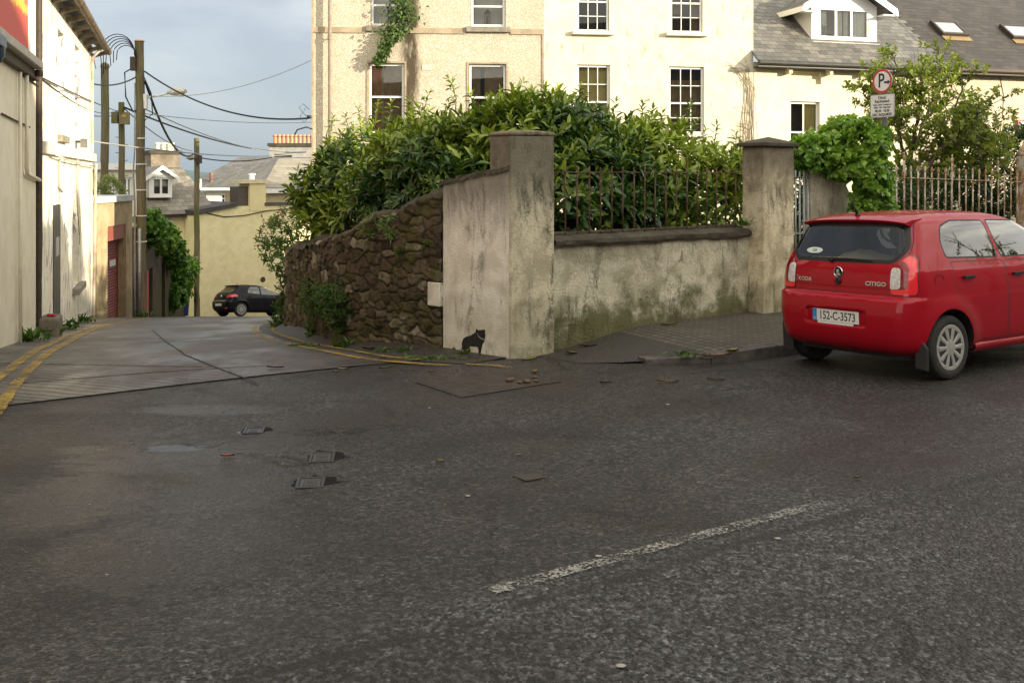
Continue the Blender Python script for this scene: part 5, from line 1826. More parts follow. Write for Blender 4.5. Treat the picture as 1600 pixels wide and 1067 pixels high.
MB().tube([(fy.x(312), -.03, fy.z(312, 331)), (fy.x(350), -.03, fy.z(350, 339)), (fy.x(380), -.03, fy.z(380, 337)), (fy.x(420), -.03, fy.z(420, 329)), (fy.x(450), -.03, fy.z(450, 327))], .022, 5).build('cable', CABLE, hy, smooth=True)

# white house with grey hipped roof behind it
fw2 = Facade((at(300, 0, 62).x, 62), (at(470, 0, 62).x, 62))
hw = fw2.thing('hipped_roof_house', 'white walled house with a grey hipped roof, behind the yellow house', 'house', kind='thing')
ww = (fw2.x(344), fw2.x(357), fw2.z(350, 318), fw2.z(350, 303))
mb = MB()
zev = fw2.z(350, 291)
xa, xb = fw2.x(322), fw2.L + 3
wall_front(mb, xa, xb, -6, zev, [ww])
box_shell(mb, xa, xb, 0, 8, -6, zev)
mb.build('wall', varied('white_far_render', (.70, .69, .66), (.77, .76, .73), 2, .9), hw)
window(hw, ww[0], ww[1], ww[2], ww[3], .08, .09, None, 2, (2,), .06)
rf = MB()
zrd = fw2.z(400, 246, 4)
rf.add([(xa - 1.3, -.5, zev - .12), (xb, -.5, zev - .12), (xb, 4, zrd), (fw2.x(373, 4), 4, zrd), (xa - 1.3, 8.6, zev - .12), (xb, 8.6, zev)], [(0, 1, 2, 3), (3, 2, 5, 4), (0, 3, 4)])
rf.build('roof', slates('blue_grey_slates', (.105, .098, .092), (.145, .135, .126), (.19, .178, .165), .5, .32, .12), hw)
MB().box(xa - 1.3, xb, -.62, -.505, zev - .26, zev - .1).build('gutter', PVC, hw)
MB().tube([(fw2.x(363), -.2, zev - .2), (fw2.x(360), -.06, zev - .9), (fw2.x(360), -.06, -5)], .08, 8).build('downpipe', PVC, hw)
MB().tube([(fw2.x(327), 0.4, zev + .1), (fw2.x(327), .4, fw2.z(327, 270, .4))], .12, 8).build('flue', varied('red_brown_flue', (.18, .09, .07), (.24, .13, .1), 5), hw)
MB().tube([(fw2.x(316), -.5, zev - 2), (fw2.x(316), -.5, fw2.z(316, 280))], .12, 8).build('vent_pipe', PVC, hw)

# long grey stack with a row of red pots
fc = Facade((at(421, 0, 68).x, 68), (at(500, 0, 68).x, 68))
t_ = fc.thing('chimney_stack', 'long grey chimney stack carrying a row of orange clay pots', 'chimney', kind='thing')
z0, z1 = fc.z(450, 275), fc.z(450, 229)
MB().box(0, fc.L, 0, 1.2, z0 - 6, z1).build('stack', stained('grey_stack_render', (.40, .385, .36), (.32, .31, .29), (.12, .11, .10), moss=0, streak=.5), t_)
MB().box(-.12, fc.L, -.12, 1.32, z1 + .001, z1 + .22).build('cap', COPING, t_)
MB().box(fc.x(430), fc.x(456), -.05, -.002, z0, fc.z(443, 241)).build('soot_patch', plain('soot_black_panel', (.03, .03, .034), .8), t_)
pots(t_, [fc.x(427.5 + 6.5 * k) for k in range(10)], .5, z1 + .2, varied('orange_clay_pot', (.56, .24, .12), (.66, .36, .22), 4), .16, .62)

# pale flat-roofed block behind the garage
fb = Facade((at(128, 0, 44).x, 44), (at(216, 0, 46).x, 46))
hb = fb.thing('cream_flat_roofed_block', 'cream flat-roofed block with tall white windows, behind the garage', 'building', kind='thing')
zt_b = fb.z(180, 257)
ws = [(fb.x(a), fb.x(b), fb.z(180, 318), fb.z(180, 277)) for a, b in ((146, 152), (171, 183), (193, 207))]
mb = MB()
wall_front(mb, 0, fb.L, -6, zt_b, ws)
box_shell(mb, 0, fb.L, 0, 6, -6, zt_b)
mb.build('wall', varied('pale_cream_render', (.74, .69, .56), (.80, .76, .64), 1.5, .9), hb)
MB().box(-.1, fb.L + .1, -.25, -.002, zt_b - .25, zt_b + .05).build('cornice', PVC, hb)
for w4 in ws:
    window(hb, *w4, .08, .09, None, 2, (1,), .1, curtain=WHITEC, cur_rect=[(0, 1, 0, 1)])

# ---------------------------------------------------------------- poles
def pole(px, D, ytop, r0, r1, mat, label, name='telegraph_pole', zb_=None, lean=0.0):
    p = at(px, 500, D)
    zb0 = Tz(p.x, p.y) - .4 if zb_ is None else zb_
    ztop = at(px, ytop, D).z
    t = thing(name, label, 'telegraph pole', (p.x, p.y, 0), 0, 'telegraph poles along the lane', kind='thing')
    n = 14
    MB().tube([(lean * (i / n) ** 2 + .01 * math.sin(i * 1.3), .01 * math.cos(i), zb0 + (ztop - zb0) * i / n) for i in range(n + 1)], [r0 + (r1 - r0) * i / n for i in range(n + 1)], 14).build('pole', mat, t, smooth=40)
    return t, ztop, zb0


# tall dark pole behind the garage
t1, z1_, b1_ = pole(164, 33, 104, .150, .125, TIMBERD, 'tall dark bare pole with a rounded top, behind the garage roof')
MB().lathe([(.138, z1_ - .05), (.15, z1_ + .0), (.12, z1_ + .08), (.03, z1_ + .13)], 14, at=(0, 0, 0)).build('pole_cap', TIMBERD, t1, smooth=40)
# mossy pole with junction boxes
t2, z2_, b2_ = pole(190, 36, 160, .125, .105, TIMBERG, 'mossy green pole with two junction boxes, behind the garage roof')
zc = at(190, 185, 36).z
MB().box(-.28, -.05, -.26, -.10, zc - .2, zc + .22).build('junction_box', TIMBERG, t2, bevel=.01)
MB().box(.02, .34, -.30, -.08, zc - .24, zc + .2).build('junction_box', varied('weathered_box', (.14, .12, .06), (.24, .2, .1), 8, .8), t2, bevel=.01)
MB().box(.12, .28, -.312, -.301, zc + .02, zc + .12).build('warning_plate', plain('faded_yellow_plate', (.42, .32, .04), .6), t2)
for k in range(8):
    s_ = 1 if k % 2 else -1
    MB().bar((s_ * .08, 0, zc - .7 - .28 * k), (s_ * .22, 0, zc - .68 - .28 * k), .022).build('step_iron', IRON, t2)
# big lamp pole
DP = 29.0
t3, z3_, b3_ = pole(221, DP, 66, .145, .125, TIMBER, 'tall weathered pole with a street lamp on a thin arm, beside the garage', lean=-.06)
MB().lathe([(.135, z3_), (.15, z3_ + .01), (.13, z3_ + .045)], 14, at=(-.06, 0, 0)).build('pole_top', plain('orange_cut_timber', (.42, .20, .08), .8), t3)
MB().tube([(-.155, -.09, z3_ - 1.2), (-.165, -.1, z3_ - 3.2), (-.20, -.1, z3_ - 3.8), (-.16, -.1, z3_ - 4.6), (-.15, -.12, b3_ + 2), (-.14, -.12, b3_ + .2)], [.02, .02, .025, .03, .045, .05], 8).build('conduit', varied('grey_conduit', (.20, .205, .21), (.33, .33, .33), 6, .5), t3, smooth=True)
MB().tube([(.0, -.155, b3_ + .3), (.0, -.15, b3_ + 3.0)], .05, 8).build('cable_guard', GALV, t3, smooth=True)
for k in range(5):
    z = b3_ + 2.6 + k * .75
    MB().lathe([(.152, z), (.152, z + .03)], 14).build('strap', PVC, t3)
la = at(231, 153, DP)
lb = at(262, 146.5, DP)
lc = at(290, 143.5, DP)
ox_, oy_ = t3.location.x, t3.location.y
L3 = lambda p: (p.x - ox_, p.y - oy_, p.z)
arm = MB()
arm.tube([L3(la), L3(at(247, 150, DP)), L3(lb)], .03, 8)
ao = arm.build('lamp_arm', PVC, t3, smooth=True)
MB().box(.02, .17, -.06, .06, la.z - .32, la.z + .1).build('arm_bracket', PVC, t3)
hx0, hx1, hz = L3(lb)[0], L3(lc)[0], L3(lb)[2]
hd = MB()
n = 10
rings = []
for i in range(n + 1):
    u_ = i / n
    wv = .06 + .13 * math.sin(min(u_ * 1.15, 1) * math.pi * .86) ** .7
    hv = .05 + .09 * math.sin(u_ * math.pi * .95)
    rings.append([(hx0 + (hx1 - hx0) * u_, wv * math.cos(a), hz + .02 + .04 * u_ + hv * math.sin(a) * (1 if math.sin(a) > 0 else .75)) for a in np.linspace(0, 2 * math.pi, 14, endpoint=False)])
vs = [p for r_ in rings for p in r_]
fs = [(i * 14 + k, i * 14 + (k + 1) % 14, (i + 1) * 14 + (k + 1) % 14, (i + 1) * 14 + k) for i in range(n) for k in range(14)] + [tuple(range(14)), tuple(n * 14 + k for k in range(14))]
hd.add(vs, fs)
ho_ = hd.build('lamp_head', varied('lamp_head_grey', (.52, .50, .42), (.64, .62, .54), 6, .5), t3, smooth=50)
MB().box(hx0 + .25, hx1 - .06, -.10, .10, hz - .085, hz - .03).build('lamp_glass', varied('lamp_diffuser', (.60, .55, .36), (.7, .66, .5), 6, .25), ho_, bevel=.02)
# curl of cable ends at its head
cu = MB()
for k in range(6):
    rr = .55 + .07 * k
    c_ = at(206, 88, DP)
    pts = []
    for a in np.linspace(-.1, 2.55 + .18 * k, 14):
        pts.append((-.10 - rr * .55 * (1 - math.cos(a)), -.12 - .03 * k, at(221, 96 - k, DP).z + rr * .62 * math.sin(a) + .1))
    pts.append((pts[-1][0] + .03 * (k % 3 - 1), pts[-1][1], pts[-1][2] - .28 - .06 * k))
    cu.tube(pts, .013, 5)
cu.tube([(-.1, -.1, z3_ - .7), (-.45, -.1, z3_ - .9), (-.42, -.1, z3_ - 1.6), (-.2, -.1, z3_ - 2.05), (-.12, -.1, z3_ - 2.0)], .022, 6)
cu.tube([(.1, -.1, z3_ - 1.0), (.32, -.1, z3_ - 1.5), (.36, -.1, z3_ - 2.1), (.12, -.1, z3_ - 2.3)], .016, 6)
cu.build('cable_coil', CABLE, t3, smooth=True)
MB().box(-.26, -.10, -.2, -.05, z3_ - .85, z3_ - .45).build('cable_clamp', IRON, t3)
# pole before the yellow house
t4, z4_, b4_ = pole(307.5, 44.5, 216, .135, .115, TIMBERG, 'mossy green pole standing before the yellow house')
za_ = at(307, 247, 44.5).z
MB().box(.02, .22, -.2, .06, za_ - .25, za_ + .12).build('bracket', IRON, t4)
MB().lathe([(.06, za_ - .1), (.22, za_ - .02), (.16, za_ + .06)], 12, at=(-.22, -.15, 0)).build('lamp', varied('old_bell_lamp', (.2, .18, .12), (.3, .27, .2), 5), t4)
for py, c_ in ((406, 'white'), (422, 'grey'), (436, 'red')):
    z = at(307, py, 44.5).z
    MB().box(-.10, .10, -.145, -.136, z - .16, z + .16).build('poster', plain('bill_' + c_, {'white': (.55, .55, .52), 'grey': (.4, .42, .44), 'red': (.4, .12, .08)}[c_], .7), t4)


# ---------------------------------------------------------------- overhead cables
def cable(a, b, sag, r, label, mat=None, n=24):
    a, b = Vector(a), Vector(b)
    pts = [a.lerp(b, i / n) - Vector((0, 0, sag * 4 * (i / n) * (1 - i / n))) for i in range(n + 1)]
    return tag(MB().tube(pts, r, 6).build('overhead_cable', mat or CABLE, None, smooth=True), label, 'cable', 'overhead cables above the lane', kind='thing')


cable(at(226, 112, DP), at(482, 185, 25.6), .45, .024, 'thick black cable from the lamp pole head to the pebble-dashed house corner')
cable(at(227, 128, DP), at(306, 238, 44.4), .9, .040, 'thick black cable dipping from the lamp pole to the mossy pole by the yellow house')
cable(at(143, 221, 24.6), at(470, 240, 55), .25, .022, 'pale cable from the white house ledge across to the far roofs', CABLEG)
cable(at(58, 118, 14.6), at(190, 176, 35.8), .05, .013, 'thin cable from the shop ledge to the junction box pole')
cable(at(62, 121, 15), at(186, 172, 35.8), .3, .010, 'second thin cable just under it from the shop ledge to the junction box pole')
cable(at(143, 131, 24.8), at(212, 121, DP), .12, .020, 'short slack cable from the white house eave to the lamp pole')
cable(at(194, 168, 35.8), at(478, 238, 60), .5, .035, 'black cable from the junction box pole down to the orange chimney pots')
cable(at(194, 170, 35.8), at(300, 236, 60), .3, .020, 'thin black line from the junction box pole to the far slate roof')
cable(at(227, 150, DP), at(500, 88, 26.5), .35, .008, 'hair-thin line rising from the lamp pole to the sandy house', CABLEG)
cable(at(120, -20, 24), at(150, 108, 33), .02, .011, 'thin line dropping past the eave of the white house to the dark pole')
cable(at(225, 170, DP), at(470, 236, 62), .5, .018, 'grey line from the lamp pole above the hipped grey roof', CABLEG)
cable(at(309, 246, 44.3), at(425, 246, 47), .18, .028, 'black service cable from the mossy pole to the tiled roof')
cable(at(143, 181, 24.8), at(188, 178, 35.6), .05, .014, 'short level line from the white house to the junction boxes')
cable(at(225, 178, DP), at(510, 190, 40), .15, .012, 'level grey line from the lamp pole behind the sandy house', CABLEG)


# ================================================================ VEGETATION
def unit(v):
    return v / np.maximum(np.linalg.norm(v, axis=-1, keepdims=True), 1e-9)


def leaf_arrays(P, D, U, L, W, bend=.25, fold=.28):
    """six-faced folded leaves; P base points, D axis, U upper side"""
    D = unit(D)
    S_ = unit(np.cross(D, U))
    N_ = np.cross(S_, D)
    L, W = np.asarray(L)[:, None], np.asarray(W)[:, None]
    def pt(t, s, h):
        drop = -bend * t * t
        return P + D * L * t + S_ * W * s + N_ * (W * h * fold + L * drop)
    V = np.stack([pt(0, 0, 0), pt(.35, -.5, 1), pt(.35, 0, 0), pt(.35, .5, 1), pt(.72, -.38, 1), pt(.72, 0, 0), pt(.72, .38, 1), pt(1, 0, .3)], 1)
    return V.reshape(-1, 3)


_LP = [(0, 2, 1), (0, 3, 2), (1, 2, 5, 4), (2, 3, 6, 5), (4, 5, 7), (5, 6, 7)]


def fast_mesh(name, V, loops, starts, totals, mats, attrs=None, smooth=True):
    me = bpy.data.meshes.new(name)
    me.vertices.add(len(V))
    me.vertices.foreach_set('co', np.asarray(V, np.float32).reshape(-1))
    me.loops.add(len(loops))
    me.loops.foreach_set('vertex_index', np.asarray(loops, np.int32))
    me.polygons.add(len(starts))
    me.polygons.foreach_set('loop_start', np.asarray(starts, np.int32))
    me.polygons.foreach_set('loop_total', np.asarray(totals, np.int32))
    if smooth:
        me.polygons.foreach_set('use_smooth', np.ones(len(starts), bool))
    for m in mats:
        me.materials.append(m)
    me.update(calc_edges=True)
    for k, a in (attrs or {}).items():
        at_ = me.attributes.new(k, 'FLOAT', 'POINT')
        at_.data.foreach_set('value', np.asarray(a, np.float32))
    me.validate()
    return me


def leaves_obj(name, P, D, U, L, W, tone, mat, parent, bend=.25, fold=.28):
    n = len(P)
    V = leaf_arrays(P, D, U, L, W, bend, fold)
    lp = np.array([i for f in _LP for i in f])
    tt = np.array([len(f) for f in _LP])
    loops = (np.arange(n)[:, None] * 8 + lp[None]).reshape(-1)
    totals = np.tile(tt, n)
    starts = np.concatenate([[0], np.cumsum(totals)[:-1]])
    me = fast_mesh(name, V, loops, starts, totals, [mat], {'tone': np.repeat(np.clip(tone, 0, 1), 8)})
    o = bpy.data.objects.new(name, me)
    COL.objects.link(o)
    o.parent = parent
    return o


def rand_dirs(n):
    return unit(rng.normal(0, 1, (n, 3)))


def shoots(base, axis, k, leaf_l, leaf_w, spread=.75, length=.14, tone=.4, tone_tip=.35):
    """rosettes: k leaves up each shoot. returns leaf arrays"""
    n = len(base)
    axis = unit(axis)
    ref = rand_dirs(n)
    X = unit(np.cross(axis, ref))
    Y = np.cross(axis, X)
    Ps, Ds, Us, Ls, Ws, Ts = [], [], [], [], [], []
    tone = np.broadcast_to(tone, (n,))
    for i in range(k):
        f = i / max(k - 1, 1)
        a = i * 2.4 + rng.normal(0, .35, n)
        rad = X * np.cos(a)[:, None] + Y * np.sin(a)[:, None]
        lift = .15 + .9 * f
        d = unit(rad * spread * (1.1 - .55 * f) + axis * lift + rng.normal(0, .16, (n, 3)))
        Ps.append(base + axis * (length * f)[..., None] if np.ndim(length) else base + axis * (length * f))
        Ds.append(d)
        Us.append(unit(axis + rad * -.2 + np.array([0, 0, .35])))
        sc = rng.uniform(.72, 1.15, n) * (1.05 - .35 * f)
        Ls.append(leaf_l * sc)
        Ws.append(leaf_w * sc * rng.uniform(.85, 1.15, n))
        Ts.append(tone + f * tone_tip * rng.uniform(.3, 1.2, n) + rng.normal(0, .09, n))
    return [np.concatenate(q) for q in (Ps, Ds, Us, Ls, Ws, Ts)]


def blob_surface(blobs, n, depth=.35):
    """points spread near the outer surface of a union of lumpy ellipsoids (cx,cy,cz,rx,ry,rz)"""
    B = np.array(blobs, float)
    area = (B[:, 3] * B[:, 4] + B[:, 4] * B[:, 5] + B[:, 3] * B[:, 5])
    pick = rng.choice(len(B), n, p=area / area.sum())
    d = rand_dirs(n)
    b = B[pick]
    nz = .82 + .36 * vnoise(d[:, 0] * 2.6 + pick * 7 + 20, d[:, 2] * 2.6 + d[:, 1] * 2 + 20, 41)
    r = nz * (1 - depth * rng.random(n) ** 1.6)
    P = b[:, :3] + d * b[:, 3:6] * r[:, None]
    N_ = unit(d / b[:, 3:6])
    # drop points well inside another blob
    ins = np.zeros(n, bool)
    for j, q in enumerate(B):
        e = (((P - q[:3]) / q[3:6]) ** 2).sum(1)
        ins |= (pick != j) & (e < .45)
    return P[~ins], N_[~ins], r[~ins]


def bush(name, label, cat, blobs, n_shoots, k, ll, lw, mat, group=None, keep=None, tone=.35, up=.6, spread=.8, length=.14, part='foliage', stems=0, tone_hi=0.0, z0=0.0, bend=.25, sun=.0):
    t = thing(name, label, cat, (0, 0, 0), 0, group, kind='thing')
    P, N_, r = blob_surface(blobs, n_shoots)
    if keep is not None:
        m_ = keep(P)
        P, N_, r = P[m_], N_[m_], r[m_]
    ax = unit(N_ * (1 - up) + np.array([0, 0, up]) + rng.normal(0, .28, P.shape))
    zmin, zmax = P[:, 2].min(), P[:, 2].max()
    patch = vnoise(P[:, 0] * 1.3 + 30, P[:, 2] * 1.6 + P[:, 1] + 30, 51)
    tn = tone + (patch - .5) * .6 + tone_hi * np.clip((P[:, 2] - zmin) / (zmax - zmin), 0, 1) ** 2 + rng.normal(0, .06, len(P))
    arr = shoots(P, ax, k, ll, lw, spread, length, tn)
    leaves_obj(part, *arr, mat, t, bend)
    if stems:
        mb = MB()
        for i in rng.choice(len(P), min(stems, len(P)), replace=False):
            b = np.array(blobs[int(np.argmin([np.linalg.norm(P[i] - np.array(q[:3])) for q in blobs]))][:3])
            root = np.array([b[0] * .7 + P[i][0] * .3, b[1] * .7 + P[i][1] * .3, z0])
            mid = (root + P[i]) / 2 + rng.normal(0, .08, 3)
            tip = P[i] + ax[i] * length
            mb.tube([root, mid, P[i], tip], [.02, .014, .007, .003], 5)
        mb.build('stem', BARK, t, smooth=True)
    return t


# --- laurel: over the rubble wall, behind the pier, behind the railing
def wall_top_keep(P):
    """keep the laurel on the garden side of the wall or above its head"""
    xw = np.interp(P[:, 1], _wy, _wx)
    tz = np.interp(P[:, 1], [11.0, 11.5, 12.4, 13.8, 15.9, 17, 20], [1.63, 1.42, 1.12, .84, .60, .47, .10])
    lane = P[:, 0] < xw + .12
    return ~(lane & (P[:, 2] < tz + .08)) & ~((P[:, 0] < xw + .5) & (P[:, 2] < tz - .1))


def pxb(px, py, D, rx, ry, rz):
    p = at(px, py, D)
    lo = .30 if (590 < px < 765 and D < 14 and py < 280) else .20 if (590 < px < 960 and D < 14 and py < 280) else (.14 if 960 <= px < 1160 and py < 280 else (.24 if px <= 590 and py < 300 else .06))
    return (p.x, p.y, p.z - lo, rx * .87, ry * .9, rz * .84)


G = 'laurel bushes behind the garden walls'
LA = dict(mat=LAUREL, k=8, ll=.20, lw=.066, group=G, up=.45, length=.16)
bush('laurel_bush', 'glossy laurel spilling over the rubble wall at its downhill end', 'bush',
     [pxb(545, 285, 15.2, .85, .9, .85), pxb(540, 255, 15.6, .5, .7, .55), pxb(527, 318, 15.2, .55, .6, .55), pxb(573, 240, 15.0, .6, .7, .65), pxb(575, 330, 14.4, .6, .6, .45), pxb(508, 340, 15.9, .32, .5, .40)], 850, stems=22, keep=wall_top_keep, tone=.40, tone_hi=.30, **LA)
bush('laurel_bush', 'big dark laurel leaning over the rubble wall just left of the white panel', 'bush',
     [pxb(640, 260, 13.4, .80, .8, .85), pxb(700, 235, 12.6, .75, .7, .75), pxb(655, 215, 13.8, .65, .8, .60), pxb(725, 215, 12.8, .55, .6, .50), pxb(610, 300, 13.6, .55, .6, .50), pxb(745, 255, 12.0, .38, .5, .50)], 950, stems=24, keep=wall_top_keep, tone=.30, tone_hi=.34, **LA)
def rail_keep(P):
    s = (P[:, 0] - fw.a.x) * -fw.d.y + (P[:, 1] - fw.a.y) * fw.d.x       # distance behind the wall front
    m1 = (s > .13) | (P[:, 2] > 2.3)
    pier = (np.abs(P[:, 0] - .2) < .42) & (P[:, 1] < 10.95)
    return m1 & (s > .02) & ~pier & (P[:, 2] > .35)
bush('laurel_bush', 'laurel pushing through the left half of the brown railing, beside the tall pier', 'bush',
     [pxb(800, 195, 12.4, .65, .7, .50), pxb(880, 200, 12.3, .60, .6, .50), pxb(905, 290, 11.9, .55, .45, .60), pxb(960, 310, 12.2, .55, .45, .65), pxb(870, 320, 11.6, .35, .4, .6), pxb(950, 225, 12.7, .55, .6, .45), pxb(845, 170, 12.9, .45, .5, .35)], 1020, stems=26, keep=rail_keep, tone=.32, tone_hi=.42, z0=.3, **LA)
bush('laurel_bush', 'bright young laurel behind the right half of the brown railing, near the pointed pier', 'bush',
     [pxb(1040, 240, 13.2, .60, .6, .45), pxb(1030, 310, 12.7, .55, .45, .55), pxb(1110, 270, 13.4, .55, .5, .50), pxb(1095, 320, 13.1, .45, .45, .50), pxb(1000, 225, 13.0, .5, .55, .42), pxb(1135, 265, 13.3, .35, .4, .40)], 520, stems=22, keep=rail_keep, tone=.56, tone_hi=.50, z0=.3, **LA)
# long shoots standing proud of the hedge
mbs = []
tip_px = [(520, 188, 15.4), (560, 172, 15), (590, 165, 14.6), (640, 160, 13.8), (668, 150, 13.2), (705, 128, 13.0), (735, 150, 12.8), (800, 142, 12.6), (815, 132, 12.8), (850, 140, 12.6), (905, 142, 12.6), (915, 150, 12.6), (960, 165, 12.8), (1003, 165, 13), (1035, 180, 13.2), (1078, 168, 13.3), (1085, 195, 13.3), (1120, 200, 13.6), (1150, 215, 13.5), (700, 165, 12.5), (760, 160, 12.4), (880, 150, 12.4), (985, 185, 12.9), (1060, 195, 13.1), (478, 290, 16), (470, 320, 16), (610, 165, 14.2), (540, 185, 15.1), (780, 148, 12.6), (830, 150, 12.5), (1020, 175, 13.1), (1100, 210, 13.4)]
laurels = [o for o in bpy.data.objects if o.name.startswith('laurel_bush')]
for i, la_ in enumerate(laurels):
    mine = [t for t in tip_px if (t[0] < 600, 600 <= t[0] < 765, 765 <= t[0] < 970, t[0] >= 970)[i]]
    base, axs, mb = [], [], MB()
    for px, py, D in mine:
        tip = np.array(at(px, py, D))
        lo_ = tip + np.array([rng.normal(0, .10), rng.normal(0, .08), -rng.uniform(.35, .55)])
        mb.tube([lo_, (lo_ + tip) / 2 + rng.normal(0, .02, 3), tip], [.009, .007, .004], 5)
        for f in (.2, .5, .75, .92):
            base.append(lo_ + (tip - lo_) * f)
            axs.append(unit(tip - lo_ + rng.normal(0, .05, 3)))
    arr = shoots(np.array(base), np.array(axs), 6, .13, .042, .85, .09, .68, .35)
    tag(leaves_obj('young_shoots', *arr, LAUREL, la_), kind='stuff')
    tag(mb.build('shoot_stems', BARK, la_, smooth=True), kind='stuff')

# --- red valerian and straggling growth at the downhill end of the rubble wall
def small_plant(name, label, cat, pts, n, k, ll, lw, mat, length=.08, tone=.5, spread=.8, up=.5, bend=.25):
    """tuft clusters at given (x,y,z,r) lumps"""
    return bush(name, label, cat, [(x, y, z, r, r, r * hz_) for x, y, z, r, hz_ in pts], n, k, ll, lw, mat, tone=tone, length=length, spread=spread, up=up, bend=bend)


def L_at(px, py, D, r, h=1.0):
    p = at(px, py, D)
    return (p.x, p.y, p.z, r, h)


v_ = small_plant('valerian_plant', 'straggly green plant with dark red flower heads at the downhill end of the rubble wall', 'plant', [L_at(432, 372, 18.4, .30), L_at(450, 352, 18.6, .30), L_at(430, 395, 18.2, .22), L_at(455, 385, 18.5, .30), L_at(440, 415, 18.0, .20)], 240, 7, .11, .04, WEEDM, tone=.55)
mb, fl_m = MB(), MB()
for px, py in ((411, 353), (405, 362), (409, 340), (438, 333), (442, 330), (434, 336), (414, 366), (440, 340), (402, 385), (420, 349)):
    p = at(px, py, 18.3)
    q = at(px + 20, py + 38, 18.4)
    mb.tube([q, (p + q) / 2 + Vector((.03, 0, .02)), p], [.006, .005, .004], 4)
    for k in range(5):
        c = p + Vector(rng.normal(0, .028, 3))
        fl_m.lathe([(.004, -.014), (.017, 0), (.004, .014)], 5, at=tuple(c))
mb.build('stalk', BARK, v_, smooth=True)
tag(fl_m.build('flower_heads', plain('dark_red_flower', (.20, .05, .035), .7), v_), kind='stuff')
small_plant('wall_shrub', 'rounded green shrub growing against the far end of the rubble wall, before the dark car', 'bush', [L_at(449, 455, 18.6, .16, 1.6), L_at(445, 480, 18.4, .16, 1.6), L_at(452, 430, 18.8, .18), L_at(444, 500, 18.1, .16)], 200, 7, .09, .035, WEEDM, tone=.4)
# pellitory growing out of the stones
def wall_pt(px, py, out=.05):
    """point on the rubble wall's face seen at a photo pixel"""
    k = (px - 800) / FPX
    P = spline(WALL[:8], 300)
    i = int(np.argmin(np.abs(P[:, 0] / P[:, 1] - k)))
    d = P[min(i + 1, 299)] - P[max(i - 1, 0)]
    d = d / np.linalg.norm(d)
    n_ = np.array([-d[1], d[0]])
    x, y = P[i] + n_ * out
    return x, y, EYE - (py - HOR) / FPX * y


def wp(px, py, r, h=1.0, out=.05):
    x, y, z = wall_pt(px, py, out)
    return (x, y, z, r, h)


small_plant('wall_weed', 'wide clump of small-leaved weed growing from the middle of the rubble wall', 'weed', [wp(520, 470, .17), wp(535, 462, .17), wp(505, 480, .16), wp(490, 468, .13, 1.5), wp(528, 490, .17), wp(545, 480, .14), wp(512, 452, .12), wp(486, 450, .08, 1.5), wp(538, 500, .12)], 520, 7, .05, .026, WEEDM, length=.05, tone=.32)
small_plant('wall_weed', 'small trailing weed low on the rubble wall under the wide clump', 'weed', [wp(490, 512, .05, 1.8), wp(493, 520, .05), wp(538, 515, .06)], 60, 6, .05, .024, WEEDM, length=.04, tone=.4)
small_plant('wall_fern', 'bright fern tuft hanging from the rubble wall head, right of the other tuft', 'fern', [wp(607, 340, .09, 1.6, .06), wp(612, 352, .08, 1.6, .06)], 16, 6, .11, .024, WEEDM, length=.06, tone=.6, bend=.5)
small_plant('wall_fern', 'bright fern tuft hanging from the rubble wall head under the dark laurel', 'fern', [wp(582, 345, .07, 2.2, .06), wp(583, 362, .06, 1.6, .06)], 16, 6, .10, .022, WEEDM, length=.06, tone=.6, bend=.5)
small_plant('wall_fern', 'little yellow-green fern tuft on the coping beside the white panel', 'fern', [wp(680, 288, .09, .8, .10)], 12, 6, .09, .020, WEEDM, length=.06, tone=.85, bend=.5)
small_plant('wall_fern', 'tiny fern in a joint of the upper rubble stones near the white panel', 'fern', [wp(672, 383, .035, 1, .04)], 8, 6, .07, .02, WEEDM, length=.03, tone=.7)
small_plant('wall_fern', 'tiny fern in a joint of the rubble wall left of the bright tuft', 'fern', [wp(630, 395, .035, 1, .04)], 8, 6, .07, .02, WEEDM, length=.03, tone=.7)


def tuft(name, label, cat, px, py, n, h, w_=.10, mat=WEEDM, lw=.012, tone=.5, flat=False, sx=1.0, z=None):
    """blades or leaves standing on the ground at a photo pixel"""
    x, y = on_ground(px, py)
    zz = max(Tz(x, y), pavement_z(x, y) if x > .45 else -9) if z is None else z
    t = thing(name, label, cat, (x, y, zz), kind='thing')
    a = rng.uniform(0, 2 * math.pi, n)
    P = np.stack([rng.normal(0, w_ * sx, n), rng.normal(0, w_, n), np.zeros(n)], 1)
    tilt = rng.uniform(.15, .9, n) if not flat else rng.uniform(.9, 2.2, n)
    D = np.stack([np.cos(a) * tilt, np.sin(a) * tilt, np.ones(n)], 1)
    leaves_obj('blade', P, D, np.tile([0, 0, 1.0], (n, 1)) + rng.normal(0, .2, (n, 3)), h * rng.uniform(.5, 1.2, n), np.full(n, lw) * rng.uniform(.7, 1.3, n), tone + rng.normal(0, .2, n), mat, t, bend=.5)
    return t


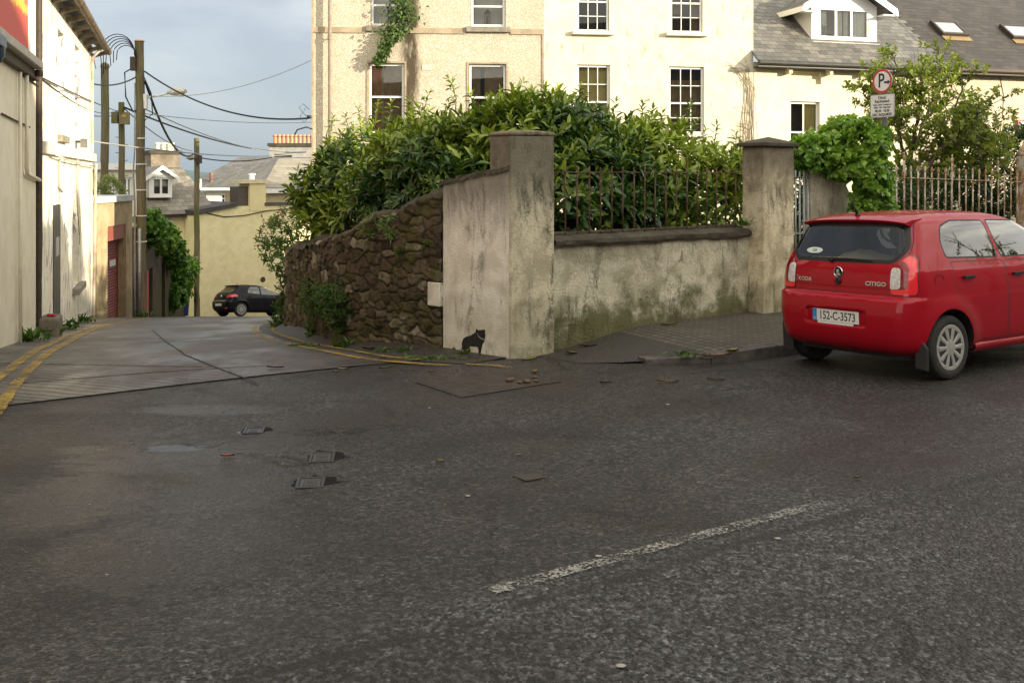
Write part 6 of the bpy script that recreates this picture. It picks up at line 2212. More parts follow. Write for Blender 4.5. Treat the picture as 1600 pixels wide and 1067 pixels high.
tuft('grass_tuft', 'tall grass tuft at the foot of the rough-cast wall beside the tall pier', 'grass tuft', 898, 532, 130, .20, .07, tone=.55, sx=1.2)
tuft('weed', 'round-leaved green weed at the foot of the rubble wall, under its middle', 'weed', 537, 543, 60, .13, .07, lw=.045, tone=.35)
tuft('weed', 'low green weed by the inner yellow line at the bend of the rubble wall', 'weed', 470, 541, 70, .10, .09, lw=.03, tone=.45, flat=True)
tuft('weed', 'leafy weed at the downhill foot of the rubble wall, inside the yellow bend', 'weed', 442, 512, 80, .16, .10, lw=.05, tone=.45)
tuft('weed', 'small pale weed at the foot of the rubble wall nearest the white panel', 'weed', 634, 551, 26, .10, .03, lw=.03, tone=.6)
tuft('weed', 'flat weed beside the yellow line, left of the small pale weed', 'weed', 600, 550, 40, .10, .05, lw=.03, tone=.5, flat=True)
tuft('weed', 'straggling leaves strewn along the yellow line below the white panel', 'weed', 668, 562, 60, .11, .05, lw=.025, tone=.6, flat=True, sx=4)
tuft('weed', 'small green weed in front of the stencilled dog', 'weed', 727, 556, 22, .09, .03, lw=.03, tone=.6)
tuft('weed', 'flat green weed against the kerb near the red car', 'weed', 1075, 566, 46, .09, .05, lw=.026, tone=.45, flat=True, sx=1.8)
tuft('weed', 'little weed on the low wall coping against the pointed pier', 'weed', 1168, 362, 40, .13, .04, lw=.02, tone=.75, z=1.13)
x, y = 2.86, 12.30
for o in bpy.data.objects:
    if o.get('label') == 'little weed on the low wall coping against the pointed pier':
        o.location = (x, y, 1.13)
for px, py, lab in ((72, 515, 'green weed clump at the foot of the pilaster between shop and white house'), (100, 514, 'tall green weeds against the white house beside its dark door'), (48, 527, 'dark leafy weed at the corner of the shop wall'), (132, 503, 'short grass strip along the white house under the low sill'), (229, 495, 'weeds growing round the foot of the lamp pole')):
    x, y = fl.a + fl.d * fl.x(px, -.12) + Vector((-fl.d.y, fl.d.x)) * -.12 if px < 145 else (at(px, 0, 29).x, 28.8)
    t_ = tuft('weed', lab, 'weed', px, py, 46, .22, .10, lw=.05, tone=.5, z=Tz(x, y) + .01, sx=1.2)
    t_.location = (x, y, Tz(x, y) + .01)

# --- ivy over the wing wall
bush('ivy', 'thick glossy ivy heaped over the grey wing wall, left of the parking sign', 'ivy',
     [pxb(1290, 222, 13.45, .36, .36, .20), pxb(1345, 218, 13.5, .40, .40, .26), pxb(1262, 232, 13.3, .20, .3, .20), pxb(1360, 275, 13.4, .24, .28, .42), pxb(1325, 200, 13.6, .30, .36, .16), pxb(1374, 322, 13.4, .15, .22, .26), pxb(1325, 250, 13.3, .26, .2, .20), pxb(1300, 252, 13.25, .12, .15, .16), pxb(1350, 318, 13.35, .12, .15, .2)], 900, 6, .10, .09, IVYM, tone=.44, tone_hi=.35, up=.30, length=.09, spread=1.0)
# --- dense shrubs beyond the white railing
Gs = 'shrubs beyond the white railing'
for lab, bl, n, tn in (
        ('dark round shrub at the right edge beyond the white railing', [pxb(1580, 265, 18.6, .85, .8, .85), pxb(1550, 300, 18.3, .7, .6, .7), pxb(1615, 240, 18.6, .7, .7, .6)], 1100, .40),
        ('dark hedge low behind the middle of the white railing', [pxb(1470, 318, 18.2, .75, .5, .72), pxb(1520, 320, 18.4, .75, .5, .72), pxb(1430, 320, 17.8, .7, .5, .66), pxb(1480, 350, 18, .9, .4, .5)], 1100, .25),
        ('leafy undergrowth behind the left end of the white railing', [pxb(1400, 310, 16.6, .5, .5, .62), pxb(1370, 330, 16.5, .5, .5, .5)], 480, .3)):
    bush('garden_shrub', lab, 'bush', bl, n, 7, .10, .045, DARKLEAF, group=Gs, tone=tn, tone_hi=.3)
small_plant('garden_shrub', 'dark leafy growth seen through the bars of the grey garden gate', 'bush', [L_at(1252, 300, 15.8, .3, 1.6), L_at(1255, 380, 15.6, .3, 1.6), L_at(1245, 250, 15.9, .22)], 420, 7, .10, .045, DARKLEAF, tone=.35)['group'] = Gs
small_plant('garden_shrub', 'reddish purple stemmed shrub in front of the pebble-dashed wall by the alarm box', 'bush', [L_at(1548, 200, 22, .25), L_at(1570, 185, 22.5, .22), L_at(1530, 205, 22, .2)], 120, 6, .10, .05, leafmat('purple_green_leaf', (.06, .05, .02), (.10, .12, .03), (.19, .2, .06)), tone=.5)['group'] = Gs
bush('garden_shrub', 'pale flowering shrub low beyond the white railing', 'bush', [pxb(1455, 275, 19, .4, .4, .25), pxb(1490, 270, 19.5, .35, .4, .3)], 170, 6, .09, .045, VARIEG, group=Gs, tone=.5)


# --- small tree beyond the railing
def small_tree():
    t = thing('garden_tree', 'small many-stemmed tree in fresh leaf, behind the parking sign and white railing', 'tree', tuple(at(1425, 330, 17.5).xy) + (.2,), 0, kind='thing')
    o0 = np.array(t.location)
    mb = MB()
    tips = []

    def px3(px, py, D):
        return np.array(at(px, py, D)) - o0
    limbs = [([(1424, 345), (1420, 280), (1425, 235), (1432, 190), (1440, 120)], 17.5, .07),
             ([(1425, 340), (1440, 280), (1465, 240), (1500, 205), (1545, 165)], 17.2, .075),
             ([(1428, 330), (1450, 262), (1490, 222), (1520, 222), (1535, 232)], 16.9, .045),
             ([(1418, 290), (1400, 240), (1385, 190), (1370, 130)], 17.8, .045),
             ([(1430, 235), (1440, 200), (1460, 150), (1470, 95)], 17.9, .04),
             ([(1422, 270), (1445, 245), (1480, 190), (1500, 150), (1505, 120)], 18.0, .045),
             ([(1420, 260), (1405, 215), (1410, 160), (1400, 105)], 17.2, .035),
             ([(1450, 262), (1500, 250), (1530, 258), (1545, 270)], 17.4, .03),
             ([(1424, 235), (1400, 200), (1360, 165), (1345, 130)], 18.2, .03)]
    for pts, D, r in limbs:
        P = spline([px3(a, b, D + (.25 * i if D > 17.5 else -.15 * i)) for i, (a, b) in enumerate(pts)], 22)
        P = P + rng.normal(0, .012, P.shape)
        mb.tube(P, np.linspace(r, .010, 22), 7)
        for i in range(8, 22):
            for q in range(2):
                d = unit(np.array([rng.normal(0, .6), rng.normal(0, .6), rng.uniform(.1, 1.0)]))
                ln = rng.uniform(.18, .55)
                e = P[i] + d * ln
                m_ = P[i] + d * ln * .5 + rng.normal(0, .03, 3)
                mb.tube([P[i], m_, e], [.008, .006, .003], 4)
                tips += [(e, d), (m_, d)] if rng.random() < .7 else [(e, d)]
                for _ in range(2):
                    d2 = unit(d + rng.normal(0, .5, 3))
                    e2 = m_ + d2 * rng.uniform(.1, .32)
                    mb.tube([m_, e2], [.005, .002], 4)
                    tips.append((e2, d2))
    # thin bare whips rising above the crown
    for px, py in ((1375, 95), (1392, 88), (1412, 92), (1428, 80), (1434, 78), (1446, 95), (1362, 100)):
        a, b = px3(px + 6, 190, 17.8), px3(px, py, 17.8)
        mb.tube([a, (a + b) / 2 + rng.normal(0, .03, 3), b], [.009, .006, .003], 4)
    mb.build('trunk', BARK, t, smooth=True)
    B = np.array([x for x, _ in tips])
    A = np.array([d for _, d in tips])
    m_ = rng.random(len(B)) < np.clip(1.35 - (B[:, 2] - 2.2) * .40, .30, 1)
    B, A = B[m_], A[m_]
    arr = shoots(B, A, 9, .092, .060, 1.0, .10, .40 + .25 * rng.random(len(B)), .35)
    leaves_obj('crown', *arr, TREELEAF, t)


small_tree()

# --- ivy on the lane wall, plants at its top, bush above the garage, plant in the upper window
def fpt(fa, px, py, y):
    v = fa.a + fa.d * fa.x(px, y) + Vector((-fa.d.y, fa.d.x)) * y
    return (v.x, v.y, fa.z(px, py, y))


bl = []
for px, py, r in ((240, 355, .5), (252, 365, .6), (262, 375, .6), (268, 395, .6), (276, 420, .65), (285, 425, .6), (294, 415, .5), (280, 445, .5), (272, 460, .45), (235, 345, .45)):
    p = fpt(fv, min(px, 287), py, -.15)
    q = at(px, py, p[1])
    bl.append((q.x, q.y, q.z - .15, r * .82, .4, r * .88))
bush('ivy', 'dark ivy tumbling down the lane wall towards the blue bin', 'ivy', bl, 1100, 6, .17, .15, IVYM, tone=.30, tone_hi=.25, up=.2, length=.14, spread=1.0)
p = fpt(fv, 232, 358, .2)
small_plant('flowering_plant', 'purple flowered plant on the lane wall head beside the lamp pole', 'plant', [(p[0] + .2, p[1], p[2] + .12, .35, .8)], 60, 6, .14, .08, leafmat('purple_leaf', (.05, .05, .04), (.12, .09, .14), (.22, .16, .28)), tone=.5, length=.1)
p = at(158, 291, 30)
small_plant('roof_shrub', 'pale variegated shrub standing on the garage roof', 'bush', [(p.x, p.y + .6, p.z - .1, .36, .9), (p.x - .2, p.y + .6, p.z - .25, .3, .9), (p.x + .22, p.y + .6, p.z - .25, .25, .9)], 150, 7, .14, .05, VARIEG, tone=.55, length=.1)
# hanging plant
xh, zh = fh1.x(624), up[0][2]
t_ = fh1.thing('hanging_plant', 'green creeper hanging from the upper left window of the pebble-dashed house', 'plant', kind='thing')
n = 900
u_ = rng.random(n) ** .8
zz = zh + .95 - u_ * 1.95
cx = xh - .02 + .10 * np.sin(u_ * 5) - np.clip(u_ - .45, 0, 1) * .75
wd_ = .10 + .16 * np.sin(np.clip(u_ * 1.25, 0, 1) * math.pi)
P = np.stack([cx + rng.normal(0, 1, n) * wd_ * .75, -.18 + rng.normal(0, .10, n) * (1 - .3 * u_), zz], 1)
D = np.stack([rng.normal(0, .5, n), rng.normal(-.5, .4, n), rng.normal(-.7, .4, n)], 1)
leaves_obj('foliage', P, D, np.tile([0, -.6, .7], (n, 1)) + rng.normal(0, .25, (n, 3)), rng.uniform(.07, .13, n), rng.uniform(.05, .08, n), .55 + rng.normal(0, .2, n), WEEDM, t_)
mb = MB()
for k in range(7):
    x0 = xh + rng.normal(0, .06)
    mb.tube([(x0, -.02, zh + .9), (x0, -.2, zh + .3), (x0 - .08, -.18, zh - .2), (x0 - .2 - .05 * k, -.15, zh - .55 - .05 * k)], .008, 4)
mb.build('stem', BARK, t_, smooth=True)
for px in (746, 776):
    x = fh1.x(px)
    t_ = fh1.thing('pot_plant', 'tiny pot plant inside the upper right window, ' + ('left' if px < 760 else 'right') + ' of the lantern', 'pot plant', kind='thing')
    mb = MB().lathe([(.05, zs_), (.065, zs_ + .09)], 10, at=(x, .25, 0))
    mb.build('pot', PVC, t_)
    n = 22
    a = rng.uniform(0, 6.28, n)
    leaves_obj('foliage', np.tile([x, .25, zs_ + .09], (n, 1)), np.stack([np.cos(a), np.sin(a), rng.uniform(.4, 1.2, n)], 1), np.tile([0, 0, 1.0], (n, 1)), np.full(n, .12), np.full(n, .03), np.full(n, .6), WEEDM, t_)


# --- tall street tree on the photographer's side; it shows in the car's windows
def street_tree():
    t = thing('street_tree', 'tall thin-leaved tree on the near side of the street, outside the picture to the right', 'tree', (21.5, 8.9, 0), 0, kind='thing')
    mb = MB()
    tips = []

    def grow(p, d, ln, r, lv):
        pts = [p]
        for k in range(4):
            d = unit(d + rng.normal(0, .13, 3) + np.array([0, 0, .05]))
            pts.append(pts[-1] + d * ln / 4)
        mb.tube(pts, np.linspace(r, r * .6, 5), 6)
        if lv == 0:
            tips.extend((q, d) for q in pts[1:])
            return
        for k in range(3 if lv > 1 else 4):
            b = pts[-1 - (k % 2)]
            grow(b, unit(d * .8 + rng.normal(0, .55, 3)), ln * rng.uniform(.6, .8), r * .55, lv - 1)
    grow(np.array([0, 0, -.1]), np.array([0, 0, 1.0]), 3.4, .17, 4)
    mb.build('trunk', BARK, t, smooth=True)
    B = np.array([x for x, _ in tips])
    A = np.array([d for _, d in tips])
    arr = shoots(B, A, 5, .12, .07, 1.0, .1, .4 + .2 * rng.random(len(B)), .3)
    leaves_obj('crown', *arr, TREELEAF, t)


street_tree()


# ================================================================ CARS
def f_paint(c1, c2, rough=.45, dirt=(.05, .03, .025), coat=.45):
    def fn(t):
        o = t.co()
        Z = t.xyz(o)[2]
        c = t.mix(t.noise(o, 180, 2), c1, c2)
        k = t.m('MULTIPLY', t.mr(t.m('ADD', Z, t.m('MULTIPLY', t.noise(o, 5, 5, .7), .35)), .62, .25), .38)
        c = t.mix(k, c, dirt)
        drops = t.vor(t.mp(o, (1, 1, 1)), 46)
        bmp = t.m('MULTIPLY', t.mr(drops, .22, .05), t.mr(t.noise(o, 7, 3), .45, .6))
        return {'Base Color': c, 'Roughness': t.m('ADD', rough, t.m('MULTIPLY', k, .5)), 'Coat Weight': coat, 'Coat Roughness': .03, 'Specular IOR Level': .08, 'Normal': t.bump(bmp, .05, .004)}
    return fn


REDP = material('red_car_paint', f_paint((.32, .0026, .012), (.36, .0035, .015), dirt=(.13, .012, .012), coat=.62))
BLKP = material('black_car_paint', f_paint((.008, .008, .011), (.013, .013, .018), dirt=(.016, .015, .014), coat=.25))
SEAM = plain('black_rubber_seal', (.010, .010, .011), .6)
TRIM = plain('interior_trim', (.020, .020, .022), .8)
TYRE = varied('tyre_rubber', (.014, .0135, .013), (.032, .030, .028), 12, .8, .3, 90)
ALLOY = varied('silver_wheel_plastic', (.38, .37, .35), (.48, .47, .45), 20, .38, metallic=.35)
CHROME = plain('chrome_badge', (.62, .62, .63), .18, Metallic=.9)
LAMPR = material('red_lamp_lens', None, **{'Base Color': (.80, .016, .026, 1), 'Roughness': .12, 'Coat Weight': .5, 'Specular IOR Level': .6})
LAMPD = material('dark_red_lens', None, **{'Base Color': (.22, .006, .010, 1), 'Roughness': .12, 'Coat Weight': .5})
LAMPW = varied('clear_lamp_lens', (.42, .40, .38), (.78, .76, .74), 38, .12)
PLATEW = plain('white_number_plate', (.74, .74, .72), .35)
PLATEB = plain('blue_plate_band', (.035, .24, .55), .4)
INK = plain('plate_ink', (.012, .012, .014), .5)
SEATM = varied('seat_cloth', (.035, .036, .040), (.06, .06, .066), 30, .95)
SHELF = varied('sand_coat_cloth', (.42, .32, .18), (.52, .41, .25), 9, .95)


SIDEGLASS = material('side_window_glass', f_glass((.56, .66, .62), 2.6))


def poly_ccw(P):
    a = sum(P[i][0] * P[(i + 1) % len(P)][1] - P[(i + 1) % len(P)][0] * P[i][1] for i in range(len(P)))
    return P if a > 0 else P[::-1]


def inset_poly(P, d):
    P = poly_ccw(P)
    n = len(P)
    out = []
    for i in range(n):
        p0, p1, p2 = Vector(P[i - 1]), Vector(P[i]), Vector(P[(i + 1) % n])
        e1, e2 = (p1 - p0).normalized(), (p2 - p1).normalized()
        n1, n2 = Vector((-e1.y, e1.x)), Vector((-e2.y, e2.x))
        b = (n1 + n2)
        b = b / max(b.dot(n1), .3)
        q = p1 + b * d
        out.append((q.x, q.y))
    return out


def round_poly(P, r, n=4):
    P = poly_ccw(P)
    out = []
    for i in range(len(P)):
        p0, p1, p2 = Vector(P[i - 1]), Vector(P[i]), Vector(P[(i + 1) % len(P)])
        a = p1 + (p0 - p1).normalized() * min(r, (p0 - p1).length * .45)
        b = p1 + (p2 - p1).normalized() * min(r, (p2 - p1).length * .45)
        for k in range(n + 1):
            u_ = k / n
            q = a * (1 - u_) ** 2 + p1 * 2 * u_ * (1 - u_) + b * u_ ** 2
            out.append((q.x, q.y))
    return out


class Shell:
    """car skin: plan outlines stacked by height, then regions cut out of it by projected polygons"""

    def __init__(s, prof, arches, bulge=(.055, .045), side_bow=.035):
        z_, xr_, xf_, w_, r_ = [np.array(c) for c in zip(*prof)]
        zs = []
        for a, b in zip(z_[:-1], z_[1:]):
            k = max(1, int(round((b - a) / .022)))
            zs += list(np.linspace(a, b, k, endpoint=False))
        zs.append(z_[-1])
        zs = np.array(zs)

        def ip(y):
            # monotone-ish smooth interpolation (PCHIP)
            h = np.diff(z_)
            d = np.diff(y) / h
            m = np.zeros(len(y))
            m[1:-1] = np.where(d[:-1] * d[1:] > 0, 2 * d[:-1] * d[1:] / (d[:-1] + d[1:] + 1e-12), 0)
            m[0], m[-1] = d[0], d[-1]
            i = np.clip(np.searchsorted(z_, zs, 'right') - 1, 0, len(h) - 1)
            t = (zs - z_[i]) / h[i]
            return (y[i] * (1 + 2 * t) * (1 - t) ** 2 + h[i] * m[i] * t * (1 - t) ** 2 + y[i + 1] * t * t * (3 - 2 * t) - h[i] * m[i + 1] * t * t * (1 - t))
        XR, XF, W, RR = ip(xr_), ip(xf_), ip(w_), ip(r_)
        bm = bmesh.new()
        s.orig = bm.faces.layers.int.new('orig')
        rows = []
        for z, xr, xf, w, r in zip(zs, XR, XF, W, RR):
            r = min(r, w * .8, (xf - xr) * .3)
            half = []
            for k in range(13):
                y = (w - r) * k / 12
                half.append((xr + bulge[0] * (y / w) ** 2, y))
            x0 = half[-1][0]
            for k in range(1, 13):
                a = math.pi / 2 * k / 12
                half.append((x0 + r - r * math.cos(a), w - r + r * math.sin(a)))
            xa = half[-1][0]
            xb_ = xf - r * 1.2 - bulge[1]
            for k in range(1, 64):
                half.append((xa + (xb_ - xa) * k / 63, w))
            for k in range(1, 13):
                a = math.pi / 2 * k / 12
                half.append((xb_ + r * 1.2 * math.sin(a), w - r + r * math.cos(a)))
            x1 = half[-1][0]
            for k in range(11, -1, -1):
                y = (w - r) * k / 12
                half.append((x1 + bulge[1] * (1 - (y / (w - r + 1e-6)) ** 2), y))
            L = (xf - xr)
            pts = []
            for x, y in half:
                u_ = (x - (xr + L * .52)) / (L * .5)
                y *= 1 - side_bow * u_ * u_ / max(w, .3) * min(1, y / max(w - r, .05))
                for (ax, az, ar) in arches:
                    d = math.hypot(x - ax, z - az)
                    if d < ar + .16 and y > w * .7:
                        k = (1 - max(0, d - ar) / .16)
                        y += .020 * k * k * (3 - 2 * k)
                pts.append((x, y))
            full = pts + [(x, -y) for x, y in pts[-2:0:-1]]
            rows.append([bm.verts.new((x, y, z)) for x, y in full])
        n = len(rows[0])
        for a, b in zip(rows[:-1], rows[1:]):
            for k in range(n):
                f = bm.faces.new((a[k], a[(k + 1) % n], b[(k + 1) % n], b[k]))
                f.smooth = True
        # roof panel closes the last ring: strips from left to right
        top = rows[-1]
        h = n // 2
        for k in range(h):
            a, b, c, d = top[k], top[k + 1], top[(n - k - 1) % n], top[(n - k) % n]
            vs = []
            for q in (a, b, c, d):
                if q not in vs:
                    vs.append(q)
            if len(vs) >= 3:
                f = bm.faces.new(vs)
                f.smooth = True
        bmesh.ops.recalc_face_normals(bm, faces=bm.faces)
        s.bm = bm

    def cut(s, poly, axes, filt, mat, only=None):
        """mark the faces inside a convex polygon (projected on two axes) with material index mat"""
        bm = s.bm
        P = poly_ccw(poly)
        for f in bm.faces:
            f[s.orig] = f.material_index
            if filt(f.calc_center_median()) and (only is None or f.material_index in only):
                f.material_index = 30000
        n = len(P)
        for i in range(n):
            a, b = P[i], P[(i + 1) % n]
            ex, ey = b[0] - a[0], b[1] - a[1]
            if math.hypot(ex, ey) < 1e-6:
                continue
            no = [0, 0, 0]
            no[axes[0]], no[axes[1]] = ey, -ex          # outward for CCW
            no = Vector(no).normalized()
            co = [0, 0, 0]
            co[axes[0]], co[axes[1]] = a
            co = Vector(co)
            fs = [f for f in bm.faces if f.material_index == 30000]
            # leave alone faces wholly outside
            geom, out = set(), []
            for f in fs:
                dd = [(v.co - co).dot(no) for v in f.verts]
                if min(dd) > -1e-6:
                    out.append(f)
                else:
                    geom.add(f)
                    geom.update(f.edges)
                    geom.update(f.verts)
            for f in out:
                f.material_index = f[s.orig]
            bmesh.ops.bisect_plane(bm, geom=list(geom), plane_co=co, plane_no=no, dist=1e-6)
            for f in bm.faces:
                if f.material_index == 30000 and (f.calc_center_median() - co).dot(no) > 0:
                    f.material_index = f[s.orig]
        for f in bm.faces:
            if f.material_index == 30000:
                f.material_index = mat

    def delete(s, mat):
        bmesh.ops.delete(s.bm, geom=[f for f in s.bm.faces if f.material_index == mat], context='FACES')

    def extract(s, name, mats, parent, pick, push=0.0, slot=None):
        """new object from the faces whose material index is in pick (dict index->slot)"""
        bm = s.bm
        me = bpy.data.meshes.new(name)
        vi, vs, fs, mi = {}, [], [], []
        for f in bm.faces:
            if f.material_index in pick:
                ids = []
                for v in f.verts:
                    if v not in vi:
                        vi[v] = len(vs)
                        vs.append(tuple(v.co + v.normal * push))
                    ids.append(vi[v])
                fs.append(ids)
                mi.append(pick[f.material_index])
        me.from_pydata(vs, [], fs)
        for m in mats:
            me.materials.append(m)
        me.polygons.foreach_set('material_index', mi)
        me.polygons.foreach_set('use_smooth', [True] * len(fs))
        me.update()
        o = bpy.data.objects.new(name, me)
        COL.objects.link(o)
        o.parent = parent
        return o


def wheel(par, x, y, r, wd, rim, side, spokes, style):
    """side: +1 left, -1 right. The wheel is a part; tyre body with rim and cover as sub-parts"""
    mb = MB()
    h = wd / 2
    prof = [(rim * 1.02, -h * .86), (rim * 1.10, -h * .97), (r * .88, -h), (r * .965, -h * .86), (r, -h * .62), (r, h * .62), (r * .965, h * .86), (r * .88, h), (rim * 1.10, h * .97), (rim * 1.02, h * .86)]
    n = 48
    mb.lathe(prof, n, axis='y', at=(0, 0, 0))
    for gx in (-.35, 0, .35):
        pass
    w_ = mb.build('wheel', TYRE, par, smooth=35)
    w_.location = (x, y, r - .008)
    ys = side * h
    d = MB()
    d.lathe([(.01, ys * .52), (rim * 1.01, ys * .52), (rim * 1.02, ys * .90)], 40, axis='y')
    d.build('rim', plain('wheel_backing_black', (.02, .02, .021), .6), w_, smooth=30)  # dark backing disc behind the spokes
    c = MB()
    c.lathe([(rim * .83, ys * .80), (rim * .86, ys * .93), (rim * .96, ys * .985), (rim * 1.03, ys * .95), (rim * 1.0, ys * .80)], 48, axis='y', close=True)
    c.lathe([(.001, ys * .80), (rim * .36, ys * .80), (rim * .34, ys * .99), (rim * .26, ys * 1.02), (.001, ys * 1.02)], 30, axis='y')
    for k in range(spokes):
        a = 2 * math.pi * k / spokes
        ca_, sa_ = math.cos(a), math.sin(a)
        w0, w1 = (rim * .085, rim * .135) if style == 'cover' else (rim * .10, rim * .13)
        pr = [(rim * .30, w0), (rim * .60, (w0 + w1) * .5), (rim * .88, w1)]
        vs = []
        for rr_, ww_ in pr:
            yo = ys * (.985 + .02 * (1 - rr_ / rim))
            for q, yy in ((-ww_, ys * .80), (-ww_ * .86, yo - side * .004), (0, yo + side * .002), (ww_ * .86, yo - side * .004), (ww_, ys * .80)):
                vs.append((rr_ * ca_ - q * sa_, yy, rr_ * sa_ + q * ca_))
        c.add(vs, [(i * 5 + j, i * 5 + j + 1, i * 5 + 5 + j + 1, i * 5 + 5 + j) for i in range(2) for j in range(4)])
    c.build('hub_cap' if style == 'cover' else 'alloy_wheel', ALLOY, w_, smooth=35)
    return w_


def on_side(sh, x, z, side):
    """y of the body side at (x, z)"""
    best, by = 9, .75 * side
    for v in sh.bm.verts:
        if v.co.y * side > .2:
            d = (v.co.x - x) ** 2 + (v.co.z - z) ** 2
            if d < best:
                best, by = d, v.co.y
    return by


def on_rear(sh, y, z):
    best, bx = 9, .1
    for v in sh.bm.verts:
        if v.co.x < .7:
            d = (v.co.y - y) ** 2 + (v.co.z - z) ** 2
            if d < best:
                best, bx = d, v.co.x
    return bx


def interior(th, xr, xs1, xs2, wz, zf, ztop, shelf_z, xw, beige=True):
    mb = MB()
    for (xc, ys_) in ((xs1, (-.36, .36)), (xs2, (-.36, .36))):
        for y in ys_:
            mb.add([(xc - .02, y - .22, zf), (xc + .48, y - .22, zf), (xc + .48, y + .22, zf), (xc - .02, y + .22, zf), (xc - .02, y - .22, zf + .16), (xc + .48, y - .22, zf + .18), (xc + .48, y + .22, zf + .18), (xc - .02, y + .22, zf + .16)],
                   [(0, 1, 2, 3), (4, 7, 6, 5), (0, 4, 5, 1), (1, 5, 6, 2), (2, 6, 7, 3), (3, 7, 4, 0)])
            mb.add([(xc - .02, y - .22, zf + .12), (xc + .10, y - .22, zf + .12), (xc + .10, y + .22, zf + .12), (xc - .02, y + .22, zf + .12), (xc - .17, y - .19, ztop), (xc - .08, y - .19, ztop), (xc - .08, y + .19, ztop), (xc - .17, y + .19, ztop)],
                   [(0, 1, 2, 3), (4, 7, 6, 5), (0, 4, 5, 1), (1, 5, 6, 2), (2, 6, 7, 3), (3, 7, 4, 0)])
            mb.box(xc - .20, xc - .10, y - .12, y + .12, ztop + .05, ztop + .22)
            mb.tube([(xc - .14, y - .05, ztop - .03), (xc - .15, y - .05, ztop + .08)], .008, 5)
            mb.tube([(xc - .14, y + .05, ztop - .03), (xc - .15, y + .05, ztop + .08)], .008, 5)
    mb.build('seats', SEATM, th, bevel=.03)
    d = MB()
    d.box(xw, xw + .28, -.62, .62, shelf_z - .25, shelf_z + .02)
    d.box(xr, xs1 - .16, -.60, .60, shelf_z - .05, shelf_z - .03)
    d.tube([(xw - .03, .36, shelf_z + .02), (xw - .25, .36, shelf_z - .02)], .03, 8)
    d.lathe([(.165, -.012), (.185, 0), (.165, .012)], 20, axis='x', at=(xw - .27, .36, shelf_z - .0), close=True)
    d.build('dashboard', TRIM, th)
    d = MB()
    d.box(xr + .1, xw + .3, -.70, .70, .22, .26)
    d.build('floor_pan', TRIM, th)
    if beige:
        k = MB()
        q = np.linspace(0, 1, 12)
        X = np.repeat(np.linspace(xr + .06, xs1 - .10, 6)[:, None], 12, 1)
        Y = np.repeat((-.20 + .62 * q)[None], 6, 0)
        Z = shelf_z + .01 + (.10 * np.sin(q * math.pi) ** .8)[None] * (1 - ((np.linspace(-1, 1, 6)) ** 2)[:, None]) + rng.normal(0, .008, (6, 12))
        k.grid(X, Y, Z)
        k.build('folded_coat', SHELF, th, smooth=True)


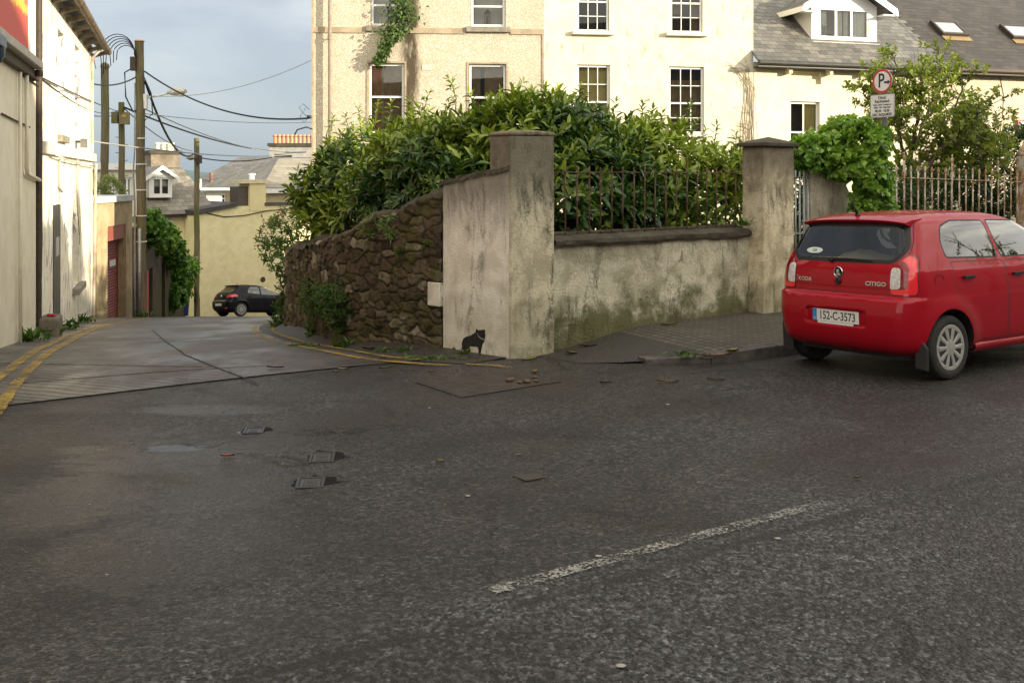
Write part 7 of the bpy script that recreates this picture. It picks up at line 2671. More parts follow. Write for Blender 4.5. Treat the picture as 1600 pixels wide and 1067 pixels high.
def car(name, label, spec):
    th = thing(name, label, 'car', kind='thing')
    S_ = spec
    sh = Shell(S_['prof'], [(S_['xa'][0], S_['r'], S_['ar']), (S_['xa'][1], S_['r'], S_['ar'])], S_.get('bulge', (.055, .05)))
    P, SE, GL, TG, LR, LD, LW, BP = 0, 1, 2, 3, 5, 6, 7, 8     # paint, seams, then regions
    rear = lambda c: c.x < S_['rear_x']
    # wheel arches
    for ax in S_['xa']:
        for sgn in (1, -1):
            circ = [(ax + S_['ar'] * math.cos(a), S_['r'] + S_['ar'] * math.sin(a)) for a in np.linspace(0, 2 * math.pi, 32, endpoint=False)]
            sh.cut(circ, (0, 2), lambda c, g=sgn: c.y * g > .3, 40)
    sh.delete(40)
    nreg = 50
    doors, wins, parts = [], [], []
    # side windows: black surround, then glass
    for sgn in (1, -1):
        sf = lambda c, g=sgn: c.y * g > .25 and c.z > .7
        for (poly, rr_) in S_['side_win']:
            sh.cut(round_poly(poly, rr_), (0, 2), sf, SE)
            sh.cut(round_poly(inset_poly(poly, .014), rr_ - .012), (0, 2), sf, nreg, only={SE})
            wins.append(nreg)
            nreg += 1
        for poly in S_['doors']:
            sf2 = lambda c, g=sgn: c.y * g > .25
            sh.cut(round_poly(poly, .03, 3), (0, 2), sf2, 41, only={P})
            sh.cut(round_poly(inset_poly(poly, .0075), .024, 3), (0, 2), sf2, nreg, only={41})
            for f in sh.bm.faces:
                if f.material_index == 41:
                    f.material_index = SE
            doors.append((nreg, sgn))
            nreg += 1
    # windscreen
    sh.cut(round_poly(S_['screen'], .06), (1, 2), lambda c: c.x > S_['screen_x'] , SE, only={P})
    sh.cut(round_poly(inset_poly(S_['screen'], .03), .04), (1, 2), lambda c: c.x > S_['screen_x'], nreg, only={SE})
    wins.append(nreg)
    nreg += 1
    # rear lamps
    lamps = []
    for sgn in (1, -1):
        lf = lambda c, g=sgn: c.x < S_['lamp_x'] and c.y * g > .2
        pl_ = [(sgn * a, b) for a, b in S_['lamp']]
        sh.cut(round_poly(pl_, .03, 3), (1, 2), lf, SE, only={P})
        sh.cut(round_poly(inset_poly(pl_, .004), .024, 3), (1, 2), lf, nreg, only={SE})
        a_, b_, c_ = nreg, nreg + 1, nreg + 2
        sh.cut(round_poly([(sgn * a, b) for a, b in S_['lamp_bright']], .03, 3), (1, 2), lf, b_, only={a_})
        if S_.get('lamp_dark'):
            sh.cut(round_poly([(sgn * a, b) for a, b in S_['lamp_dark']], .025, 3), (1, 2), lf, a_, only={b_})
        if S_.get('lamp_white'):
            sh.cut(round_poly([(sgn * a, b) for a, b in S_['lamp_white']], .015, 3), (1, 2), lf, c_, only={a_, b_})
        lamps.append((a_, b_, c_))
        nreg += 3
    # tailgate with its glass
    tg = round_poly(S_['tailgate'], .03, 3)
    sh.cut(tg, (1, 2), rear, 41, only={P})
    sh.cut(round_poly(inset_poly(S_['tailgate'], .007), .025, 3), (1, 2), rear, TG, only={41})
    for f in sh.bm.faces:
        if f.material_index == 41:
            f.material_index = SE
    rw_ = round_poly(S_['rear_win'], .035)
    sh.cut(rw_, (1, 2), rear, 42, only={TG, P, SE})
    sh.cut(round_poly(inset_poly(S_['rear_win'], S_.get('band', .045)), .02, 3), (1, 2), rear, nreg, only={42})
    rwin = nreg
    nreg += 1
    if S_.get('recess'):
        rc = round_poly(S_['recess'], .02)
        sh.cut(rc, (1, 2), lambda c: c.x < .3, 43, only={P})
        rin = round_poly(inset_poly(S_['recess'], .03), .015)
        sh.cut(rin, (1, 2), lambda c: c.x < .3, 44, only={43})
        moved = {v for f in sh.bm.faces if f.material_index == 44 for v in f.verts}
        for v in moved:
            v.co.x += .028
        for f in sh.bm.faces:
            if f.material_index in (43, 44):
                f.material_index = P
    # sink the seams a little
    for v in sh.bm.verts:
        pass
    bp = sh.extract('body', [S_['paint'], SEAM, S_.get('bumper', S_['paint'])], th, {P: 0, SE: 1})
    tgo = sh.extract('tailgate', [S_['paint'], SEAM], th, {TG: 0, 42: 1})
    sh.extract('rear_window', [S_.get('rglass', DARKGLASS)], tgo, {rwin: 0})
    for k, (d, sgn) in enumerate(doors):
        do_ = sh.extract('door', [S_['paint']], th, {d: 0})
        hx, hz_ = S_['handles'][k % len(S_['doors'])]
        hy = on_side(sh, hx, hz_, sgn)
        hb_ = MB()
        hb_.lathe([(.001, 0), (.038, 0), (.034, .010 * sgn), (.001, .011 * sgn)][::1], 16, axis='y', at=(hx + .01, hy - .012 * sgn, hz_))
        hb_.box(hx - .085, hx + .075, min(hy + .012 * sgn, hy + .034 * sgn), max(hy + .012 * sgn, hy + .034 * sgn), hz_ - .013, hz_ + .013)
        hb_.box(hx - .08, hx - .06, min(hy, hy + .02 * sgn), max(hy, hy + .02 * sgn), hz_ - .010, hz_ + .010)
        hb_.box(hx + .05, hx + .07, min(hy, hy + .02 * sgn), max(hy, hy + .02 * sgn), hz_ - .010, hz_ + .010)
        hb_.build('handle', S_.get('handle_mat', SEAM), do_, bevel=.004)
    for w_ in wins:
        sh.extract('window', [SIDEGLASS], th, {w_: 0})
    for a_, b_, c_ in lamps:
        lo_ = sh.extract('tail_lamp', [LAMPD, LAMPR], th, {a_: 0, b_: 1}, .004)
        if S_.get('lamp_white'):
            sh.extract('clear_lens', [LAMPW], lo_, {c_: 0}, .004)
    # dark lining so that the painted skin has an inside
    keepm = {P: 0, SE: 0, TG: 0, 42: 0, **{d: 0 for d, _ in doors}}
    sh.extract('lining', [TRIM], th, keepm, -.022)
    # wheel houses
    for ax in S_['xa']:
        for sgn in (1, -1):
            mb = MB()
            yy = on_side(sh, ax, S_['r'] + S_['ar'] + .02, sgn) - .004 * sgn
            y2 = sgn * .42
            A = np.linspace(-.25, math.pi + .25, 26)
            X = np.stack([ax + S_['ar'] * np.cos(A)] * 3, 1)
            Z = np.stack([S_['r'] + S_['ar'] * np.sin(A)] * 3, 1)
            ysd = np.array([on_side(sh, ax + (S_['ar'] + .012) * math.cos(a), max(S_['r'] + (S_['ar'] + .012) * math.sin(a), .2), sgn) for a in A])
            Y = np.stack([ysd - .003 * sgn, ysd * .5 + y2 * .5, np.full(26, y2)], 1)
            mb.grid(X, Y, Z)
            mb.add([(ax + S_['ar'] * math.cos(a), y2, S_['r'] + S_['ar'] * math.sin(a)) for a in A], [tuple(range(26))])
            mb.build('wheel_arch', SEAM, th, smooth=30, fix=False)
            wheel(th, ax, sgn * S_['wy'], S_['r'], S_['ww'], S_['rim'], sgn, S_['spokes'], S_['wstyle'])
    # underside
    MB().box(.25, S_['L'] - .3, -.60, .60, .17, .21).build('underbody', TRIM, th)
    MB().tube([(S_['xa'][0], -.6, S_['r']), (S_['xa'][0], .6, S_['r'])], .045, 8).build('axle', TRIM, th)
    interior(th, *S_['inside'], beige=S_.get('beige', True))
    # mirrors
    for sgn in (1, -1):
        mx, mz = S_['mirror']
        my = on_side(sh, mx, mz - .08, sgn)
        mb = MB()
        rings = []
        for k, (u_, sc) in enumerate(((0, .72), (.03, .95), (.075, 1.0), (.115, .75), (.135, .35))):
            rings.append([(mx + u_ - .02, my + sgn * (.11 + .095 * sc * math.cos(a)), mz + .06 * sc * math.sin(a)) for a in np.linspace(0, 2 * math.pi, 16, endpoint=False)])
        vs = [p for r_ in rings for p in r_]
        fs = [(i * 16 + k, i * 16 + (k + 1) % 16, (i + 1) * 16 + (k + 1) % 16, (i + 1) * 16 + k) for i in range(4) for k in range(16)] + [tuple(range(16))[::-1], tuple(64 + k for k in range(16))]
        mb.add(vs, fs)
        mb.bar((mx + .02, my - .02 * sgn, mz - .05), (mx + .02, my + .08 * sgn, mz - .02), .05, .03)
        mo = mb.build('mirror', S_.get('mirror_mat', S_['paint']), th, smooth=50)
        MB().add([(mx - .0215, my + sgn * (.11 + .085 * .72 * math.cos(a)), mz + .05 * .8 * math.sin(a)) for a in np.linspace(0, 2 * math.pi, 16, endpoint=False)], [tuple(range(16))]).build('mirror_glass', SKG, mo, fix=False)
    return th, sh


# ---- the red hatchback
Zr = .075
red_spec = dict(
    L=3.563, paint=REDP, r=.283, ar=.335, wy=.715, ww=.165, rim=.196, spokes=10, wstyle='cover', xa=(.575, 2.995), rear_x=.62,
    #      z    rear  front  half-width corner
    prof=[(.215, .150, 3.40, .715, .22), (.25, .085, 3.47, .765, .23), (.30, .045, 3.51, .790, .24), (.38, .018, 3.545, .805, .25), (.46, .006, 3.56, .812, .25), (.545, .000, 3.563, .817, .25), (.62, .004, 3.555, .820, .25),
          (.680, .012, 3.52, .820, .24), (.705, .020, 3.50, .819, .23), (.718, .045, 3.49, .818, .222), (.730, .072, 3.47, .817, .21), (.76, .077, 3.42, .816, .20), (.85, .080, 3.26, .808, .19), (.94, .093, 3.03, .793, .18), (1.00, .110, 2.82, .772, .17), (1.04, .126, 2.68, .757, .165),
          (1.15, .180, 2.47, .716, .155), (1.27, .240, 2.25, .668, .15), (1.36, .285, 2.07, .625, .15), (1.395, .305, 1.98, .600, .16), (1.42, .345, 1.90, .570, .18), (1.44, .44, 1.82, .525, .20), (1.457, .60, 1.70, .455, .22), (1.469, .80, 1.55, .35, .22), (1.477, 1.02, 1.38, .19, .15)],
    side_win=[([(.625, 1.055), (1.395, 1.035), (1.375, 1.385), (.88, 1.395), (.70, 1.345), (.615, 1.20)], .05), ([(1.435, 1.034), (2.42, 1.025), (2.40, 1.07), (2.06, 1.33), (1.93, 1.375), (1.415, 1.388)], .045)],
    doors=[[(.665, 1.028), (.665, .84), (.72, .72), (1.02, .30), (1.452, .30), (1.452, 1.014)], [(1.460, 1.014), (1.460, .30), (2.52, .30), (2.56, .55), (2.56, 1.00)]],
    handles=[(.86, .885), (1.62, .88)],
    screen=[(-.66, 1.03), (.66, 1.03), (.555, 1.40), (-.555, 1.40)], screen_x=1.75,
    lamp=[(.530, .742), (.530, .98), (.615, 1.075), (.666, 1.116), (.712, 1.07), (.744, .95), (.756, .83), (.754, .742)], lamp_x=.33,
    lamp_bright=[(.540, .757), (.540, .96), (.615, 1.050), (.662, 1.095), (.703, 1.06), (.734, .95), (.747, .83), (.745, .757)],
    lamp_dark=[(.525, .80), (.525, .99), (.60, 1.05), (.650, 1.035), (.685, .98), (.692, .84), (.680, .80)],
    lamp_white=[(.536, .80), (.536, .968), (.552, .990), (.612, .985), (.628, .95), (.632, .825), (.615, .805)],
    tailgate=[(-.60, .747), (.60, .747), (.652, 1.13), (.642, 1.21), (.565, 1.405), (-.565, 1.405), (-.642, 1.21), (-.652, 1.13)],
    rear_win=[(-.535, 1.015), (.535, 1.015), (.612, 1.085), (.640, 1.14), (.628, 1.20), (.560, 1.378), (-.560, 1.378), (-.628, 1.20), (-.640, 1.14), (-.612, 1.085)], band=.038, rglass=CARGLASS,
    recess=[(-.36, .425), (.36, .425), (.355, .615), (-.355, .615)],
    inside=(.30, .98, 1.78, 0, .42, 1.05, 1.0, 2.55), mirror=(2.22, 1.06), beige=True)
rc_, rsh = car('red_hatchback', 'shiny red five-door hatchback parked at the kerb, seen from behind', red_spec)
# place it: right rear wheel on its mark, nose along the street, leaning with the camber
yaw = math.atan2(US[1], US[0])
hub = Vector((3.85, 8.83))
org = hub - Vector(US) * .575 - Vector(UN) * -.74
rc_.location = (org.x, org.y, Tz(org.x, org.y) + .01)
rc_.rotation_euler = (-math.atan(.03), 0, yaw)

# lettering, badge and plate on the tailgate
RX = lambda y, z: on_rear(rsh, y, z)
rotR = (R(90), 0, R(-90))                # faces the rear; text runs to the car's right
tgr = [o for o in rc_.children if o.name.startswith('tailgate')][0]
text_part('ŠKODA', .052, CHROME, tgr, (RX(.40, .84) - .004, .415, .842), (R(86), 0, R(-93)), bold=.0015, sx=1.1, depth=.002)
text_part('CITIGO', .052, CHROME, tgr, (RX(-.40, .84) - .004, -.395, .838), (R(86), 0, R(-87)), bold=.0015, sx=1.22, depth=.002)
bz = .925
bx = RX(0, bz)
mb = MB()
mb.lathe([(.040, -.002), (.052, -.010), (.047, -.016), (.043, -.009)], 36, axis='x', at=(bx, 0, bz), close=True)
bd_ = mb.build('badge', CHROME, tgr, smooth=40)
MB().lathe([(.001, -.008), (.044, -.008)], 30, axis='x', at=(bx, 0, bz)).build('badge_field', plain('badge_black', (.014, .014, .016), .3), bd_)
mb = MB()
wing = [[(-.030, -.012), (.006, -.006), (.022, -.010), (.020, -.018), (-.026, -.020)], [(-.020, -.006), (.004, .000), (-.004, .030), (-.020, .020)], [(.002, .002), (.012, .004), (.004, .034), (-.002, .032)], [(-.034, -.022), (.030, -.022), (.022, -.030), (-.024, -.030)]]
for w_ in wing:
    mb.prism([(-a, bz + b) for a, b in w_], bx - .0125, bx - .0085, 'yz')
mb.build('badge_emblem', CHROME, bd_)
mb = MB()
mb.lathe([(.001, -.022), (.026, -.022), (.032, -.012), (.032, .004)], 20, axis='x', at=(RX(0, .845), 0, .845))
mb.build('tailgate_lock', SEAM, tgr, smooth=30)
# fold under the lettering, its shade painted as a darker red strip
mb = MB()
Y = np.linspace(-.522, .522, 40)
X = np.array([RX(y, .795) for y in Y])
X = np.convolve(np.pad(X, 3, mode='edge'), np.ones(7) / 7, 'valid')
for (za_, dz_) in ((.795, .006),):
    mb.grid(np.stack([X - .0015, X - .0015], 1), np.stack([Y, Y], 1), np.stack([Y * 0 + za_, Y * 0 + za_ + dz_], 1))
mb.build('crease_shade', material('red_crease_shade', f_paint((.20, .003, .008), (.22, .004, .01))), tgr, smooth=True, fix=False)
# roof spoiler over the rear window
mb = MB()
Y = np.linspace(-.575, .575, 31)
prof = [(.30, 1.376), (.232, 1.392), (.226, 1.408), (.30, 1.431), (.47, 1.4475)]
XX, YY, ZZ = [], [], []
for y in Y:
    c = 1 - (abs(y) / .60) ** 4
    b_ = .055 * (y / .6) ** 2
    XX.append([p[0] + b_ + .012 for p in prof])
    YY.append([y] * 5)
    ZZ.append([p[1] - .028 * (1 - c) - .010 * (y / .6) ** 2 for p in prof])
mb.grid(XX, YY, ZZ)
mb.add([(XX[0][k], Y[0], ZZ[0][k]) for k in range(5)] + [(.42, Y[0], 1.36)], [(0, 1, 2, 3, 4, 5)])
mb.add([(XX[-1][k], Y[-1], ZZ[-1][k]) for k in range(5)] + [(.40, Y[-1], 1.36)], [(0, 1, 2, 3, 4, 5)])
mb.build('spoiler', REDP, rc_, smooth=60)
mb = MB()
mb.tube([(.37, .0, 1.438), (.345, 0, 1.50), (.26, 0, 1.60)], [.016, .009, .005], 8)
mb.lathe([(.03, 1.432), (.022, 1.45), (.012, 1.47)], 12, at=(.372, 0, 0))
mb.build('aerial', SEAM, rc_, smooth=True)
# number plate
pz = .525
px_ = RX(0, pz) - .004
np_ = MB().box(px_ - .006, px_ + .002, -.26, .26, pz - .056, pz + .056).build('number_plate', PLATEW, rc_, bevel=.003)
MB().box(px_ - .0072, px_ - .0062, .210, .258, pz - .053, pz + .053).build('plate_band', PLATEB, np_)
text_part('152-C-3573', .106, INK, np_, (px_ - .0068, -.022, pz - .004), rotR, bold=.0012, sx=.80, depth=.0006)
text_part('IRL', .022, PLATEW, np_, (px_ - .0076, .234, pz - .034), rotR, sx=.9, depth=.0004)
MB().box(px_ - .008, px_ - .002, -.20, .20, pz - .076, pz - .058).build('plate_surround', PVC, np_)
# wiper, sticker
mb = MB()
W = [(.10, 1.045), (-.05, 1.052), (-.34, 1.046)]
mb.tube([(RX(a, b) - .022, a, b) for a, b in W], .008, 6)
mb.lathe([(.001, -.03), (.022, -.03), (.026, 0)], 12, axis='x', at=(RX(.10, 1.04), .10, 1.035))
mb.build('wiper', SEAM, tgr, smooth=True)
st_ = MB()
sy, sz = .34, 1.115
X = RX(sy, sz)
tl = (RX(sy, 1.17) - RX(sy, 1.06)) / .11
pts = [(X - .004 + tl * .026 * math.sin(a), sy + .095 * math.cos(a), sz + .028 * math.sin(a)) for a in np.linspace(0, 2 * math.pi, 28, endpoint=False)]
st_.add(pts, [tuple(range(28))])
so2 = st_.build('window_sticker', plain('pale_green_sticker', (.55, .66, .60), .4), tgr, fix=False)
text_part('Cill', .038, INK, so2, (X - .0075, sy, sz), (R(90 - math.degrees(math.atan(tl))), 0, R(-90)), depth=.0004)
# mud flaps, side repeater, fuel flap, reflectors
for sgn in (1, -1):
    yy = sgn * .745
    mb = MB()
    mb.prism([(yy - .075, .10), (yy + .055, .115), (yy + .062, .36), (yy + .05, .44), (yy - .075, .30)], .205, .228, 'yz')
    mb.build('mud_flap', plain('grey_mud_flap', (.020, .021, .024), .6), rc_, bevel=.012)
fy_ = on_side(rsh, .44, .86, -1)
mb = MB()
mb.lathe([(.066, 0), (.066, -.0035), (.062, -.0035), (.062, -.001)], 32, axis='y', at=(.455, fy_ + .002, .865), close=True)
mb.build('fuel_flap_seam', SEAM, rc_)
MB().lathe([(.001, -.008), (.014, -.006), (.016, .004)], 12, axis='y', at=(.36, on_side(rsh, .36, .95, -1), .935)).build('flap_catch', LAMPD, rc_)
# sill strip
for sgn in (-1, 1):
    X = np.linspace(.95, 2.62, 30)
    ys1 = np.array([on_side(rsh, x, .27, sgn) for x in X])
    ys1 = np.convolve(np.pad(ys1, 2, mode='edge'), np.ones(5) / 5, 'valid')
    mb = MB()
    mb.grid(np.stack([X] * 4, 1), np.stack([ys1 - .01 * sgn, ys1 + .010 * sgn, ys1 + .010 * sgn, ys1 - .02 * sgn], 1), np.stack([X * 0 + .285, X * 0 + .268, X * 0 + .235, X * 0 + .20], 1))
    mb.build('sill', REDP, rc_, smooth=True)

# ---- the dark hatchback down the lane
blk_spec = dict(
    L=4.062, paint=BLKP, r=.315, ar=.365, wy=.745, ww=.19, rim=.215, spokes=9, wstyle='alloy', xa=(.69, 3.28), rear_x=.85,
    prof=[(.20, .20, 3.85, .75, .28), (.26, .10, 3.95, .81, .30), (.36, .04, 4.02, .845, .31), (.48, .01, 4.055, .86, .32), (.58, .00, 4.06, .866, .32), (.66, .02, 4.03, .868, .31), (.72, .07, 3.97, .866, .29), (.80, .10, 3.82, .86, .27), (.90, .13, 3.45, .84, .25),
          (.97, .17, 3.05, .81, .23), (1.03, .23, 2.86, .775, .21), (1.15, .38, 2.58, .72, .20), (1.26, .50, 2.32, .665, .19), (1.34, .56, 2.10, .615, .19), (1.385, .58, 1.95, .57, .19), (1.41, .64, 1.85, .52, .20), (1.43, .80, 1.70, .44, .22), (1.445, 1.05, 1.48, .25, .18)],
    side_win=[([(1.02, 1.05), (1.66, .99), (1.66, 1.345), (1.22, 1.355), (1.06, 1.20)], .05), ([(1.72, .985), (2.72, .965), (2.68, 1.01), (2.20, 1.27), (2.02, 1.335), (1.72, 1.35)], .05)],
    doors=[[(.98, 1.02), (1.0, .80), (1.22, .34), (1.685, .30), (1.685, .98)], [(1.693, .98), (1.693, .30), (2.78, .30), (2.82, .95)]],
    handles=[(1.10, .90), (1.85, .86)],
    screen=[(-.70, 1.0), (.70, 1.0), (.56, 1.38), (-.56, 1.38)], screen_x=1.85,
    lamp=[(.42, .86), (.42, .90), (.62, .985), (.90, .99), (.90, .90), (.70, .83)], lamp_x=.48,
    lamp_bright=[(.44, .865), (.44, .895), (.62, .97), (.88, .975), (.88, .905), (.70, .845)],
    tailgate=[(-.60, .66), (.60, .66), (.60, .85), (.62, 1.0), (.55, 1.38), (-.55, 1.38), (-.62, 1.0), (-.60, .85)],
    rear_win=[(-.54, 1.05), (.54, 1.05), (.56, 1.12), (.52, 1.35), (-.52, 1.35), (-.56, 1.12)], band=.04, rglass=CARGLASS,
    inside=(.62, 1.25, 2.05, 0, .42, 1.03, .98, 2.85), mirror=(2.62, 1.0), beige=False)
bk_, bsh = car('dark_hatchback', 'glossy black hatchback parked before the pale yellow house wall down the lane', blk_spec)
a_ = math.atan2(.715, .70)
fwd = Vector((.70, .715)).normalized()
lft = Vector((-fwd.y, fwd.x))
hubp = at(375.5, 490, 45.0)
org = Vector((hubp.x, hubp.y)) - fwd * .69 + lft * .76
pr = org + fwd * .69
pf = org + fwd * 3.28
zr_, zf_ = Tz(pr.x, pr.y) + .02, Tz(pf.x, pf.y) + .02
pitch = -math.atan2(zf_ - zr_, 2.59)
zl_w, zr_w = Tz(*(pr + lft * .75)), Tz(*(pr - lft * .75))
bk_.location = (org.x, org.y, zr_ - (zf_ - zr_) / 2.59 * .69)
bk_.rotation_euler = (math.atan2(zl_w - zr_w, 1.5), pitch, a_)
RB = lambda y, z: on_rear(bsh, y, z)
px_ = RB(0, .52)
np_ = MB().box(px_ - .012, px_ + .01, -.26, .26, .465, .575).build('number_plate', PLATEW, bk_)
tgb = [o for o in bk_.children if o.name.startswith('tailgate')][0]
MB().box(RB(0, .70) - .012, RB(0, .70) + .03, -.50, .50, .685, .715).build('chrome_strip', CHROME, tgb)
mb = MB()
mb.prism([(0, .955), (.035, .90), (0, .845), (-.035, .90)], RB(0, .9) - .014, RB(0, .9) + .02, 'yz')
mb.build('badge', CHROME, tgb)
mb = MB()
mb.grid([[.66, .545, .56], [.66, .545, .56]], [[-.54] * 3, [.54] * 3], [[1.415, 1.395, 1.38], [1.415, 1.395, 1.38]])
mb.build('spoiler', BLKP, bk_, smooth=True)
mb = MB().tube([(.95, 0, 1.435), (.86, 0, 1.53)], [.012, .004], 6)
mb.build('aerial', SEAM, bk_)
for sgn in (1, -1):
    MB().box(RB(sgn * .55, .36) - .012, RB(sgn * .55, .36) + .01, sgn * .58 - .09, sgn * .58 + .09, .35, .385).build('reflector', LAMPR, bk_)


# ================================================================ SMALL THINGS ON THE ROAD
# blue wheelie bin at the foot of the lane wall
p = at(286.5, 493, 44.2)
t_ = thing('wheelie_bin', 'blue wheelie bin half behind the ivy at the end of the dark lane wall', 'bin', (p.x, p.y, Tz(p.x, p.y)), R(20), kind='thing')
zt_ = at(286, 463, 44.2).z - t_.location.z
mb = MB()
a, b = .20, .26
mb.add([(-a, -a, .06), (a, -a, .06), (a, a, .06), (-a, a, .06), (-b, -b, zt_), (b, -b, zt_), (b, b, zt_), (-b, b, zt_)], [(3, 2, 1, 0), (0, 1, 5, 4), (1, 2, 6, 5), (2, 3, 7, 6), (3, 0, 4, 7)])
BLUEB = plain('blue_bin_plastic', (.03, .07, .20), .5)
mb.build('bin_body', BLUEB, t_, bevel=.02)
MB().add([(-.29, -.32, zt_ + .002), (.29, -.32, zt_ + .002), (.29, .30, zt_ + .05), (-.29, .30, zt_ + .05), (-.29, -.32, zt_ + .04), (.29, -.32, zt_ + .04), (.29, .30, zt_ + .11), (-.29, .30, zt_ + .11)],
         [(3, 2, 1, 0), (4, 5, 6, 7), (0, 1, 5, 4), (1, 2, 6, 5), (2, 3, 7, 6), (3, 0, 4, 7)]).build('lid', BLUEB, t_, bevel=.02)

# covers let into the road
STEEL = varied('wet_iron_cover', (.022, .017, .013), (.060, .048, .038), 14, .32, .4, 60, metallic=.3)
STEELD = plain('dark_iron_frame', (.012, .010, .009), .4)


def hydrant(px0, px1, py0, py1, label, ang=.12, sub=True):
    pa, pb = on_ground(px0, (py0 + py1) / 2), on_ground(px1, (py0 + py1) / 2)
    _, ya = on_ground(px0, py0)
    _, yb = on_ground(px0, py1)
    cx, cy = (pa[0] + pb[0]) / 2, (ya + yb) / 2
    w_, d_ = (pb[0] - pa[0]), (ya - yb)
    t = thing('road_cover', label, 'road cover', (cx, cy, Tz(cx, cy)), ang, 'small iron covers let into the road', kind='thing')
    h, k = w_ / 2, d_ / 2
    f = MB()
    e = .018
    for b in ((-h, h, -k, -k + e), (-h, h, k - e, k), (-h, -h + e, -k + e, k - e), (h - e, h, -k + e, k - e)):
        f.box(*b, -.03, .007)
    f.build('frame', STEELD, t)
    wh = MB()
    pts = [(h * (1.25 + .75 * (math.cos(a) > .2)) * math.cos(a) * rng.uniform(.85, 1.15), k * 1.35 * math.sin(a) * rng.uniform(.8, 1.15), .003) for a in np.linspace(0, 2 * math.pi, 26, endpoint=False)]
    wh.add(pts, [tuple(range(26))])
    wh.build('hollow_dark_reflection', plain('painted_dark_reflection', (.005, .0045, .004), .75, **{'Specular IOR Level': .15}), t, fix=False)  # flat black sheet painting the hedge's dark reflection in the water round the cover
    c = MB()
    c.box(-h + e + .004, h - e - .004, -k + e + .004, k - e - .004, -.03, .0045)
    o = c.build('lid', STEEL, t)
    r = MB()
    for i in range(5):
        x = -h + e + .02 + (w_ - 2 * e - .04) * (i + .5) / 5
        r.box(x - .006, x + .006, -k + e + .02, k - e - .02, .0047, .0065)
    r.box(-.02, .02, -.012, .012, .0047, .0075)
    r.build('lid_ribs', STEELD, o)
    return t


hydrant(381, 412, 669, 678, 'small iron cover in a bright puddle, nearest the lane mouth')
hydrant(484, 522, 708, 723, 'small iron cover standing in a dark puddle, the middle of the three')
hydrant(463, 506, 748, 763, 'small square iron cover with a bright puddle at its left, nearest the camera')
# patched trench reinstatement at the corner
def patch(name, px, mat, label, lift=.006, cat='patch'):
    P = [on_ground(*q) for q in px]
    cx, cy = sum(p[0] for p in P) / len(P), sum(p[1] for p in P) / len(P)
    z0 = Tz(cx, cy)
    n = 7
    mb = MB()
    u_ = np.linspace(0, 1, 9)
    A = np.array(P)
    X = (A[0][None, None] * (1 - u_)[:, None, None] + A[1][None, None] * u_[:, None, None]) * (1 - u_)[None, :, None] + (A[3][None, None] * (1 - u_)[:, None, None] + A[2][None, None] * u_[:, None, None]) * u_[None, :, None]
    mb.grid(X[..., 0] - cx, X[..., 1] - cy, T(X[..., 0], X[..., 1]) - z0 + lift)
    o = mb.build(name, mat, None, fix=False)
    o.location = (cx, cy, z0)
    return tag(o, label, cat, kind='thing')


def f_tread(t):
    o = t.co()
    X, Y, Z = t.xyz(t.mp(o, (1, 1, 1), (0, 0, 0), (0, 0, R(-20))))
    rib = t.m('SINE', t.m('MULTIPLY', Y, 62.0))
    cr = t.m('ABSOLUTE', t.m('SINE', t.m('MULTIPLY', X, 11.0)))
    k = t.mr(t.noise(o, 5, 6, .7), .35, .65)
    c = t.mix(k, (.020, .014, .010), (.050, .037, .026))
    c = t.mix(t.m('MULTIPLY', t.mr(rib, .0, .8), .65), c, (.018, .013, .010))
    c = t.mix(t.m('MULTIPLY', t.mr(cr, .08, .02), .7), c, (.016, .012, .01))
    return {'Base Color': c, 'Roughness': .5, 'Normal': t.bump(rib, .5, .01)}


patch('road_plate', [(648, 598), (722, 622), (878, 597), (795, 581)], material('ribbed_rusty_plate', f_tread), 'large rusty ribbed plate let into the road before the tall pier', cat='road plate')
patch('road_repair', [(800, 744), (822, 753), (853, 747), (838, 740)], varied('smooth_tar_patch', (.022, .018, .014), (.035, .028, .022), 7, .35), 'small smooth wet patch in the asphalt right of the iron covers', cat='patch')

# crushed can at the foot of the pier
p = on_ground(826, 549)
t_ = thing('drink_can', 'crushed silver drink can lying at the foot of the tall pier', 'can', (p[0], p[1] - .02, Tz(*p) + .035), R(18), kind='thing')
mb = MB()
pr = []
n = 18
rings = []
for i, (x, r) in enumerate(((-.085, .024), (-.08, .032), (-.04, .033), (-.01, .027), (.02, .031), (.06, .033), (.078, .028), (.082, .020))):
    rings.append([(x, r * math.cos(a) * (1 + .15 * math.sin(3 * a + i)), r * math.sin(a) * (.85 + .1 * math.cos(2 * a + i))) for a in np.linspace(0, 2 * math.pi, n, endpoint=False)])
vs = [q for r_ in rings for q in r_]
mb.add(vs, [(i * n + k, i * n + (k + 1) % n, (i + 1) * n + (k + 1) % n, (i + 1) * n + k) for i in range(7) for k in range(n)] + [tuple(range(n)), tuple(7 * n + k for k in range(n))])
mb.build('can_body', varied('crushed_aluminium', (.18, .19, .18), (.6, .6, .58), 22, .3, metallic=.7), t_, smooth=40)


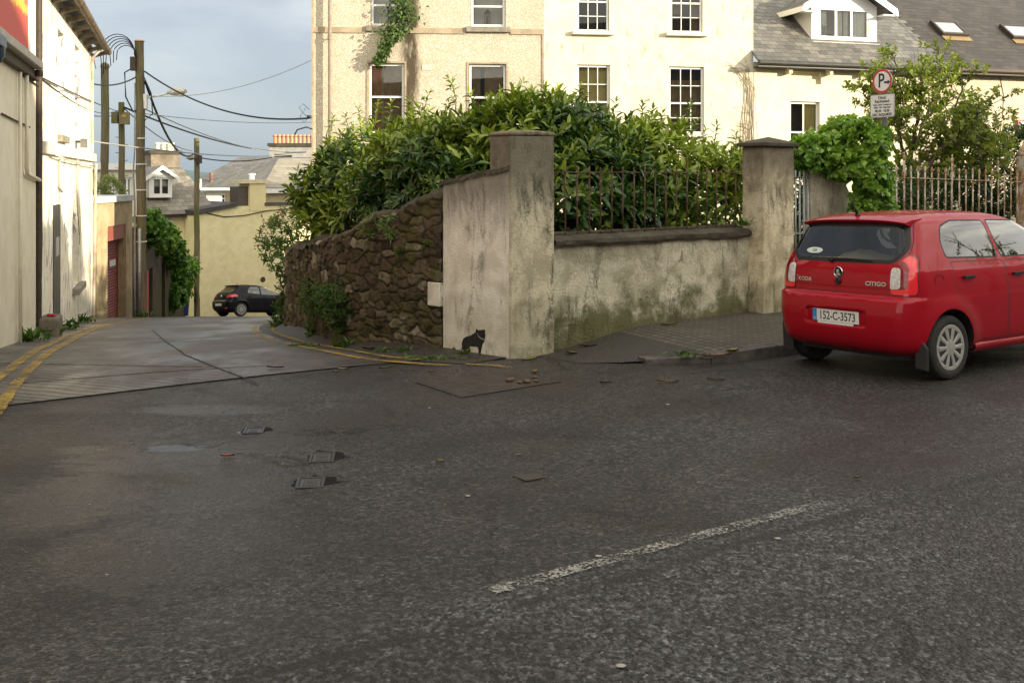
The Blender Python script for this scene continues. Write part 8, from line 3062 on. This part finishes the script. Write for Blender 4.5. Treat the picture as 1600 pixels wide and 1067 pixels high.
# fallen leaves, twigs, stones, scraps
def litter(px, py, label, c, L, wd_, ang, name='fallen_leaf', cat='leaf', curl=.25, group=None):
    x, y = on_ground(px, py)
    if x > .5 and y > 9.2:
        z = pavement_z(x, y)
    else:
        z = Tz(x, y)
    if -.9 > x and y > 9.3:
        z += .014
    mb = MB()
    n = 9
    X = np.linspace(-.5, .5, n)
    wv = wd_ * np.sin(np.linspace(.06, math.pi - .06, n)) ** .7
    mb.grid(np.stack([X * L] * 3, 1), np.stack([-wv / 2, wv * 0, wv / 2], 1), np.stack([.012 + curl * wd_ * .9 + X * X * L * curl * .5, .008 + X * X * L * curl * .5, .012 + curl * wd_ * .5 + X * X * L * curl * .5], 1))
    o = mb.build(name, c, None, smooth=True, fix=False)
    o.location = (x, y, z)
    o.rotation_euler = (0, rng.normal(0, .06), ang)
    return tag(o, label, cat, group, kind='thing')


LY = varied('yellow_green_leaf', (.20, .22, .03), (.30, .29, .05), 30, .6)
LG = varied('green_fallen_leaf', (.07, .12, .02), (.14, .19, .04), 30, .6)
LB = varied('brown_fallen_leaf', (.085, .05, .022), (.15, .09, .04), 30, .7)
LO = varied('orange_fallen_leaf', (.30, .11, .04), (.38, .17, .06), 30, .6)
LR = varied('red_fallen_leaf', (.34, .06, .035), (.42, .10, .05), 30, .6)
for a in (
        (356, 714.5, 'red fallen leaf on the wet road left of the iron covers', LR, .10, .035, -.1),
        (688, 722, 'small yellow leaf alone in the middle of the road', LY, .06, .022, .1),
        (812, 713, 'tiny yellow leaf on the asphalt right of the small yellow leaf', LY, .04, .02, .2),
        (828, 563, 'long yellow-green leaf on the ground below the crushed can', LY, .20, .05, .5),
        (893, 554, 'broad yellow-green leaf in front of the grass tuft', LY, .13, .07, .1),
        (862, 544, 'green leaf lying at the wall foot right of the crushed can', LG, .16, .06, .2),
        (758, 556, 'long pale leaf below the stencilled dog', LY, .22, .05, .35),
        (918, 546, 'brown and green leaf on the pavement edge past the grass tuft', LB, .20, .05, .1),
        (985, 527, 'bright green leaf on the pavement near the rough-cast wall', LG, .24, .07, .25),
        (1045, 529, 'yellow-green leaf on the paving blocks', LY, .20, .05, 0),
        (1145, 566, 'yellow-green leaf beside the kerb near the red car', LY, .14, .07, .3),
        (1115, 570, 'orange-brown strip of bark lying at the kerb', LO, .42, .035, .35),
        (1105, 573, 'thin brown twig-like leaf in front of the strip of bark', LB, .20, .03, .5),
        (1043, 598, 'long orange leaf on the road right of the rusty plate', LO, .20, .035, 0),
        (1118, 595, 'brown leaf on the road below the kerb', LB, .16, .03, -.2),
        (945, 599, 'small brown leaf on the road right of the rusty plate', LB, .10, .04, .2),
        (675, 582, 'small orange leaf on the road left of the rusty plate', LO, .06, .03, .1),
        (535, 581, 'pale scrap of leaf on the concrete lane', varied('pale_dry_leaf', (.36, .30, .24), (.46, .4, .33), 20, .7), .13, .04, .1),
        (525, 585, 'orange crumb of leaf beside the pale scrap', LO, .05, .04, .1),
        (602, 579, 'green leaf curled on the lane edge', LG, .12, .04, .2),
        (430, 578, 'dry brown leaf in the middle of the concrete lane', LB, .16, .05, .1),
        (575, 548, 'brown curled leaf at the foot of the rubble wall', LB, .14, .08, .3),
        (1340, 748, 'dark red scrap of leaf by the far end of the white line', LB, .05, .02, .1)):
    litter(*a)
# brown debris on the plate
for i, (px, py, r) in enumerate(((795, 597, .045), (812, 600, .03), (823, 599, .05), (835, 592, .035), (835, 583, .045), (800, 595, .03), (838, 598, .03))):
    x, y = on_ground(px, py)
    lab = ['lump of brown debris at the left of the heap on the rusty plate', 'low brown scrap between the lumps on the rusty plate', 'flat brown lump in the middle of the heap on the rusty plate', 'small brown lump right of the middle on the rusty plate', 'round stone at the back edge of the rusty plate', 'small crumb of debris behind the left lump on the rusty plate', 'crumb of debris at the right end of the heap on the rusty plate'][i]
    mb = MB()
    vs, n1 = [], 8
    for a in range(5):
        for k in range(n1):
            th_, ph = math.pi * (a + .5) / 5, 2 * math.pi * k / n1
            rr = .62 * r * rng.uniform(.75, 1.15)
            vs.append((rr * math.sin(th_) * math.cos(ph) * 1.3, rr * math.sin(th_) * math.sin(ph), rr * math.cos(th_) * .6))
    mb.add(vs, [(a * n1 + k, a * n1 + (k + 1) % n1, (a + 1) * n1 + (k + 1) % n1, (a + 1) * n1 + k) for a in range(4) for k in range(n1)] + [tuple(range(n1))[::-1], tuple(4 * n1 + k for k in range(n1))])
    o = mb.build('debris_lump', LB, None, smooth=True)
    o.location = (x, y, Tz(x, y) + .010 + r * .2)
    tag(o, lab, 'debris', 'brown debris on the rusty plate', kind='thing')
# white pebbles and gum spots
PEBW = varied('pale_pebble', (.24, .23, .205), (.38, .365, .335), 25, .8)
spots = [(731, 776, .020, 'white pebble alone on the road right of the iron covers'), (970, 1042, .026, 'pale flattened gum spot near the bottom edge of the road'), (167, 899, .010, 'tiny white pebble on the dark road at the left'), (140, 789, .010, 'tiny white pebble on the wet road left of the puddles'), (1043, 633, .022, 'white pebble on the road between rusty plate and red car'), (671, 638, .018, 'white pebble on the road under the left corner of the rusty plate'), (935, 870, .022, 'pale scrap beside the middle of the white line'), (1215, 842, .022, 'pale gum spot on the near lane below the white line')]
for px, py, r, lab in spots:
    x, y = on_ground(px, py)
    mb = MB().lathe([(r, 0), (r * 1.05, r * .25), (r * .6, r * .5), (r * .1, r * .55)], 9)
    o = mb.build('pebble', PEBW, None, smooth=True)
    o.location = (x, y, Tz(x, y) + .003)
    o.scale = (.75, .5, .4)
    tag(o, lab, 'pebble', 'pale specks on the road', kind='thing')
# litter by the shop corner
v = fl.a + fl.d * (x57 + .25) + Vector((-fl.d.y, fl.d.x)) * -.15
t_ = thing('stone_block', 'rough grey stone block at the foot of the pilaster, with red rubbish on it', 'stone', (v.x, v.y, Tz(v.x, v.y)), fl.rot, kind='thing')
MB().box(-.25, .30, -.16, .12, -.05, .30).build('block', stained('rough_block', (.22, .19, .15), (.15, .13, .1), (.05, .045, .035), moss=0, streak=.5, bump=.9), t_, bevel=.04)
o = MB().lathe([(.02, -.06), (.03, -.03), (.02, 0), (.03, .04), (.01, .06)], 9, axis='x').build('crumpled_packet', plain('red_wrapper', (.40, .03, .03), .4), None)
o.location = (v.x + .06, v.y - .05, Tz(v.x, v.y) + .325)
tag(o, 'crumpled red packet lying on the rough stone block', 'packet', kind='thing')
v2 = fl.a + fl.d * (x57 - .9) + Vector((-fl.d.y, fl.d.x)) * -.14
o = MB().lathe([(.02, 0), (.07, .01), (.08, .03), (.05, .07), (.02, .09)], 8).build('paper_scrap', PVC, None, smooth=True)
o.location = (v2.x, v2.y, Tz(v2.x, v2.y) + .01)
tag(o, 'crumpled white paper at the foot of the cream shop wall', 'paper', kind='thing')
